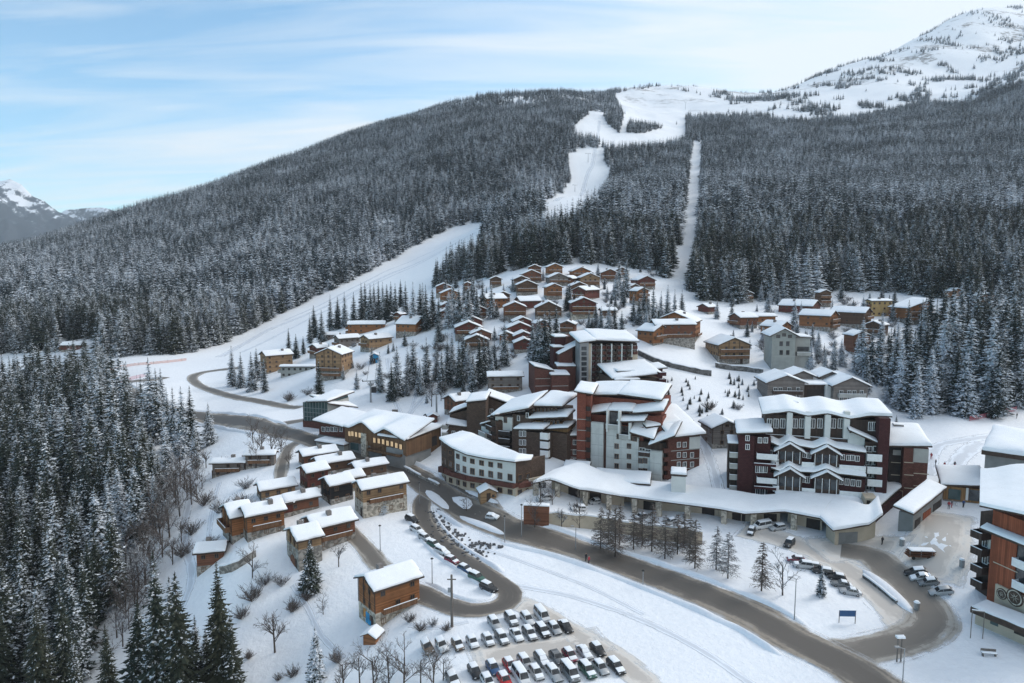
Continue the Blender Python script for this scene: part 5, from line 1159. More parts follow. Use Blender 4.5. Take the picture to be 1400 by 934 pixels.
H.blk('wall', 'brickbrown', 774, 460, 787, 12, 8); H.rblk('wine', 759, 462, 776, 13, 7, ov=.3); H.rblk('wine', 757, 476, 770, 9, 6, ov=.3)
H.blk('stair_tower', 'metal', 793, 468, 805, -1, 6); mb = MB()
for y in range(474, 530, 7): s0, z1 = H.P(795, y, -1); s1, z0 = H.P(802, y + 5, -1); mb.box(s0, s1, -1.06, -.95, z0, z1)
H.add('glazing', mb, M_GLASS); H.blk('wall', 'beige', 805, 470, 808, -.5, 8); H.blk('wall', 'darkwood', 807, 470, 871, 1.2, 12)
for c, x in enumerate(range(808, 870, 7)):
    low = np.interp(x, [808, 820, 845, 870], [534, 526, 505, 483])
    ys = [y for y in np.arange(476, 534, 7.4) if y < low]
    H.balc(x + .5, x + 6, ys, 1.2, 1.2, ('wine', 'darkwood', 'brickbrown')[c % 3], .8, False)
    fin = MB(); s0, z1 = H.P(x - .4, 470, 0); s1, z0 = H.P(x + .4, low, 0); fin.box(s0, s1, -.2, 1.15, z0, z1); H.add('fin', fin, WALL['darkwood' if c % 2 else 'white'])
H.win([(x + 3.3, y + 3.5) for x in range(808, 870, 7) for y in np.arange(472, 528, 7.4) if y + 5 < np.interp(x, [808, 820, 845, 870], [534, 526, 505, 483])], 1.0, 1.5, 1.2, M_WHITE)
a, z = H.P(791, 469, 0); c1, z1 = H.P(812, 466, 0); e, z3 = H.P(872, 468, 0); H.roof(a, c1, -1.5, 12, (z, z1, z1 + 1.6, z + 1.6), .8, .4); H.roof(c1 + .2, e, -.5, 13, (z1, z3, z3 + 2.0, z1 + 2.0), .9, .3, 16, 8)
H.blk('plinth', 'beige', 812, 520, 846, 0.4, 1.0, topr=497); H.blk('plinth', 'beige', 846, 497, 872, 0.4, 1.0, topr=480)
# ---- long grey timber house with two gables, on the meadow
K = Bld('gabled_house', at_Y(1047, 553, 205), at_Y(1190, 556, 203), 'long weathered grey house with two wide snow gables behind the wine red block', 'house')
def gabled(Bq, L, Rr, apex, eave, off, dep, mat, snow=.5, ov=.9):
    s0, ze = Bq.P(L, eave, off); s1, _ = Bq.P(Rr, eave, off); c = (s0 + s1) / 2; za = Bq.P((L + Rr) / 2, apex, off)[1]
    Bq.add('wall', MB().extrude([(s0, -6), (s1, -6), (s1, ze), (c, za), (s0, ze)], off, off + dep), WOOD.get(mat) or WALL[mat])
    f = (za - ze) / (c - s0); q = ze - f * ov; ro = Bq.add('roof', MB().extrude([(s0 - ov, q + .02), (c, za + .02), (s1 + ov, q + .02), (s1 + ov, q + .25), (c, za + .25), (s0 - ov, q + .25)], off - ov, off + dep + ov), M_EAVE)
    sn = MB(); a, b = off - ov + .05, off + dep + ov - .05
    snow_patch(sn, [(s0 - ov + .05, a, q + .26), (c, a, za + .25), (c, b, za + .25), (s0 - ov + .05, b, q + .26)], snow, 8, 8, (1, 0, 1, 1), L); snow_patch(sn, [(c, a, za + .25), (s1 + ov - .05, a, q + .26), (s1 + ov - .05, b, q + .26), (c, b, za + .25)], snow, 8, 8, (1, 1, 1, 0), Rr)
    link('roof_snow', sn.mesh('roof_snow', M_ROOFSNOW, True), ro)
gabled(K, 1050, 1100, 514, 523, 0, 11, 'grey'); gabled(K, 1140, 1187, 517, 527, -1, 11, 'grey'); K.rblk('darkwood', 1100, 527, 1130, 2, 9, rise=.6); K.blk('wall', 'white', 1129, 526, 1140, 1, 9)
gabled(K, 1082, 1112, 508, 514, 7, 8, 'grey'); gabled(K, 1122, 1150, 509, 515, 7, 8, 'grey')
K.win([(x, y) for y in (533, 543) for x in (1060, 1067, 1079, 1091)], 1.1, 1.6, 0, M_WHITE); K.win([(x, y) for y in (537, 546) for x in (1150, 1161, 1168, 1178)], 1.1, 1.5, -1, M_WHITE); K.balc(1145, 1182, (542,), -1, 1.2, 'pale'); K.balc(1056, 1096, (538,), 0, 1.1, 'darkwood'); K.pane(1103, 532, 1127, 548, 1.98, 'dark', 'door')
# ---- grey concrete house
C_ = Bld('concrete_house', at_Y(1055, 505, 233), at_Y(1088, 504, 232), 'tall grey concrete house with gable storey and a lower balcony wing', 'house')
gabled(C_, 1056, 1088, 450, 458, 0, 11, 'concrete', .5, 1.2); C_.rblk('pale', 1088, 461, 1108, 3, 8, tilt=-.3); C_.balc(1088, 1107, (485,), 3, 1.5, 'pale'); C_.win([(x, y) for y in (470, 482) for x in (1068, 1077)], 1.1, 1.6, 0, M_EAVE); C_.band(1056, 1088, (465, 487), 0, 'pale'); C_.win([(1072, 458), (1064, 460), (1080, 460)], 1.3, 1.1, 0, M_EAVE); C_.pane(1090, 474, 1106, 480, 2.98)
# ---- visitor centre along the road
V = Bld('visitor_centre', at_Y(473, 616, 183), at_Y(554, 634, 171), 'long timber and concrete visitor centre with zigzag snow roof along the road', 'public building')
V.blk('base', 'grey', 473, 602, 554, 0, 10); V.blk('wall', 'lodge', 473, 587, 506, -.3, 10.5, bot=603, label='lit left half of the timber front'); V.blk('wall', 'lodge', 506, 594, 555, -.3, 10.0, bot=614, label='right half of the timber front')
def zig(Bq, pts, off, y1, back, th=.6):
    Fp = []; Bp = []; wb = MB()
    for (xa, ya), (xb, yb) in zip(pts[:-1], pts[1:]):
        s0, z0 = Bq.P(xa, ya, off); s1, z1 = Bq.P(xb, yb, off)
        wb.hexa([(s0, off + .6, z0 - 4), (s1, off + .6, z1 - 4), (s1, off + 1, z1 - 4), (s0, off + 1, z0 - 4)], [(s0, off + .6, z0), (s1, off + .6, z1), (s1, off + 1, z1), (s0, off + 1, z0)])
    zz = max(Bq.P(x, y, off)[1] for x, y in pts[1:-1]) + back
    for x, y in pts: s0, z0 = Bq.P(x, y, off); Fp.append(Vector((s0, off, z0))); Bp.append(Vector((s0, y1, zz)))
    Bq.add('gable_wall', wb, WALL['lodge']); fold(Bq, Fp, Bp, th, 2)
zig(V, [(469, 584), (476, 586), (494, 579), (512, 594), (525, 588), (553, 604)], -1.2, 10.6, .5)
V.add('glazing', MB().box(*[V.P(479, 600)[0], V.P(490, 600)[0]], -.06, .03, V.P(479, 614)[1], V.P(479, 605)[1]).box(*[V.P(522, 620)[0], V.P(536, 620)[0]], -.06, .03, V.P(522, 629)[1], V.P(522, 621)[1]), WALL['green'])
V.blk('pier', 'palestone', 493, 592, 500, -.9, .8)
V.win([(478, 593), (482, 593), (487, 594), (492, 595), (512, 602), (518, 603), (524, 604), (530, 606), (536, 607), (542, 609), (548, 611)], 1.0, 1.5, -.68, M_FRAME, True)
V.balc(506, 551, (614,), -.3, 1.3, 'lodge', .5, False)
V2 = Bld('', at_Y(554, 634, 171), at_Y(600, 618, 185), '', root=V); gabled(V2, 556, 603, 592, 601, -.35, 8, 'lodge', .6); V2.blk('base', 'grey', 554, 615, 575, -.5, 6); V2.pane(580, 602, 597, 615, -.37, 'dark', 'entrance'); V2.win([(566, 607), (574, 606)], 1.3, 1.4, -.35, M_FRAME, True)
V3 = Bld('', at_Y(433, 600, 192), at_Y(473, 600, 187), '', root=V); V3.blk('wall', 'brickbrown', 436, 578, 474, 0, 10); a, z = V3.P(433, 575, 0); e, z3 = V3.P(474, 584, 0); V3.roof(a, e, -1, 11, (z, z3, z3 + 1.2, z + 1.6), .6, .5); V3.win([(x, 587) for x in (442, 448, 454, 459, 466)], 1.3, 1.4); V3.blk('base', 'grey', 435, 594, 473, -.2, 8); V3.rblk('pale', 432, 604, 470, -5, 4, ov=.4)
# ---- glass pavilion
Gp = Bld('glass_pavilion', at_Y(414, 588, 203), at_Y(447, 588, 200), 'green glass pavilion with tilted snow roof above the road junction', 'pavilion')
Gp.blk('base', 'brickbrown', 414, 574, 447, .3, 10); Gp.blk('glazing', 'green', 414, 550, 447, 0, 11, bot=575, topr=549); Gp.blk('wall', 'pale', 446.5, 552, 448, .1, 11)
mb = MB()
for x in range(416, 447, 4): s0, z1 = Gp.P(x, 550); s1, z0 = Gp.P(x + .4, 575); mb.box(s0, s1, -.12, -.01, z0, z1)
for y in (557, 563, 569): s0, z = Gp.P(414, y); s1, _ = Gp.P(447, y); mb.box(s0, s1, -.1, -.012, z - .06, z + .06)
Gp.add('mullion', mb, WALL['metal']); G2 = Bld('', at_Y(447, 570, 200), at_Y(478, 570, 206), '', root=Gp); G2.blk('wall', 'pale', 447, 552, 476, 0, 8, topr=560)
a, z = Gp.P(414, 549, 0); e, z3 = Gp.P(449, 549, 0); Gp.roof(a + 2.5, e, -.5, 13, (z, z3, z3 + .5, z + 1.0), .6, .5); a, z = G2.P(448, 552, 0); e, z3 = G2.P(486, 557, 0); G2.roof(a, e, -.5, 9, (z, z3 - .2, z3 + 1.6, z + 1.2), .6, .4)
# ---- right edge: hotel with beige shop base
Q_ = Bld('hotel', at_Y(1357, 838, 103), at_Y(1470, 868, 91), 'red timber hotel with snow roof and beige shop front cut off by the right edge', 'hotel')
Q_.blk('wall', 'redwood', 1358, 697, 1470, 0, 16); Q_.blk('wall', 'darkwood', 1341, 699, 1358.5, 2.5, 12); Q_.blk('wall', 'redwood', 1358, 722, 1392, -.25, 2, bot=806); Q_.balc(1392, 1470, (770, 800), 0, 1.3, 'paint', 1.0); Q_.pane(1391, 742, 1470, 798, -.02, 'glass')
qi = Q_.o_inv(); fold(Q_, [qi @ at_Y(1339, 693, 101.5), qi @ at_Y(1400, 706, 96.5), qi @ at_Y(1490, 727, 90)], [qi @ at_Y(1340, 646, 117), qi @ at_Y(1400, 640, 114), qi @ at_Y(1490, 632, 110)], .7, 4)
a, z = Q_.P(1345, 722, -.6); e, z3 = Q_.P(1470, 722, -.6); Q_.roof(a, e, -1.3, .0, (z - .2, z - .2, z + .3, z + .3), .5, .1, 14, 3)
Q_.balc(1341, 1357, (730, 752, 776, 796), 2.5, 2.2, 'darkwood', 1.0); Q_.win([(x, y) for y in (742, 765) for x in (1347, 1354)], 1.0, 1.5, 2.5); Q_.pane(1352, 736, 1358, 755, 2.3, 'white', 'panel')
Q_.blk('wall', 'beige', 1361, 798, 1470, -.6, 3); Q_.band(1358, 1392, (768,), -.25, 'beige', .14)
for (x, y, r_) in ((1370, 812, .85), (1388, 817, 1.35)):
    s0, z = Q_.P(x, y, -.6); md_ = MB()
    for k in range(24):
        a0, a1 = k * math.pi / 12, (k + 1) * math.pi / 12
        md_.face([(s0, -.72, z), (s0 + r_ * math.cos(a0), -.72, z + r_ * math.sin(a0)), (s0 + r_ * math.cos(a1), -.72, z + r_ * math.sin(a1))]); md_.face([(s0 + r_ * math.cos(a0), -.72, z + r_ * math.sin(a0)), (s0 + r_ * math.cos(a0), -.58, z + r_ * math.sin(a0)), (s0 + r_ * math.cos(a1), -.58, z + r_ * math.sin(a1)), (s0 + r_ * math.cos(a1), -.72, z + r_ * math.sin(a1))])
    o_ = Q_.add('emblem', md_, WALL['umber']); rg_ = MB()
    for k in range(24):
        a0, a1 = k * math.pi / 12, (k + 1) * math.pi / 12; q = [(s0 + r2 * math.cos(aa), -.75, z + r2 * math.sin(aa)) for r2, aa in ((r_ * .72, a0), (r_ * .85, a0), (r_ * .85, a1), (r_ * .72, a1))]; rg_.face(q)
    for k in range(7):
        a0 = k * math.pi * 2 / 7; rg_.face([(s0 + r_ * .12 * math.cos(a0 - .5), -.76, z + r_ * .12 * math.sin(a0 - .5)), (s0 + r_ * .6 * math.cos(a0), -.76, z + r_ * .6 * math.sin(a0)), (s0 + r_ * .12 * math.cos(a0 + .5), -.76, z + r_ * .12 * math.sin(a0 + .5))])
    link('emblem_relief', rg_.mesh('emblem_relief', M_PALESTONE), o_)
SH = Bld('', at_Y(1333, 852, 100.5), at_Y(1420, 872, 93), '', root=Q_); SH.blk('shop_wall', 'beige', 1334, 834, 1470, 0, 6); a, z = SH.P(1331, 832, -1); e, _ = SH.P(1470, 827, -1); z -= .5; SH.roof(a, e, -1.6, 2.6, (z, z, z + .1, z + .1), .3, .1, 12, 6, .9); SH.pane(1355, 837, 1366, 853, -.02, 'green', 'shop_window'); SH.pane(1388, 845, 1420, 866, -.02, 'dark', 'shop_entrance')
# roof of the second hotel wing behind
Q2 = Bld('hotel', at_Y(1345, 690, 140), at_Y(1420, 700, 134), 'grey hotel wing with very thick snow roof behind the red timber hotel', 'hotel')
Q2.blk('wall', 'grey', 1347, 622, 1470, 0, 16); a, z = Q2.P(1345, 620, 0); e, z3 = Q2.P(1470, 622, 0); Q2.roof(a, e, -1, 16, (z, z, z + 1.2, z + 1.8), 1.2, .3, 14, 10, .9)
# ---- passage roof and lift ticket building
S_ = Bld('covered_passage', at_Y(1247, 732, 127), at_Y(1287, 708, 139), 'covered passage with steep snow roof between wine red block and snow square', 'passage')
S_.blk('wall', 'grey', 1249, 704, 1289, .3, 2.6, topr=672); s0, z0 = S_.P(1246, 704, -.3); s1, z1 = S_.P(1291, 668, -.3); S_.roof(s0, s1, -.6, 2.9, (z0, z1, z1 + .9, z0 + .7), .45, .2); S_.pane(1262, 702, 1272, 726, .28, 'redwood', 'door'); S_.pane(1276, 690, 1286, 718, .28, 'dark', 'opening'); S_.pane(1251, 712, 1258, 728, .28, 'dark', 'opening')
L_ = Bld('ticket_office', at_Y(1292, 686, 142), at_Y(1345, 689, 139), 'low glazed ticket office with snow roof at the back of the snow square', 'ticket office')
L_.rblk('honey', 1291, 664, 1344, .3, 9, rise=1.5, tilt=.9, th=.6, ov=.8); L_.pane(1297, 668, 1314, 682, .28, 'green'); L_.pane(1325, 669, 1340, 684, .28, 'glass'); L_.pane(1321, 667, 1324.5, 684, .2, 'white', 'door'); L_.blk('base', 'grey', 1291, 683, 1344, .1, 3)
# ---- long arcade with snow roof over the parking terrace
AR = [(729, 662, 681), (751, 657, 679), (793, 671, 692), (858, 681, 702), (926, 690, 711), (980, 697, 717), (1018, 704, 723), (1073, 701, 724), (1121, 710, 735), (1139, 727, 750), (1188, 719, 744), (1207, 706, 736)]
AP = Bld('arcade', at_Y(729, 681, 158), at_Y(1139, 750, 120), 'long parking arcade with pale piers under one continuous snow roof', 'arcade'); inv = AP.o_inv(); AP_parts = []
F_ = []
for (x, e, g) in AR:
    p = hit(x, g); q = at_Y(x, e, p.y); F_.append((inv @ Vector((q.x, q.y, q.z)), inv @ p))
dep = [6, 12, 11, 10, 10, 10, 10, 11, 12, 0, 0, 0]
BK = [Vector((f[0].x + .6, f[0].y + d, f[0].z + .9)) for f, d in zip(F_[:9], dep)]
hub = inv @ at_Y(1180, 692, 137)
fold(AP, [f[0] for f in F_[:9]], BK, .65, 5, (1, 0)); wl = MB()
for k in range(8):
    p, q = F_[k][0], F_[k + 1][0]; bp, bq = BK[k], BK[k + 1]; th = .25
    d = Vector((q.x - p.x, q.y - p.y, 0)); L = d.length; d.normalize(); nn = Vector((-d.y, d.x, 0)); ns = max(1, int(L / 4.2))
    gz = lambda f: F_[k][1].z * (1 - f) + F_[k + 1][1].z * f
    i0 = p + nn * 3.4; i1 = q + nn * 3.4; wl.hexa([(i0.x, i0.y, gz(0) - 3), (i1.x, i1.y, gz(1) - 3), (i1.x + nn.x * .4, i1.y + nn.y * .4, gz(1) - 3), (i0.x + nn.x * .4, i0.y + nn.y * .4, gz(0) - 3)], [(i0.x, i0.y, p.z), (i1.x, i1.y, q.z), (i1.x + nn.x * .4, i1.y + nn.y * .4, q.z + .1), (i0.x + nn.x * .4, i0.y + nn.y * .4, p.z + .1)])
    for c in range(ns):
        f = (c + .25) / ns; a = p.lerp(q, f) + nn * .7; z0 = gz(f) - 2; z1 = a.z; w_ = .55
        ex = d * w_; ey = nn * .8
        pr = MB(); AP_parts.append(('pier', pr, 'palestone')); pr.hexa([((a - ex).x, (a - ex).y, z0), ((a + ex).x, (a + ex).y, z0), ((a + ex + ey).x, (a + ex + ey).y, z0), ((a - ex + ey).x, (a - ex + ey).y, z0)], [((a - ex).x, (a - ex).y, z1), ((a + ex).x, (a + ex).y, z1), ((a + ex + ey).x, (a + ex + ey).y, z1), ((a - ex + ey).x, (a - ex + ey).y, z1)])
        if c % 2 == 0:
            a2 = p.lerp(q, (c + .75) / ns) + nn * 3.38; ex = d * 1.3; ey = nn * -.06; zz = gz(f) + 2.2
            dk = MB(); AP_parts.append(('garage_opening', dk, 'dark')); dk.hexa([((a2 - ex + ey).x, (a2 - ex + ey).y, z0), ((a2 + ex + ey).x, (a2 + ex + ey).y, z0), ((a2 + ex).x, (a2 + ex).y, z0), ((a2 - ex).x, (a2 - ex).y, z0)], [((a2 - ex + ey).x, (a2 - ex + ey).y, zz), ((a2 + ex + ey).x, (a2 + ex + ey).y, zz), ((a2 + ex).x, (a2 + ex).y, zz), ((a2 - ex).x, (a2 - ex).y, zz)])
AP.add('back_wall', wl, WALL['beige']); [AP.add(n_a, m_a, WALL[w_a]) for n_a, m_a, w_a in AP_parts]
# pointed end of the arcade
P8, P9, P10, P11 = (F_[k][0] for k in (8, 9, 10, 11)); b8 = BK[8]
hub2 = Vector(((P9.x + P10.x) / 2 + 1, (P9.y + P10.y) / 2 + 9, b8.z + .5)); pb = Vector((P11.x - 2, P11.y + 9, P11.z + .7))
fold(AP, [P8, P9, P10, P11], [b8 + Vector((.05, 0, 0)), hub2, hub2 + Vector((.6, .3, .02)), pb], .65, 8, (0, 1))
ew = MB(); g9, g10, g11, g8 = (F_[k][1].z - 3 for k in (9, 10, 11, 8)); ins = lambda p, v: Vector((p.x + v[0], p.y + v[1], p.z))
e8, e9, e10, e11 = ins(P8, (1.0, 1.2)), ins(P9, (.1, 1.6)), ins(P10, (-1, .8)), ins(P11, (-1.2, .3))
ew.prism([(e8.x, e8.y), (e9.x, e9.y), (e10.x, e10.y), (e11.x, e11.y), (e11.x - 1, e11.y + 6), (e8.x, e8.y + 9)], -8, [e8.z, e9.z, e10.z, e11.z, e11.z + .2, e8.z + .4]); AP.add('end_wall', ew, WALL['beige'])
dd_ = (e10 - e9); un = Vector((dd_.x, dd_.y, 0)).normalized(); nv = Vector((un.y, -un.x, 0)); o1 = e9 + un * .8 + nv * .05; o2 = e10 - un * 1.2 + nv * .05; gz9 = F_[9][1].z
AP.add('garage_door', MB().hexa([(o1.x, o1.y, gz9 - 2), (o2.x, o2.y, gz9 - 2), (o2.x - nv.x * .2, o2.y - nv.y * .2, gz9 - 2), (o1.x - nv.x * .2, o1.y - nv.y * .2, gz9 - 2)], [(o1.x, o1.y, gz9 + 2.6), (o2.x, o2.y, gz9 + 2.6), (o2.x - nv.x * .2, o2.y - nv.y * .2, gz9 + 2.6), (o1.x - nv.x * .2, o1.y - nv.y * .2, gz9 + 2.6)]), WALL['grey'])
# podium roofs between arcade and brick block
Pd = Bld('podium', at_Y(770, 652, 154.5), at_Y(905, 672, 149), 'low podium roofs with thick snow at the foot of the white panelled block', 'podium')
Pd.rblk('beige', 812, 658, 888, 0, 6, rise=.9, th=.5, ov=.3); Pd.rblk('beige', 768, 648, 802, 1.5, 6, rise=1.2, th=.5, ov=.3); Pd.blk('wall', 'white', 918, 651, 938, -3, 5); a, z = Pd.P(917, 650, -3); e, _ = Pd.P(939, 650, -3); Pd.roof(a, e, -3, 2, z, .6, .1)
# outer stair wing of the wine red block: sloping wall with snow
St = Bld('stair_wing', at_Y(1185, 724, 133), at_Y(1240, 690, 146), 'sloping beige stair wing with snow covered ramp right of the wine red block', 'stair wing')
St.blk('wall', 'beige', 1188, 712, 1238, 0, 5, topr=668); s0, z0 = St.P(1188, 709, 0); s1, z1 = St.P(1238, 665, 0); St.roof(s0, s1, .2, 5.5, (z0 - .2, z1, z1, z0), .5, .0); St.blk('wall', 'wine', 1196, 704, 1234, -.15, 2, topr=672, bot=716)
# ---------------------------------------------------------------- parked cars
M_TYRE = plain('tyre_rubber', (0.018, 0.018, 0.018), .85, .2, 5); M_RIM = plain('alloy_rim', (0.35, 0.35, 0.36), .35, .1, 5, .8); M_LAMP = plain('headlamp_glass', (0.55, 0.56, 0.57), .15, .1, 5, 0, .6); M_TAIL = plain('tail_lamp', (0.22, 0.012, 0.01), .25, .1, 5, 0, .5); M_TRIM = plain('black_plastic', (0.025, 0.025, 0.026), .6, .2, 5)
PAINT = {k: plain('car_paint_' + k, c, .35, .12, .8, .0, .5) for k, c in dict(white=(.62, .63, .64), silver=(.38, .39, .40), grey=(.17, .175, .18), black=(.02, .02, .022), blue=(.035, .09, .20), green=(.04, .11, .085), red=(.50, .02, .025), maroon=(.22, .02, .045), bronze=(.16, .11, .075)).items()}
TYPE = {  # side profile of the body (y, z) front at -y ; cabin foot front, top front, top back, foot back ; belt z ; roof z
 'hatch': dict(L=4.1, W=1.76, belt=.92, roof=1.48, nose=.72, cf=-.95, tf=-.25, tb=1.35, cb=1.85),
 'suv': dict(L=4.55, W=1.86, belt=1.05, roof=1.70, nose=.92, cf=-1.0, tf=-.35, tb=1.75, cb=2.12),
 'estate': dict(L=4.7, W=1.82, belt=.95, roof=1.50, nose=.75, cf=-1.0, tf=-.25, tb=1.75, cb=2.2),
 'sedan': dict(L=4.5, W=1.78, belt=.92, roof=1.44, nose=.72, cf=-.85, tf=-.15, tb=.95, cb=1.6),
 'van': dict(L=5.0, W=1.95, belt=1.2, roof=2.05, nose=1.05, cf=-1.75, tf=-1.1, tb=2.3, cb=2.42)}
CM = {}
def car_meshes(ty):
    if ty in CM: return CM[ty]
    d = TYPE[ty]; L, W_, b, r_ = d['L'], d['W'], d['belt'], d['roof']; h = W_ / 2; f, k = -L / 2, L / 2
    rows = [(f, .45, .55, h * .80), (f + .06, .30, d['nose'] - .08, h * .88), (f + .45, .24, d['nose'] + .04, h * .97), (d['cf'], .22, b, h), (d['tf'], .22, b + .02, h), (d['tb'], .22, b + .02, h), (min(d['cb'], k - .25), .24, b + (.0 if ty != 'sedan' else -.02), h * .98), (k - .06, .30, b - .06 if ty != 'sedan' else b - .08, h * .92), (k, .45, b - .22, h * .84)]
    body = MB()
    def ring(y, z0, z1, w): return [(-w * .93, y, z0), (w * .93, y, z0), (w, y, z0 + (z1 - z0) * .35), (w * .99, y, z0 + (z1 - z0) * .75), (w * .86, y, z1), (-w * .86, y, z1), (-w * .99, y, z0 + (z1 - z0) * .75), (-w, y, z0 + (z1 - z0) * .35)]
    rr = [ring(*q) for q in rows]; base = 0
    for q in rr: body.v.extend(q)
    for i in range(len(rr) - 1):
        for j in range(8): a = i * 8 + j; c = i * 8 + (j + 1) % 8; body.f.append((a, a + 8, c + 8, c)); body.mi.append(0)
    body.f.append(tuple(range(8))); body.mi.append(0); n = (len(rr) - 1) * 8; body.f.append(tuple(n + j for j in reversed(range(8)))); body.mi.append(0)
    wt = h * .74; wb = h * .88                           # roof shell and pillars
    F0, F1, B1, B0 = (d['cf'], b), (d['tf'], r_), (d['tb'], r_), (d['cb'], b - .02)
    body.hexa([(-wt, F1[0], r_ - .07), (wt, F1[0], r_ - .07), (wt, B1[0], r_ - .07), (-wt, B1[0], r_ - .07)], [(-wt * .94, F1[0] + .08, r_), (wt * .94, F1[0] + .08, r_), (wt * .94, B1[0] - .05, r_), (-wt * .94, B1[0] - .05, r_)])
    for sx in (-1, 1):
        for p, q in ((F0, F1), (B0, B1), ((.35, b), (.45, r_))): body.tube((sx * wb, p[0], p[1]), (sx * wt, q[0], q[1] - .04), .05, .045, 5)
    def quad(pts, t=.02):
        m = MB(); v = [Vector(p) for p in pts]; nn = (v[1] - v[0]).cross(v[2] - v[0]).normalized() * t; m.hexa([p - nn for p in v], v); return m
    g = {}
    g['windscreen'] = quad([(-wb * .96, F0[0] + .03, F0[1] + .02), (wb * .96, F0[0] + .03, F0[1] + .02), (wt * .97, F1[0] + .02, r_ - .07), (-wt * .97, F1[0] + .02, r_ - .07)])
    g['rear_window'] = quad([(wb * .96, B0[0] - .03, B0[1] + .08), (-wb * .96, B0[0] - .03, B0[1] + .08), (-wt * .97, B1[0] - .02, r_ - .08), (wt * .97, B1[0] - .02, r_ - .08)])
    sw = []
    for sx in (-1, 1):
        p = [(sx * wb, F0[0] + .12, b + .02), (sx * wb, B0[0] - .12, b + .02), (sx * wt, B1[0] - .08, r_ - .09), (sx * wt, F1[0] + .08, r_ - .09)]
        sw.append(quad(p if sx > 0 else p[::-1]))
    wh = MB(); R_ = .33 if ty not in ('suv', 'van') else .37
    N_ = 14; pts = lambda x, r2: [(x, r2 * math.cos(2 * math.pi * i / N_), r2 * math.sin(2 * math.pi * i / N_)) for i in range(N_)]
    wh.v.extend(pts(-.11, R_) + pts(.11, R_)); wh.f += [(i, (i + 1) % N_, N_ + (i + 1) % N_, N_ + i) for i in range(N_)] + [tuple(range(N_))[::-1], tuple(N_ + i for i in range(N_))]; wh.mi += [0] * (N_ + 2)
    rim = MB()
    for sx in (-1, 1): rim.face(pts(sx * .115, R_ * .62))
    hl = MB().box(-.17, .17, -.05, .05, -.08, .08); tl = MB().box(-.09, .09, -.04, .04, -.13, .13)
    def cover(full):
        s = MB(); snow_patch(s, [(-wt, F1[0] - .05, r_), (wt, F1[0] - .05, r_), (wt, B1[0] + .05, r_), (-wt, B1[0] + .05, r_)], .16, 5, 6, seed=L)
        if full:
            y0, y1 = f + .25, F0[0] - .02
            snow_patch(s, [(-h * .82, y0, d['nose'] - .02), (h * .82, y0, d['nose'] - .02), (h * .82, y1, b), (-h * .82, y1, b)], .13, 4, 4, seed=2)
        if full == 2: snow_patch(s, [(-wb * .9, F0[0], F0[1] + .04), (wb * .9, F0[0], F0[1] + .04), (wt * .9, F1[0], r_), (-wt * .9, F1[0], r_)], .06, 3, 3, seed=3); snow_patch(s, [(-wt * .9, B1[0], r_), (wt * .9, B1[0], r_), (wb * .9, B0[0] + .05, b + .06), (-wb * .9, B0[0] + .05, b + .06)], .05, 3, 3, seed=3)
        if ty == 'sedan': snow_patch(s, [(-h * .8, B0[0], b), (h * .8, B0[0], b), (h * .8, k - .1, b - .05), (-h * .8, k - .1, b - .05)], .12, 4, 3, seed=3)
        return s.mesh('snow_cover', M_ROOFSNOW, True)
    wy = L * .30; wx = h - .12
    CM[ty] = dict(body=fixn(body.mesh('body', [PAINT['white']], True)), gl={q: fixn(m.mesh(q, M_GLASS)) for q, m in g.items()}, sw=[fixn(m.mesh('side_window', M_GLASS)) for m in sw], wheel=wh.mesh('wheel', M_TYRE, True), rim=rim.mesh('rim', M_RIM), hl=hl.mesh('headlight', M_LAMP), tl=tl.mesh('tail_light', M_TAIL),
        bumper=MB().box(-h * .86, h * .86, f - .03, f + .05, .32, .46).mesh('bumper', M_TRIM), pos=[(-wx, -wy, R_), (wx, -wy, R_), (-wx, wy, R_), (wx, wy, R_)], hp=[(sx * h * .62, f + .05, d['nose'] - .16) for sx in (-1, 1)], tp=[(sx * h * .76, k - .02, b - .18) for sx in (-1, 1)], cover=[cover(0), cover(1), cover(2)], paint={})
    return CM[ty]
def car(px, py, ang, ty, col, cov, label, group):
    g = hit(px, py); M = car_meshes(ty)
    o = thing('parked_car', (g.x, g.y, g.z + .03), ang, label, 'car', group); o.scale = (.77, .77, .77)
    if col not in M['paint']:
        me = M['body'].copy(); me.name = 'body'; me.materials.clear(); me.materials.append(PAINT[col]); M['paint'][col] = me
    bo = link('body', M['paint'][col], o)
    for q, m in M['gl'].items(): link(q, m, o)
    for m in M['sw']: link('side_window', m, o)
    for p in M['pos']: wq = link('wheel', M['wheel'], o, p); link('rim', M['rim'], wq)
    for p in M['hp']: link('headlight', M['hl'], o, p)
    for p in M['tp']: link('tail_light', M['tl'], o, p)
    link('bumper', M['bumper'], o)
    if cov == 2 and int(px * 7 + py) % 3: cov = 1
    if cov == 1 and int(px * 5 + py) % 3 == 0: cov = 0
    if cov is not None: link('snow_cover', M['cover'][cov], o)
    # settle on the slope
    e = 1.3; fx, fy = math.sin(ang), -math.cos(ang); sxy = (math.cos(ang), math.sin(ang))
    dz = (hz(g.x + fx * e, g.y + fy * e) - hz(g.x - fx * e, g.y - fy * e)) / (2 * e); dx = (hz(g.x + sxy[0] * .8, g.y + sxy[1] * .8) - hz(g.x - sxy[0] * .8, g.y - sxy[1] * .8)) / 1.6
    o.rotation_euler = (math.atan(-dz) * 1.0, -math.atan(dx), ang); return o
A1 = R(22)
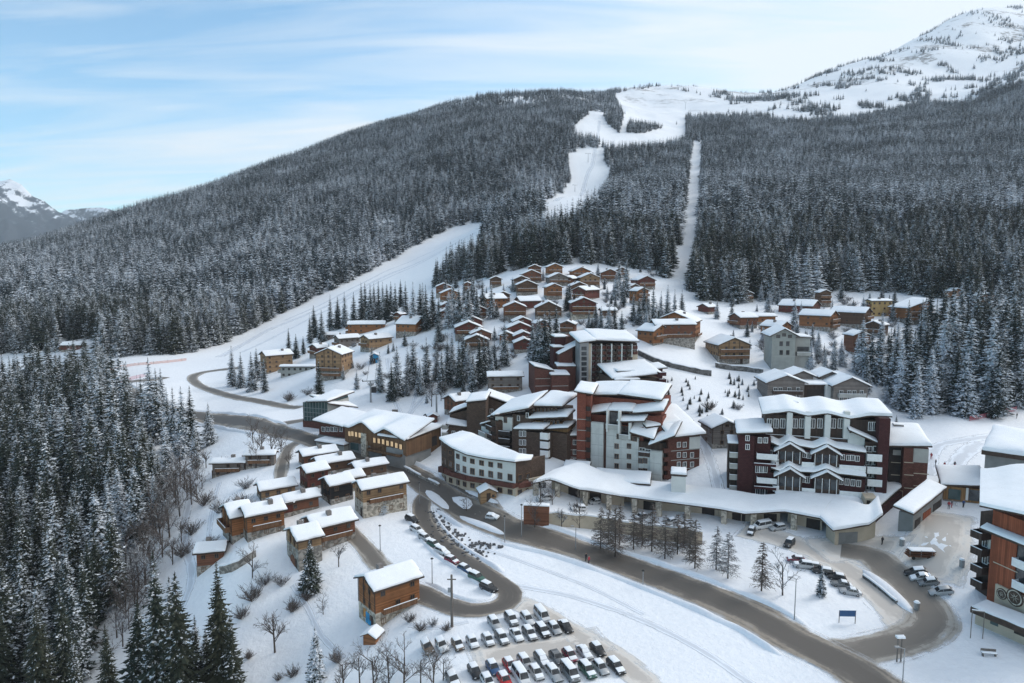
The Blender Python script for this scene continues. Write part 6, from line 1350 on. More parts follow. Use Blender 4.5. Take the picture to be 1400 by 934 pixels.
CARS = [
 # lower car park, far row
 (676,856,A1,'estate','silver',2,'silver estate car, leftmost of the short far row in the lower car park'),(699,851,A1,'suv','grey',2,'snow buried dark car, second in the short far row of the lower car park'),(721,850,A1,'estate','white',2,'white estate car, third in the short far row of the lower car park'),(741,846,A1,'van','white',1,'white van at the right end of the short far row in the lower car park'),
 # second row
 (586,889,A1,'suv','bronze',1,'brown car half behind the bare grove, leftmost of the second row'),(605,887,A1,'suv','white',1,'white off-road car beside the brown one at the left of the second row'),(626,885,A1,'hatch','bronze',1,'bronze hatchback between two white cars in the second row'),(646,882,A1,'hatch','white',2,'snow covered white hatchback right of the bronze hatchback'),(667,879,A1,'hatch','silver',2,'silver hatchback in the middle left of the second row'),(686,876,A1,'estate','grey',2,'long dark grey estate under thick snow in the second row'),(706,872,A1,'sedan','white',1,'white saloon with clear windscreen in the second row'),(724,870,A1,'estate','grey',2,'grey estate buried in snow right of the white saloon'),(742,867,A1,'suv','black',1,'big black off-road car in the second row of the lower car park'),(758,863,A1,'hatch','silver',1,'silver hatchback right of the big black off-road car'),(773,860,A1,'sedan','black',0,'black saloon at the right end of the second row'),
 # third row
 (649,922,A1,'hatch','black',1,'black hatchback at the left of the third row in the lower car park'),(674,917,A1,'hatch','blue',1,'dark blue hatchback left of the bright red car'),(697,914,A1,'hatch','red',1,'bright red hatchback with snow patches in the third row'),(718,910,A1,'estate','silver',2,'silver estate right of the bright red hatchback'),(741,906,A1,'estate','grey',2,'snow covered grey estate in the middle of the third row'),(761,903,A1,'hatch','grey',None,'dark grey hatchback almost free of snow in the third row'),(779,900,A1,'hatch','maroon',1,'dark red hatchback in the third row right of the dark grey one'),(799,896,A1,'sedan','silver',2,'silver saloon right of the dark red hatchback'),(817,892,A1,'hatch','black',0,'black hatchback at the right end of the third row'),
 # front row
 (620,934,A1,'suv','grey',1,'grey car at the bottom edge beside the bare grove'),(667,936,A1,'hatch','white',2,'white car cut by the bottom edge below the dark blue hatchback'),(690,934,A1,'hatch','red',0,'red car cut by the bottom edge in the front row'),(712,930,A1,'van','white',0,'white van with greenish windscreen in the front row'),(733,924,A1,'hatch','silver',2,'small silver car between van and estate in the front row'),(757,925,A1,'estate','silver',2,'silver estate with wide white roof in the front row'),(779,925,A1,'van','grey',1,'long grey van with white roof in the front row'),(803,921,A1,'suv','green',1,'dark green off-road car in the front row'),(821,917,A1,'hatch','silver',1,'silver hatchback right of the dark green off-road car'),(842,915,A1,'estate','black',2,'black estate at the right end of the front row'),
]
for c in CARS: car(*c, 'cars in the lower car park')
A2 = R(47)
for c in [(563,713,A2,'suv','black',1,'black car with trailer at the top of the roadside row'),(570,727,A2,'estate','white',1,'white estate second from the top of the roadside row'),(581,738,A2,'hatch','silver',2,'snow covered silver hatchback third in the roadside row'),(593,747,A2,'hatch','green',1,'teal hatchback in the roadside row left of the curving road'),(605,757,A2,'estate','white',2,'snow buried white car above the maroon one'),(618,769,A2,'hatch','maroon',1,'maroon hatchback in the roadside row'),(636,781,A2,'hatch','blue',1,'dark blue hatchback below the maroon one'),(652,793,A2,'suv','green',1,'dark green car last but one of the roadside row'),(668,807,A2,'suv','black',0,'black car at the lower end of the roadside row by the bend')]:
    car(*c, 'cars parked along the curving road')
A3 = R(-104)
for c in [(1079,746,R(-40),'suv','black',0,'black car alone at the head of the upper parking area'),(1088,768,A3,'hatch','maroon',1,'dark red car at the far end of the angled row beside the small spruce'),(1098,776,A3,'suv','silver',1,'silver off-road car second in the angled row'),(1110,777,A3,'hatch','grey',0,'grey hatchback third in the angled row'),(1124,784,A3,'estate','black',0,'black estate behind the small snowy spruce'),(1143,792,A3,'hatch','black',1,'black hatchback right of the small snowy spruce'),(1150,802,A3,'sedan','grey',1,'grey saloon last but one in the angled row'),(1162,812,A3,'sedan','silver',0,'silver saloon nearest in the angled row'),]:
    car(*c, 'cars in the angled row by the bare tree')
for c in [(1252,785,A3,'estate','black',0,'black estate farthest of the four cars on the right parking strip'),(1259,792,A3,'sedan','silver',1,'silver car with snowy roof, second of the four on the right strip'),(1270,799,A3,'hatch','grey',1,'grey hatchback, third of the four on the right strip'),(1287,812,A3,'estate','silver',None,'silver estate nearest of the four on the right strip')]:
    car(*c, 'four cars on the right parking strip')
for c in [(674,709,R(60),'hatch','white',2,'snow covered car beside the little kiosk at the road'),(744,683,R(-70),'suv','white',1,'white car under the left end of the arcade terrace'),(812,688,R(-60),'hatch','silver',0,'silver car in the arcade opening behind the retaining wall'),(790,697,R(-70),'estate','white',2,'snow heaped car behind the wooden clad shelter'),(876,709,R(-65),'hatch','grey',1,'grey car on the terrace behind the larches'),(917,716,R(-65),'hatch','silver',2,'snowy car on the terrace right of the grey one'),(1042,722,R(-75),'van','white',1,'white van parked under the arcade'),(1063,724,R(-75),'estate','silver',1,'silver estate beside the van under the arcade'),(1027,729,R(-30),'hatch','black',1,'black hatchback in front of the arcade between tree tops')]:
    car(*c, None)
# ---------------------------------------------------------------- bare trees and larches
M_TWIG = plain('bare_twigs', (0.115, 0.096, 0.088), .9, .3, 1.5); M_LARCH = plain('larch_twigs', (0.135, 0.112, 0.098), .9, .35, 1.0)
m, t, b = nt('frosted_twigs'); n = noise(t, 1.4, 3); t.links.new(ramp(t, n, [(.45, (.085, .072, .07)), (.62, (.5, .52, .55))]), b.inputs['Base Color']); b.inputs['Roughness'].default_value = .85; M_FROST = m
def bare_mb(seed, H, spread=.32, depth=4, first=.25, r0=.02):
    rg = random.Random(seed); tr = MB(); cr = MB()
    def grow(p, d, L, r, k):
        q = p + d * L; (tr if k == 0 else cr).tube(p, q, r, r * .6, 5 if k < 2 else 3)
        if k >= depth: return
        nb = (7, 5, 4, 3)[min(k, 3)]
        for i in range(nb):
            f = rg.uniform(first if k == 0 else .25, 1.0); a = rg.uniform(0, 6.283); up = rg.uniform(.55, 1.0)
            u = d.orthogonal().normalized(); w = d.cross(u); e = (d * up + (u * math.cos(a) + w * math.sin(a)) * rg.uniform(.5, .95)); e.z += .18; e.normalize()
            grow(p + d * (L * f), e, L * rg.uniform(.38, .62), max(r * .5, .022), k + 1)
    grow(Vector((0, 0, -.4)), Vector((rg.uniform(-.05, .05), rg.uniform(-.05, .05), 1)).normalized(), H * .72, H * r0, 0)
    return tr, cr
def larch_mb(seed, H):
    rg = random.Random(seed); tr = MB(); cr = MB(); tr.tube((0, 0, -.5), (0, 0, H), H * .017, .03, 6)
    for i in range(70):
        z = H * (.12 + .87 * i / 70) + rg.uniform(-.2, .2); L = (1 - z / H) ** .7 * H * .27 * rg.uniform(.7, 1.15) + .25
        for s in range(2):
            a = rg.uniform(0, 6.283); d = Vector((math.cos(a), math.sin(a), rg.uniform(-.25, .12))).normalized(); p = Vector((0, 0, z)); cr.tube(p, p + d * L, .045, .02, 3)
            for k in range(9):
                f = .15 + .83 * k / 9; q = p + d * (L * f); e = Vector((math.cos(a + rg.choice((-1, 1)) * rg.uniform(.5, 1.3)), math.sin(a + rg.choice((-1, 1)) * rg.uniform(.5, 1.3)), rg.uniform(-.7, -.05))).normalized(); cr.tube(q, q + e * L * rg.uniform(.18, .4), .042, .026, 3)
    return tr, cr
BP = []
for s in range(4):
    tr, cr = bare_mb(40 + s, 10, first=(.2, .3, .1, .05)[s]); BP.append((tr.mesh('trunk', M_BARK), cr.mesh('branches', M_TWIG), cr.mesh('branches', M_FROST)))
LP = []
for s in range(3):
    tr, cr = larch_mb(60 + s, 12); LP.append((tr.mesh('trunk', M_BARK), cr.mesh('branches', M_LARCH), cr.mesh('branches', M_FROST)))
SB = []
for s in range(3):
    cr = MB(); rg = random.Random(80 + s)
    for i in range(46):
        a = rg.uniform(0, 6.283); d = Vector((math.cos(a) * rg.uniform(.2, .9), math.sin(a) * rg.uniform(.2, .9), rg.uniform(.5, 1))).normalized(); p = Vector((rg.uniform(-.4, .4), rg.uniform(-.4, .4), -.2)); L = rg.uniform(1.3, 3); cr.tube(p, p + d * L, .04, .02, 3)
        for k in range(6):
            q = p + d * L * rg.uniform(.3, 1); e = (d + Vector((rg.uniform(-.8, .8), rg.uniform(-.8, .8), rg.uniform(-.1, .6)))).normalized(); cr.tube(q, q + e * L * .35, .028, .018, 3)
    SB.append((cr.mesh('shrub', M_TWIG), cr.mesh('shrub', M_FROST)))
def plant(kind, px, py, hpx, i, frost, label, group):
    g = hit(px, py)
    if g is None: return
    d = g.y * CP - (g.z - CZ) * SP; h = hpx * d / FPX
    if kind == 'bare_shrub':
        o = link(kind, SB[i % 3][frost], None, g, random.uniform(0, 6.28), label, 'shrub', group); s = .72 * h / 2.6; o.scale = (s * 1.2, s * 1.2, s); return
    P, H0 = (BP[i % 4], 11.0) if kind == 'bare_tree' else (LP[i % 3], 12.0)
    o = thing(kind, g, random.uniform(0, 6.28), label, 'tree', group); s = h / H0; o.scale = (s, s, s)
    link('trunk', P[0], o); link('branches', P[1 + frost], o)
for i, (px, py, h) in enumerate([(821,751,60),(832,744,52),(841,762,72),(847,745,58),(866,751,56),(878,746,50),(891,754,68),(909,764,62),(926,758,58),(935,748,50),(943,762,56),(950,777,70)]):
    plant('larch_tree', px, py, h, i, 0, 'bare brown larch in the row on the snow bank below the parking terrace', 'larches on the bank below the arcade')
for i, (px, py, h, lb) in enumerate([(979,779,62,'frosted larch, left of the pair in front of the arcade middle'),(995,791,66,'frosted larch with snow clump, right of the pair in front of the arcade middle'),(1041,808,70,'dark slim larch standing just left of the round bare tree')]): plant('larch_tree', px, py, h, i, 1 if i < 2 else 0, lb, None)
plant('bare_tree', 1070, 814, 66, 2, 1, 'round frosted bare tree beside the angled row of cars', None); plant('bare_tree', 376, 892, 78, 1, 0, 'lone leafless tree on the open snow slope right of the small cabin', None)
for i, (px, py, h) in enumerate([(470,950,70),(492,938,66),(512,950,80),(532,938,72),(552,945,78),(575,938,60),(592,945,66),(606,930,50)]): plant('bare_tree', px, py, h, i, i % 2, 'leafless tree in the tangled grove at the bottom edge beside the car park', 'bare grove at the bottom edge')
for i, (px, py, h) in enumerate([(346,606,40),(358,622,46),(372,628,52),(384,618,40),(350,640,42),(395,640,30)]): plant('bare_tree', px, py, h, i, 0, 'leafless tree around the two weathered barns by the lane', 'bare trees around the barns')
for i, (px, py, h) in enumerate([(252,668,52),(262,690,46),(246,706,60),(232,735,64),(222,762,58),(210,790,62),(200,812,60),(188,838,62),(176,860,52),(168,884,56),(150,905,50),(238,680,60),(226,708,64),(214,736,62),(204,764,60),(190,800,66),(270,656,40),(282,640,36),(206,650,50),(222,664,56),(196,690,60),(186,730,60),(172,770,60),(160,830,62),(246,660,60),(256,684,54),(240,694,66),(230,716,66),(220,744,70),(206,776,70),(198,800,66),(184,826,66),(172,846,60),(160,872,60),(262,672,44),(270,684,40),(276,668,34),(248,740,44),(236,772,44),(222,700,70),(210,724,70),(196,756,70),(182,800,70)]):
    plant('bare_tree', px, py, h, i, int(i % 3 == 0), 'grey brown leafless tree along the right margin of the left wood', 'leafless trees on the wood margin')
for i, (px, py, h, lb) in enumerate([(731,722,44,'thin leafless tree in front of the wooden clad shelter'),(768,724,40,'thin leafless tree before the pale retaining wall, left one'),(792,722,46,'thick leafless tree before the pale retaining wall, right one'),(738,690,44,'dense leafless tree between rounded base building and arcade'),(755,690,34,'leafless tree at the left end of the arcade'),(590,556,36,'leafless tree on the beginners slope left of the umber tower'),(603,548,30,'leafless tree touching the timber chalet on the beginners slope'),(442,840,34,'small leafless tree on the slope left of the nearest chalet'),(345,790,50,'leafless tree leaning beside the rubble wall under the orange twin chalet'),(463,775,44,'leafless tree at the corner of the lane above the nearest chalet'),(638,700,26,'street tree with bare crown on the traffic island')]): plant('bare_tree', px, py, h, i, i % 2, lb, None)
for i, (px, py, h) in enumerate([(280,690,24),(300,700,26),(262,730,22),(330,690,20),(350,700,22),(325,720,18),(250,760,26),(290,745,18),(400,835,22),(345,820,26),(360,800,22),(420,820,18),(330,845,20),(385,800,20),(560,850,16),(575,862,16),(592,856,14),(610,862,14),(310,640,18),(335,668,20),(600,480,16),(640,480,16),(420,540,14),(395,548,16),(970,560,16),(925,575,18),(905,560,16),(945,600,14),(1010,560,12),(460,905,20),(400,925,18),(1200,350,20),(340,900,14),(380,930,12)]):
    plant('bare_shrub', px, py, h, i, int(i % 3 == 1), 'low leafless shrub poking through the snow', 'leafless shrubs in the snow')
rg = random.Random(3)
for i in range(110):
    px, py = rg.uniform(905, 1052), rg.uniform(512, 600)
    if py > 512 + (1052 - px) * .9 + 10 or not (py > 516 + max(0, (965 - px)) * .1): continue
    g = hit(px, py); P = PROTO[i % 6]; o = thing('young_spruce', g, rg.uniform(0, 6), 'knee high young spruce planted on the open slope below the rubble wall', 'tree', 'young spruces on the slope'); s = rg.uniform(.06, .13); o.scale = (s * 1.5, s * 1.5, s); link('crown', P[0], o); link('trunk', P[2], o)

# frosted undergrowth and little conifers between the upper chalets
CXY = np.array([(c[0], c[1]) for c in CH])
UND = [[(600,375),(735,358),(900,370),(905,440),(850,470),(760,470),(735,490),(620,490),(590,440)], [(1000,405),(1240,405),(1240,470),(1180,500),(1100,512),(1000,470)], [(420,470),(600,462),(680,500),(650,545),(560,560),(480,530)]]
rg = random.Random(12)
for q, (P_, n_u) in enumerate(zip(UND, (210, 130, 60))):
    xs = [p[0] for p in P_]; ys = [p[1] for p in P_]; k = 0
    while k < n_u:
        px, py = rg.uniform(min(xs), max(xs)), rg.uniform(min(ys), max(ys))
        if not inpoly([px], [py], P_)[0]: continue
        k += 1
        dd = CXY - np.array((px, py))
        if ((np.abs(dd[:, 0]) < 15) & (dd[:, 1] > -4) & (dd[:, 1] < 15)).any(): continue
        if rg.random() < .55: plant('bare_shrub', px, py, rg.uniform(7, 13), k, 1, ('frosted undergrowth between the upper chalets', 'frosted undergrowth among the upper right chalets', 'frosted undergrowth on the lift slope')[q], ('frosted undergrowth, upper chalets', 'frosted undergrowth, upper right', 'frosted undergrowth, lift slope')[q])
        else:
            g = hit(px, py); d = g.y * CP - (g.z - CZ) * SP; s = rg.uniform(10, 26) * d / FPX / 20; P = PROTO[k % 6]; o = thing('young_spruce', g, rg.uniform(0, 6), ('snowy young spruce between the upper chalets', 'snowy young spruce among the upper right chalets', 'snowy young spruce on the lift slope')[q], 'tree', ('young spruces, upper chalets', 'young spruces, upper right', 'young spruces, lift slope')[q]); o.scale = (s * 1.2, s * 1.2, s); link('crown', P[1], o); link('trunk', P[2], o)

g = hit(524, 702); P = PROTO[3]; o = thing('frosted_tree', g, .4, 'white frosted conical tree in front of the large tan stone chalet', 'tree'); s_ = 5.2 / 20; o.scale = (s_ * 1.25, s_ * 1.25, s_); cw = P[0].copy(); cw.name = 'crown'; cw.materials.clear(); cw.materials.append(plain('hoar_frost', (.62, .66, .70), .8, .25, 2)); link('crown', cw, o); link('trunk', P[2], o)
# ---------------------------------------------------------------- walls, huts, lamps, signs, people
M_STEEL = plain('galvanised_steel', (0.30, 0.31, 0.32), .45, .15, 3, .6, .4); M_POLEWOOD = plain('grey_pole_timber', (0.16, 0.14, 0.125), .85, .25, 2); M_BLUE = plain('blue_sign', (0.035, 0.09, 0.20), .5, .1, 3); M_LIFTBLUE = plain('lift_blue', (0.02, 0.22, 0.42), .5, .15, 1)
M_PINK = plain('red_netting', (0.55, 0.12, 0.16), .7, .2, 2); M_ORANGE = plain('safety_orange', (0.60, 0.16, 0.05), .6, .2, 1)
def wall_along(pix, hgt, th, mat, label, name='rubble_wall', cat='wall', snow=.3, hs=None):
    C = path_px(pix); o = thing(name, (C[0][0], C[0][1], hz(*C[0])), 0, label, cat); T = np.gradient(C, axis=0); T /= np.linalg.norm(T, axis=1)[:, None] + 1e-9; Nn = np.stack([-T[:, 1], T[:, 0]], 1)
    mb = MB(); sm = MB(); rg = random.Random(len(C)); hh = [hgt * rg.uniform(.85, 1.1) for _ in C]; loc = lambda p, z: (p[0] - C[0][0], p[1] - C[0][1], z - o.location.z)
    zz = [hz(*c) for c in C]
    for k in range(len(C) - 1):
        a, b = C[k] - Nn[k] * th / 2, C[k + 1] - Nn[k + 1] * th / 2; c, d = C[k + 1] + Nn[k + 1] * th / 2, C[k] + Nn[k] * th / 2
        mb.hexa([loc(a, zz[k] - 1.5), loc(b, zz[k + 1] - 1.5), loc(c, zz[k + 1] - 1.5), loc(d, zz[k] - 1.5)], [loc(a, zz[k] + hh[k]), loc(b, zz[k + 1] + hh[k + 1]), loc(c, zz[k + 1] + hh[k + 1]), loc(d, zz[k] + hh[k])])
        if snow and rg.random() < .9: e = 1.15; sm.hexa([loc(C[k] + (a - C[k]) * e, zz[k] + hh[k] + .01), loc(C[k + 1] + (b - C[k + 1]) * e, zz[k + 1] + hh[k + 1] + .01), loc(C[k + 1] + (c - C[k + 1]) * e, zz[k + 1] + hh[k + 1] + .01), loc(C[k] + (d - C[k]) * e, zz[k] + hh[k] + .01)], [loc(a * .85 + C[k] * .15, zz[k] + hh[k] + snow), loc(b * .85 + C[k + 1] * .15, zz[k + 1] + hh[k + 1] + snow), loc(c * .85 + C[k + 1] * .15, zz[k + 1] + hh[k + 1] + snow), loc(d * .85 + C[k] * .15, zz[k] + hh[k] + snow)])
    part('masonry', mb, mat, o)
    if snow: link('snow_cap', sm.mesh('snow_cap', M_ROOFSNOW, True), o)
    return o
M_DARKSTONE = stone('dark_rubble', (0.14, 0.135, 0.13), 1.6)
wall_along([(873,485),(896,496),(920,503),(950,510),(972,514)], 1.7, .8, M_DARKSTONE, 'dark rubble wall stepping down the meadow below the orange cabin')
wall_along([(978,502),(1000,506),(1022,508),(1043,511)], 1.6, .8, M_DARKSTONE, 'dark rubble wall in front of the pale balcony chalet')
wall_along([(302,783),(318,780),(335,770),(349,760)], 1.5, .7, M_STONE, 'curved rubble wall right of the small cabin')
wall_along([(749,718),(775,720),(800,722),(830,726),(860,731),(895,737),(925,741),(960,744)], 2.8, .5, WALL['beige'], 'long pale retaining wall below the parking terrace', 'retaining_wall')
wall_along([(553,642),(575,654),(600,666)], .8, .4, M_STONE, 'low stone wall between visitor centre forecourt and main road')
wall_along([(1180,790),(1202,806),(1226,826)], .55, .35, M_DARKSTONE, 'low dark wall on the snow strip dividing the parking ramp', snow=.25)
def hut(px, py, r, w, l, h, mat, label, cat='hut', name='hut', rise=.25, snow=.4, door=True, base=None):
    g = hit(px, py); o = thing(name, g, R(r), label, cat); hw = w / 2; rz = rise * w
    part('wall', MB().extrude([(-hw, -1.5), (hw, -1.5), (hw, h), (0, h + rz), (-hw, h)], 0, l), mat, o); f = rz / hw; ov = .35; q = h - f * ov + .02
    ro = part('roof', MB().extrude([(-hw - ov, q), (0, h + rz + .02), (hw + ov, q), (hw + ov, q + .12), (0, h + rz + .14), (-hw - ov, q + .12)], -ov, l + ov), M_EAVE, o)
    sn = MB(); snow_patch(sn, [(-hw - ov, -ov, q + .12), (0, -ov, h + rz + .14), (0, l + ov, h + rz + .14), (-hw - ov, l + ov, q + .12)], snow, 6, 6, (1, 0, 1, 1), px); snow_patch(sn, [(0, -ov, h + rz + .14), (hw + ov, -ov, q + .12), (hw + ov, l + ov, q + .12), (0, l + ov, h + rz + .14)], snow, 6, 6, (1, 1, 1, 0), px); link('roof_snow', sn.mesh('roof_snow', M_ROOFSNOW, True), ro)
    if door: part('door', MB().box(-.45, .45, -.06, .03, 0, min(1.95, h - .1)), M_EAVE, o); window(o, hw * .6, -.02, h * .6, 0, .7, .7, True)
    return o
hut(668, 686, 14, 3.6, 3.2, 2.1, WOOD['tan'], 'little timber kiosk with snow roof beside the bus bay', 'kiosk', 'kiosk')
hut(505, 882, -20, 2.2, 2.0, 1.4, WOOD['orange'], 'tiny wood shed with snow cap below the nearest chalet', 'shed', 'shed', door=False)
hut(592, 579, 10, 2.8, 2.4, 2.2, WOOD['red'], 'small red kiosk at the foot of the beginners lift', 'kiosk', 'kiosk')
hut(512, 497, 12, 3.4, 4.4, 3.0, M_LIFTBLUE, 'bright blue lift station cabin on the slope', 'lift station', 'lift_station')
g = hit(733, 719); o = thing('wooden_shelter', g, R(-8), 'wood clad red-brown shelter wall panel beside the pale retaining wall', 'shelter'); part('cladding', MB().box(-2.6, 2.6, 0, 1.2, -1, 4.2), WOOD['redbrown'], o); sn = MB(); snow_patch(sn, [(-2.7, -.1, 4.2), (2.7, -.1, 4.2), (2.7, 1.3, 4.2), (-2.7, 1.3, 4.2)], .35, 8, 4); link('snow_cap', sn.mesh('snow_cap', M_ROOFSNOW, True), o)
def lamp(px, py, hpx, arm, label, head='side'):
    g = hit(px, py); d = g.y * CP - (g.z - CZ) * SP; h = hpx * d / FPX / .93; o = thing('street_lamp', g, 0, label, 'street lamp')
    part('pole', MB().tube((0, 0, -.5), (0, 0, h), .09, .06, 8), M_STEEL, o)
    if arm: part('arm', MB().tube((0, 0, h - .05), (arm, 0, h + .25), .045, .04, 6), M_STEEL, o); part('lamp_head', MB().box(arm - .3, arm + .3, -.14, .14, h + .18, h + .32), M_STEEL, o)
    else: part('lamp_head', MB().tube((0, 0, h), (0, 0, h + .12), .10, .30, 10).tube((0, 0, h + .12), (0, 0, h + .3), .3, .1, 10), M_TRIM, o)
for q in [(520,754,33,0,'street lamp on the snow field left of the roadside cars'),(591,800,34,0,'street lamp between chalet drive and roadside cars'),(1086,848,55,-.9,'arched street lamp on the bank below the round bare tree'),(1233,950,62,-1.0,'tall street lamp at the bottom edge right of the junction'),(787,752,30,-.7,'street lamp on the bank left of the larches'),(713,735,42,0,'slim street lamp beside the main road below the shelter'),(690,742,34,0,'slim street lamp on the verge opposite the bus bay'),(574,690,28,0,'street lamp at the car park junction'),(625,668,22,0,'street lamp in front of the rounded base building'),(879,802,20,0,'short marker lamp on the field side of the main road')]: lamp(*q)
g = hit(618, 857); o = thing('utility_pole', g, 0, 'thick grey timber utility pole on the snow above the lower car park', 'pole'); part('pole', MB().tube((0, 0, -.5), (0, 0, 8.4), .24, .17, 10), M_POLEWOOD, o); part('crossarm', MB().box(-.7, .7, -.06, .06, 7.6, 7.75), M_POLEWOOD, o); part('bracket', MB().box(-.6, -.2, -.12, .12, 5.6, 6.3), M_STEEL, o)
def board(px, py, w, h, leg, r, mat, label, name='sign_board', cat='sign'):
    g = hit(px, py); o = thing(name, g, R(r), label, cat)
    for sx in (-1, 1): part('post', MB().tube((sx * w * .46, 0, -.4), (sx * w * .46, 0, leg + h), .06, .06, 6), M_POLEWOOD, o)
    part('panel', MB().box(-w / 2 + .12, w / 2 - .12, -.05, .04, leg, leg + h), mat, o); sn = MB(); snow_patch(sn, [(-w / 2, -.1, leg + h), (w / 2, -.1, leg + h), (w / 2, .1, leg + h), (-w / 2, .1, leg + h)], .14, 5, 2); link('snow_cap', sn.mesh('snow_cap', M_ROOFSNOW, True), o); return o
board(1158, 852, 2.7, 1.0, 1.1, -2, M_BLUE, 'wide blue sign board on two posts in the snow below the angled cars')
board(1335, 873, 1.7, .18, 4.2, -18, M_POLEWOOD, 'tall two post map stand with snow roof in front of the beige shop', 'map_stand', 'stand')
board(540, 566, 2.0, .9, .6, 0, M_POLEWOOD, 'dark information panel on the snow in front of the lift', 'info_panel', 'sign')
g = hit(1228, 905); o = thing('sign_post', g, 0, 'double sign post capped with snow at the road junction', 'sign')
for x in (-.2, .35): part('post', MB().tube((x, 0, -.4), (x, 0, 3.6), .1, .09, 8), M_POLEWOOD, o)
sn = MB(); snow_patch(sn, [(-.5, -.3, 3.6), (.7, -.3, 3.6), (.7, .3, 3.6), (-.5, .3, 3.6)], .5, 5, 4); link('snow_cap', sn.mesh('snow_cap', M_ROOFSNOW, True), o)
def bench(px, py, r, label):
    g = hit(px, py); o = thing('bench', g, R(r), label, 'bench'); part('seat', MB().box(-1, 1, -.25, .25, .42, .48), M_POLEWOOD, o); part('backrest', MB().box(-1, 1, .24, .3, .55, .95), M_POLEWOOD, o)
    for x in (-.8, .8): part('leg', MB().box(x - .06, x + .06, -.22, .22, -.2, .42), M_POLEWOOD, o)
    sn = MB(); snow_patch(sn, [(-1, -.25, .48), (1, -.25, .48), (1, .22, .48), (-1, .22, .48)], .25, 6, 3); link('snow_cap', sn.mesh('snow_cap', M_ROOFSNOW, True), o)
bench(1352, 897, -10, 'snow covered bench on the snowy mound below the map stand')
g = hit(1256, 763); o = thing('trailer', g, R(-6), 'low red-brown rack trailer loaded with layered boards under snow', 'trailer')
for k in range(4): part('board_layer', MB().box(-2.2 + .15 * k, 2.2 + .1 * k, -.9, .9, .5 + .32 * k, .62 + .32 * k), WOOD['redbrown'], o)
for x in (-1.3, 1.3): part('wheel', MB().tube((x, -.95, .3), (x, -.75, .3), .3, .3, 12), M_TYRE, o)
for x in (-1.9, 0, 1.9): part('upright', MB().box(x - .05, x + .05, -.85, -.75, .3, 1.75), M_STEEL, o)
sn = MB(); snow_patch(sn, [(-1.8, -.9, 1.58), (2.5, -.9, 1.58), (2.5, .9, 1.58), (-1.8, .9, 1.58)], .22, 8, 5); link('snow_cap', sn.mesh('snow_cap', M_ROOFSNOW, True), o)
# rubbish bin, ski lift, netting
def bin_(px, py, label): g = hit(px, py); o = thing('litter_bin', g, 0, label, 'bin'); part('body', MB().tube((0, 0, -.2), (0, 0, 1.3), .42, .45, 10), M_STEEL, o); part('lid', MB().tube((0, 0, 1.3), (0, 0, 1.55), .5, .3, 10), M_ROOFSNOW, o)
bin_(1233, 746, 'grey bin capped with snow beside the stair wing'); bin_(1315, 775, 'lone bin on the snow left of the red timber hotel'); bin_(1253, 834, 'dark bin at the lower end of the ramp dividing wall')
def pylon(px, py, hpx, w, label):
    g = hit(px, py); d = g.y * CP - (g.z - CZ) * SP; h = hpx * d / FPX; o = thing('lift_pylon', g, R(15), label, 'pylon'); part('mast', MB().tube((0, 0, -1), (0, 0, h), .35, .22, 8), M_STEEL, o); part('crossarm', MB().box(-w, w, -.2, .2, h - .3, h), M_STEEL, o)
    for sx in (-1, 1): part('wheel_rack', MB().box(sx * w - .15, sx * w + .15, -1.4, 1.4, h - .15, h + .15), M_TRIM, o)
for q in [(507,550,30,2.6,'chairlift pylon on the slope below the blue station'),(597,572,34,1.2,'drag lift pylon beside the red kiosk'),(804,222,12,3.5,'lift pylon high on the upper piste'),(786,262,9,3,'second lift pylon lower on the upper piste'),(937,150,10,4,'lift pylon on the far snow saddle')]: pylon(*q)
g = hit(506, 545); o = thing('chairlift_cabin', (g.x + 1.8, g.y - 2, g.z + 2.5), 0, 'dark lift cabin hanging beside the chairlift pylon', 'cabin'); part('shell', MB().box(-.8, .8, -.7, .7, 0, 1.9), M_TRIM, o); part('hanger', MB().tube((0, 0, 1.9), (0, 0, 3.6), .06, .06, 6), M_STEEL, o)
def net(pix, hgt, mat, label):
    C = path_px(pix); o = thing('safety_net', (C[0][0], C[0][1], hz(*C[0])), 0, label, 'fence'); mb = MB(); z0 = o.location.z; L = [(c[0] - C[0][0], c[1] - C[0][1], hz(*c) - z0) for c in C]
    for k in range(len(C) - 1):
        a, b = L[k], L[k + 1]
        for q in range(5): zz = .15 + hgt * q / 5; mb.hexa([(a[0], a[1] - .02, a[2] + zz), (b[0], b[1] - .02, b[2] + zz), (b[0], b[1] + .02, b[2] + zz), (a[0], a[1] + .02, a[2] + zz)], [(a[0], a[1] - .02, a[2] + zz + .1), (b[0], b[1] - .02, b[2] + zz + .1), (b[0], b[1] + .02, b[2] + zz + .1), (a[0], a[1] + .02, a[2] + zz + .1)])
    part('netting', mb, mat, o)
    for k in range(0, len(C), 4): part('stake', MB().tube((L[k][0], L[k][1], L[k][2] - .4), (L[k][0], L[k][1], L[k][2] + hgt + .3), .05, .05, 5), M_TRIM, o)
net([(1325,576),(1345,572),(1365,567),(1390,562)], 1.4, M_PINK, 'red safety net along the lower edge of the spruce stand'); net([(150,506),(185,500),(220,497),(255,493)], 1.2, M_ORANGE, 'orange netting across the snow field beyond the road works'); net([(165,524),(182,519),(200,515)], 1.5, M_PINK, 'red and white barrier fence around the road works')
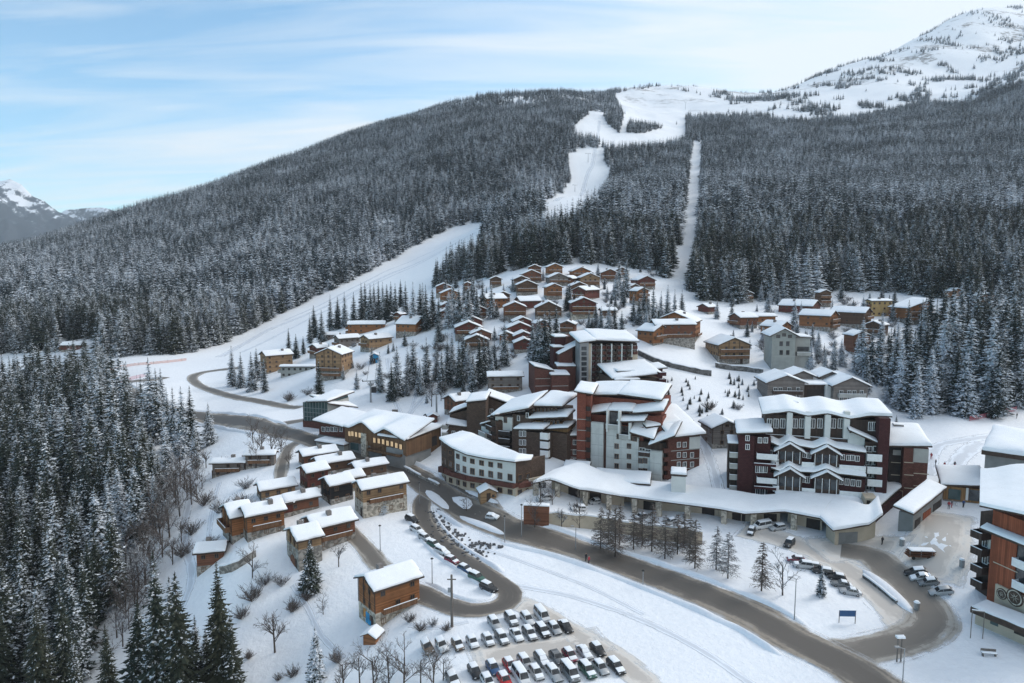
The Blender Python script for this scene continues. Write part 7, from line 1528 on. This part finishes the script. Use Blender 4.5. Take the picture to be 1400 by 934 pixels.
# people
def person(px, py, r, top, leg, label, hpx=None):
    g = hit(px, py); o = bpy.data.objects.new('person', None); mb = MB()
    v = [(0, 0, .92), (0, .01, 1.15), (0, .01, 1.38), (0, 0, 1.5), (0, -.02, 1.62), (0, -.01, 1.72), (-.19, 0, 1.40), (-.27, -.03, 1.14), (-.26, -.14, .92), (.19, 0, 1.40), (.28, -.02, 1.14), (.27, -.10, .90), (-.10, 0, .86), (-.12, -.06, .48), (-.12, .02, .06), (-.12, -.14, .03), (.10, 0, .86), (.12, .05, .48), (.13, .10, .06), (.13, -.06, .03)]
    e = [(0, 1), (1, 2), (2, 3), (3, 4), (4, 5), (2, 6), (6, 7), (7, 8), (2, 9), (9, 10), (10, 11), (0, 12), (12, 13), (13, 14), (14, 15), (0, 16), (16, 17), (17, 18), (18, 19)]
    rad = [.17, .17, .18, .07, .11, .09, .09, .07, .05, .09, .07, .05, .12, .09, .07, .06, .12, .09, .07, .06]
    me = bpy.data.meshes.new('person'); me.from_pydata(v, e, []); ob = bpy.data.objects.new('person', me); COL.objects.link(ob); ob.location = g; ob.rotation_euler = (0, 0, R(r))
    sk = ob.modifiers.new('skin', 'SKIN'); sk.use_smooth_shade = True
    for i, d in enumerate(me.skin_vertices[0].data): d.radius = (rad[i], rad[i] * .8)
    me.skin_vertices[0].data[0].use_root = True; ss = ob.modifiers.new('sub', 'SUBSURF'); ss.levels = 1; ss.render_levels = 1
    m, t, b = nt('ski_clothes'); tc = N(t, 'ShaderNodeTexCoord'); sx = N(t, 'ShaderNodeSeparateXYZ'); t.links.new(tc.outputs['Object'], sx.inputs[0])
    c = mixc(t, math_(t, 'GREATER_THAN', sx.outputs[2], .93), leg, top); c = mixc(t, math_(t, 'GREATER_THAN', sx.outputs[2], 1.5), c, (.42, .25, .18)); c = mixc(t, math_(t, 'GREATER_THAN', sx.outputs[2], 1.68), c, (.03, .03, .035)); t.links.new(c, b.inputs['Base Color']); b.inputs['Roughness'].default_value = .8; me.materials.append(m)
    ob['label'] = label; ob['category'] = 'person'; return ob
BK_, RD_, BL_, GY_ = (.02, .02, .024), (.35, .04, .05), (.03, .06, .16), (.12, .12, .13)
for q in [(1206,745,20,BK_,BK_,'person in black walking past the end of the arcade'),(1297,696,-30,RD_,GY_,'person in red jacket on the left of the snow square'),(1301,694,40,GY_,RD_,'person with red trousers beside the red jacket'),(1317,694,0,BL_,BK_,'person in blue jacket standing alone on the snow square'),(1291,641,10,RD_,BK_,'skier with dark red jacket on the beginners area'),(1273,628,-60,RD_,RD_,'skier in all red by the corner of the wine red block'),(1279,637,30,GY_,GY_,'skier in grey left of the dark red jacket'),(1305,640,0,GY_,RD_,'skier in grey with red trousers farther along the beginners area'),(801,768,50,BK_,BK_,'person in black at the edge of the main road'),(805,772,50,RD_,BK_,'person in red at the edge of the main road'),(551,575,0,BK_,BK_,'dark figure in front of the lift queue'),(557,574,60,GY_,BK_,'grey figure next to the dark one by the lift'),(572,620,-40,BK_,GY_,'person on the visitor centre forecourt'),(1390,572,30,BK_,BK_,'skier high on the piste at the right edge'),(1350,572,0,GY_,BK_,'grey skier below the spruce stand')]: person(*q)
# ploughed clods and debris
rg = random.Random(9); mb = MB(); P0 = path_px([(594,704),(606,722),(622,738),(640,752),(654,762)]); P1 = path_px([(652,744),(668,747),(684,748)])
for C, n_c, wd in ((P0, 190, 3.2), (P1, 40, 1.2)):
    for i in range(n_c):
        c = C[rg.randrange(len(C))]; x, y = c[0] + rg.gauss(0, wd * .4), c[1] + rg.gauss(0, wd * .4); z = hz(x, y) + .05; r = rg.uniform(.12, .38); b = len(mb.v)
        q = [Vector((rg.uniform(.6, 1) * sx, rg.uniform(.6, 1) * sy, sz * rg.uniform(.5, .9))) * r for sz in (-1, 1) for sx, sy in ((-1, -1), (1, -1), (1, 1), (-1, 1))]
        mb.hexa([p + Vector((x, y, z)) for p in q[:4]], [p + Vector((x, y, z)) for p in q[4:]])
link('ploughed_clods', mb.mesh('ploughed_clods', plain('dirty_ice', (.10, .10, .105), .7, .5, 1.5)), kind='stuff', label='dark frozen clods ploughed up beside the curving car park road', cat='rubble')

a = at_Y(507, 521, hit(507, 550).y); b_ = at_Y(512, 484, hit(512, 497).y); o = thing('lift_cable', a, 0, 'pair of thin lift cables between pylon and blue station', 'cable')
for sx in (-1.4, 1.4): part('cable', MB().tube((sx, 0, 0), (b_.x - a.x + sx, b_.y - a.y, b_.z - a.z), .06, .06, 4), M_TRIM, o)
# ---------------------------------------------------------------- the air between
me = MB().box(-5600, 5600, -80, 7600, -800, 1340).mesh('haze', [])
m = bpy.data.materials.new('haze_air'); m.use_nodes = True; t = m.node_tree; t.nodes.clear(); out = t.nodes.new('ShaderNodeOutputMaterial'); v = t.nodes.new('ShaderNodeVolumePrincipled')
v.inputs['Color'].default_value = (0.80, 0.88, 0.97, 1); v.inputs['Density'].default_value = 0.000062; v.inputs['Anisotropy'].default_value = 0.0; t.links.new(v.outputs[0], out.inputs['Volume']); me.materials.append(m)
link('haze', me, kind='stuff')
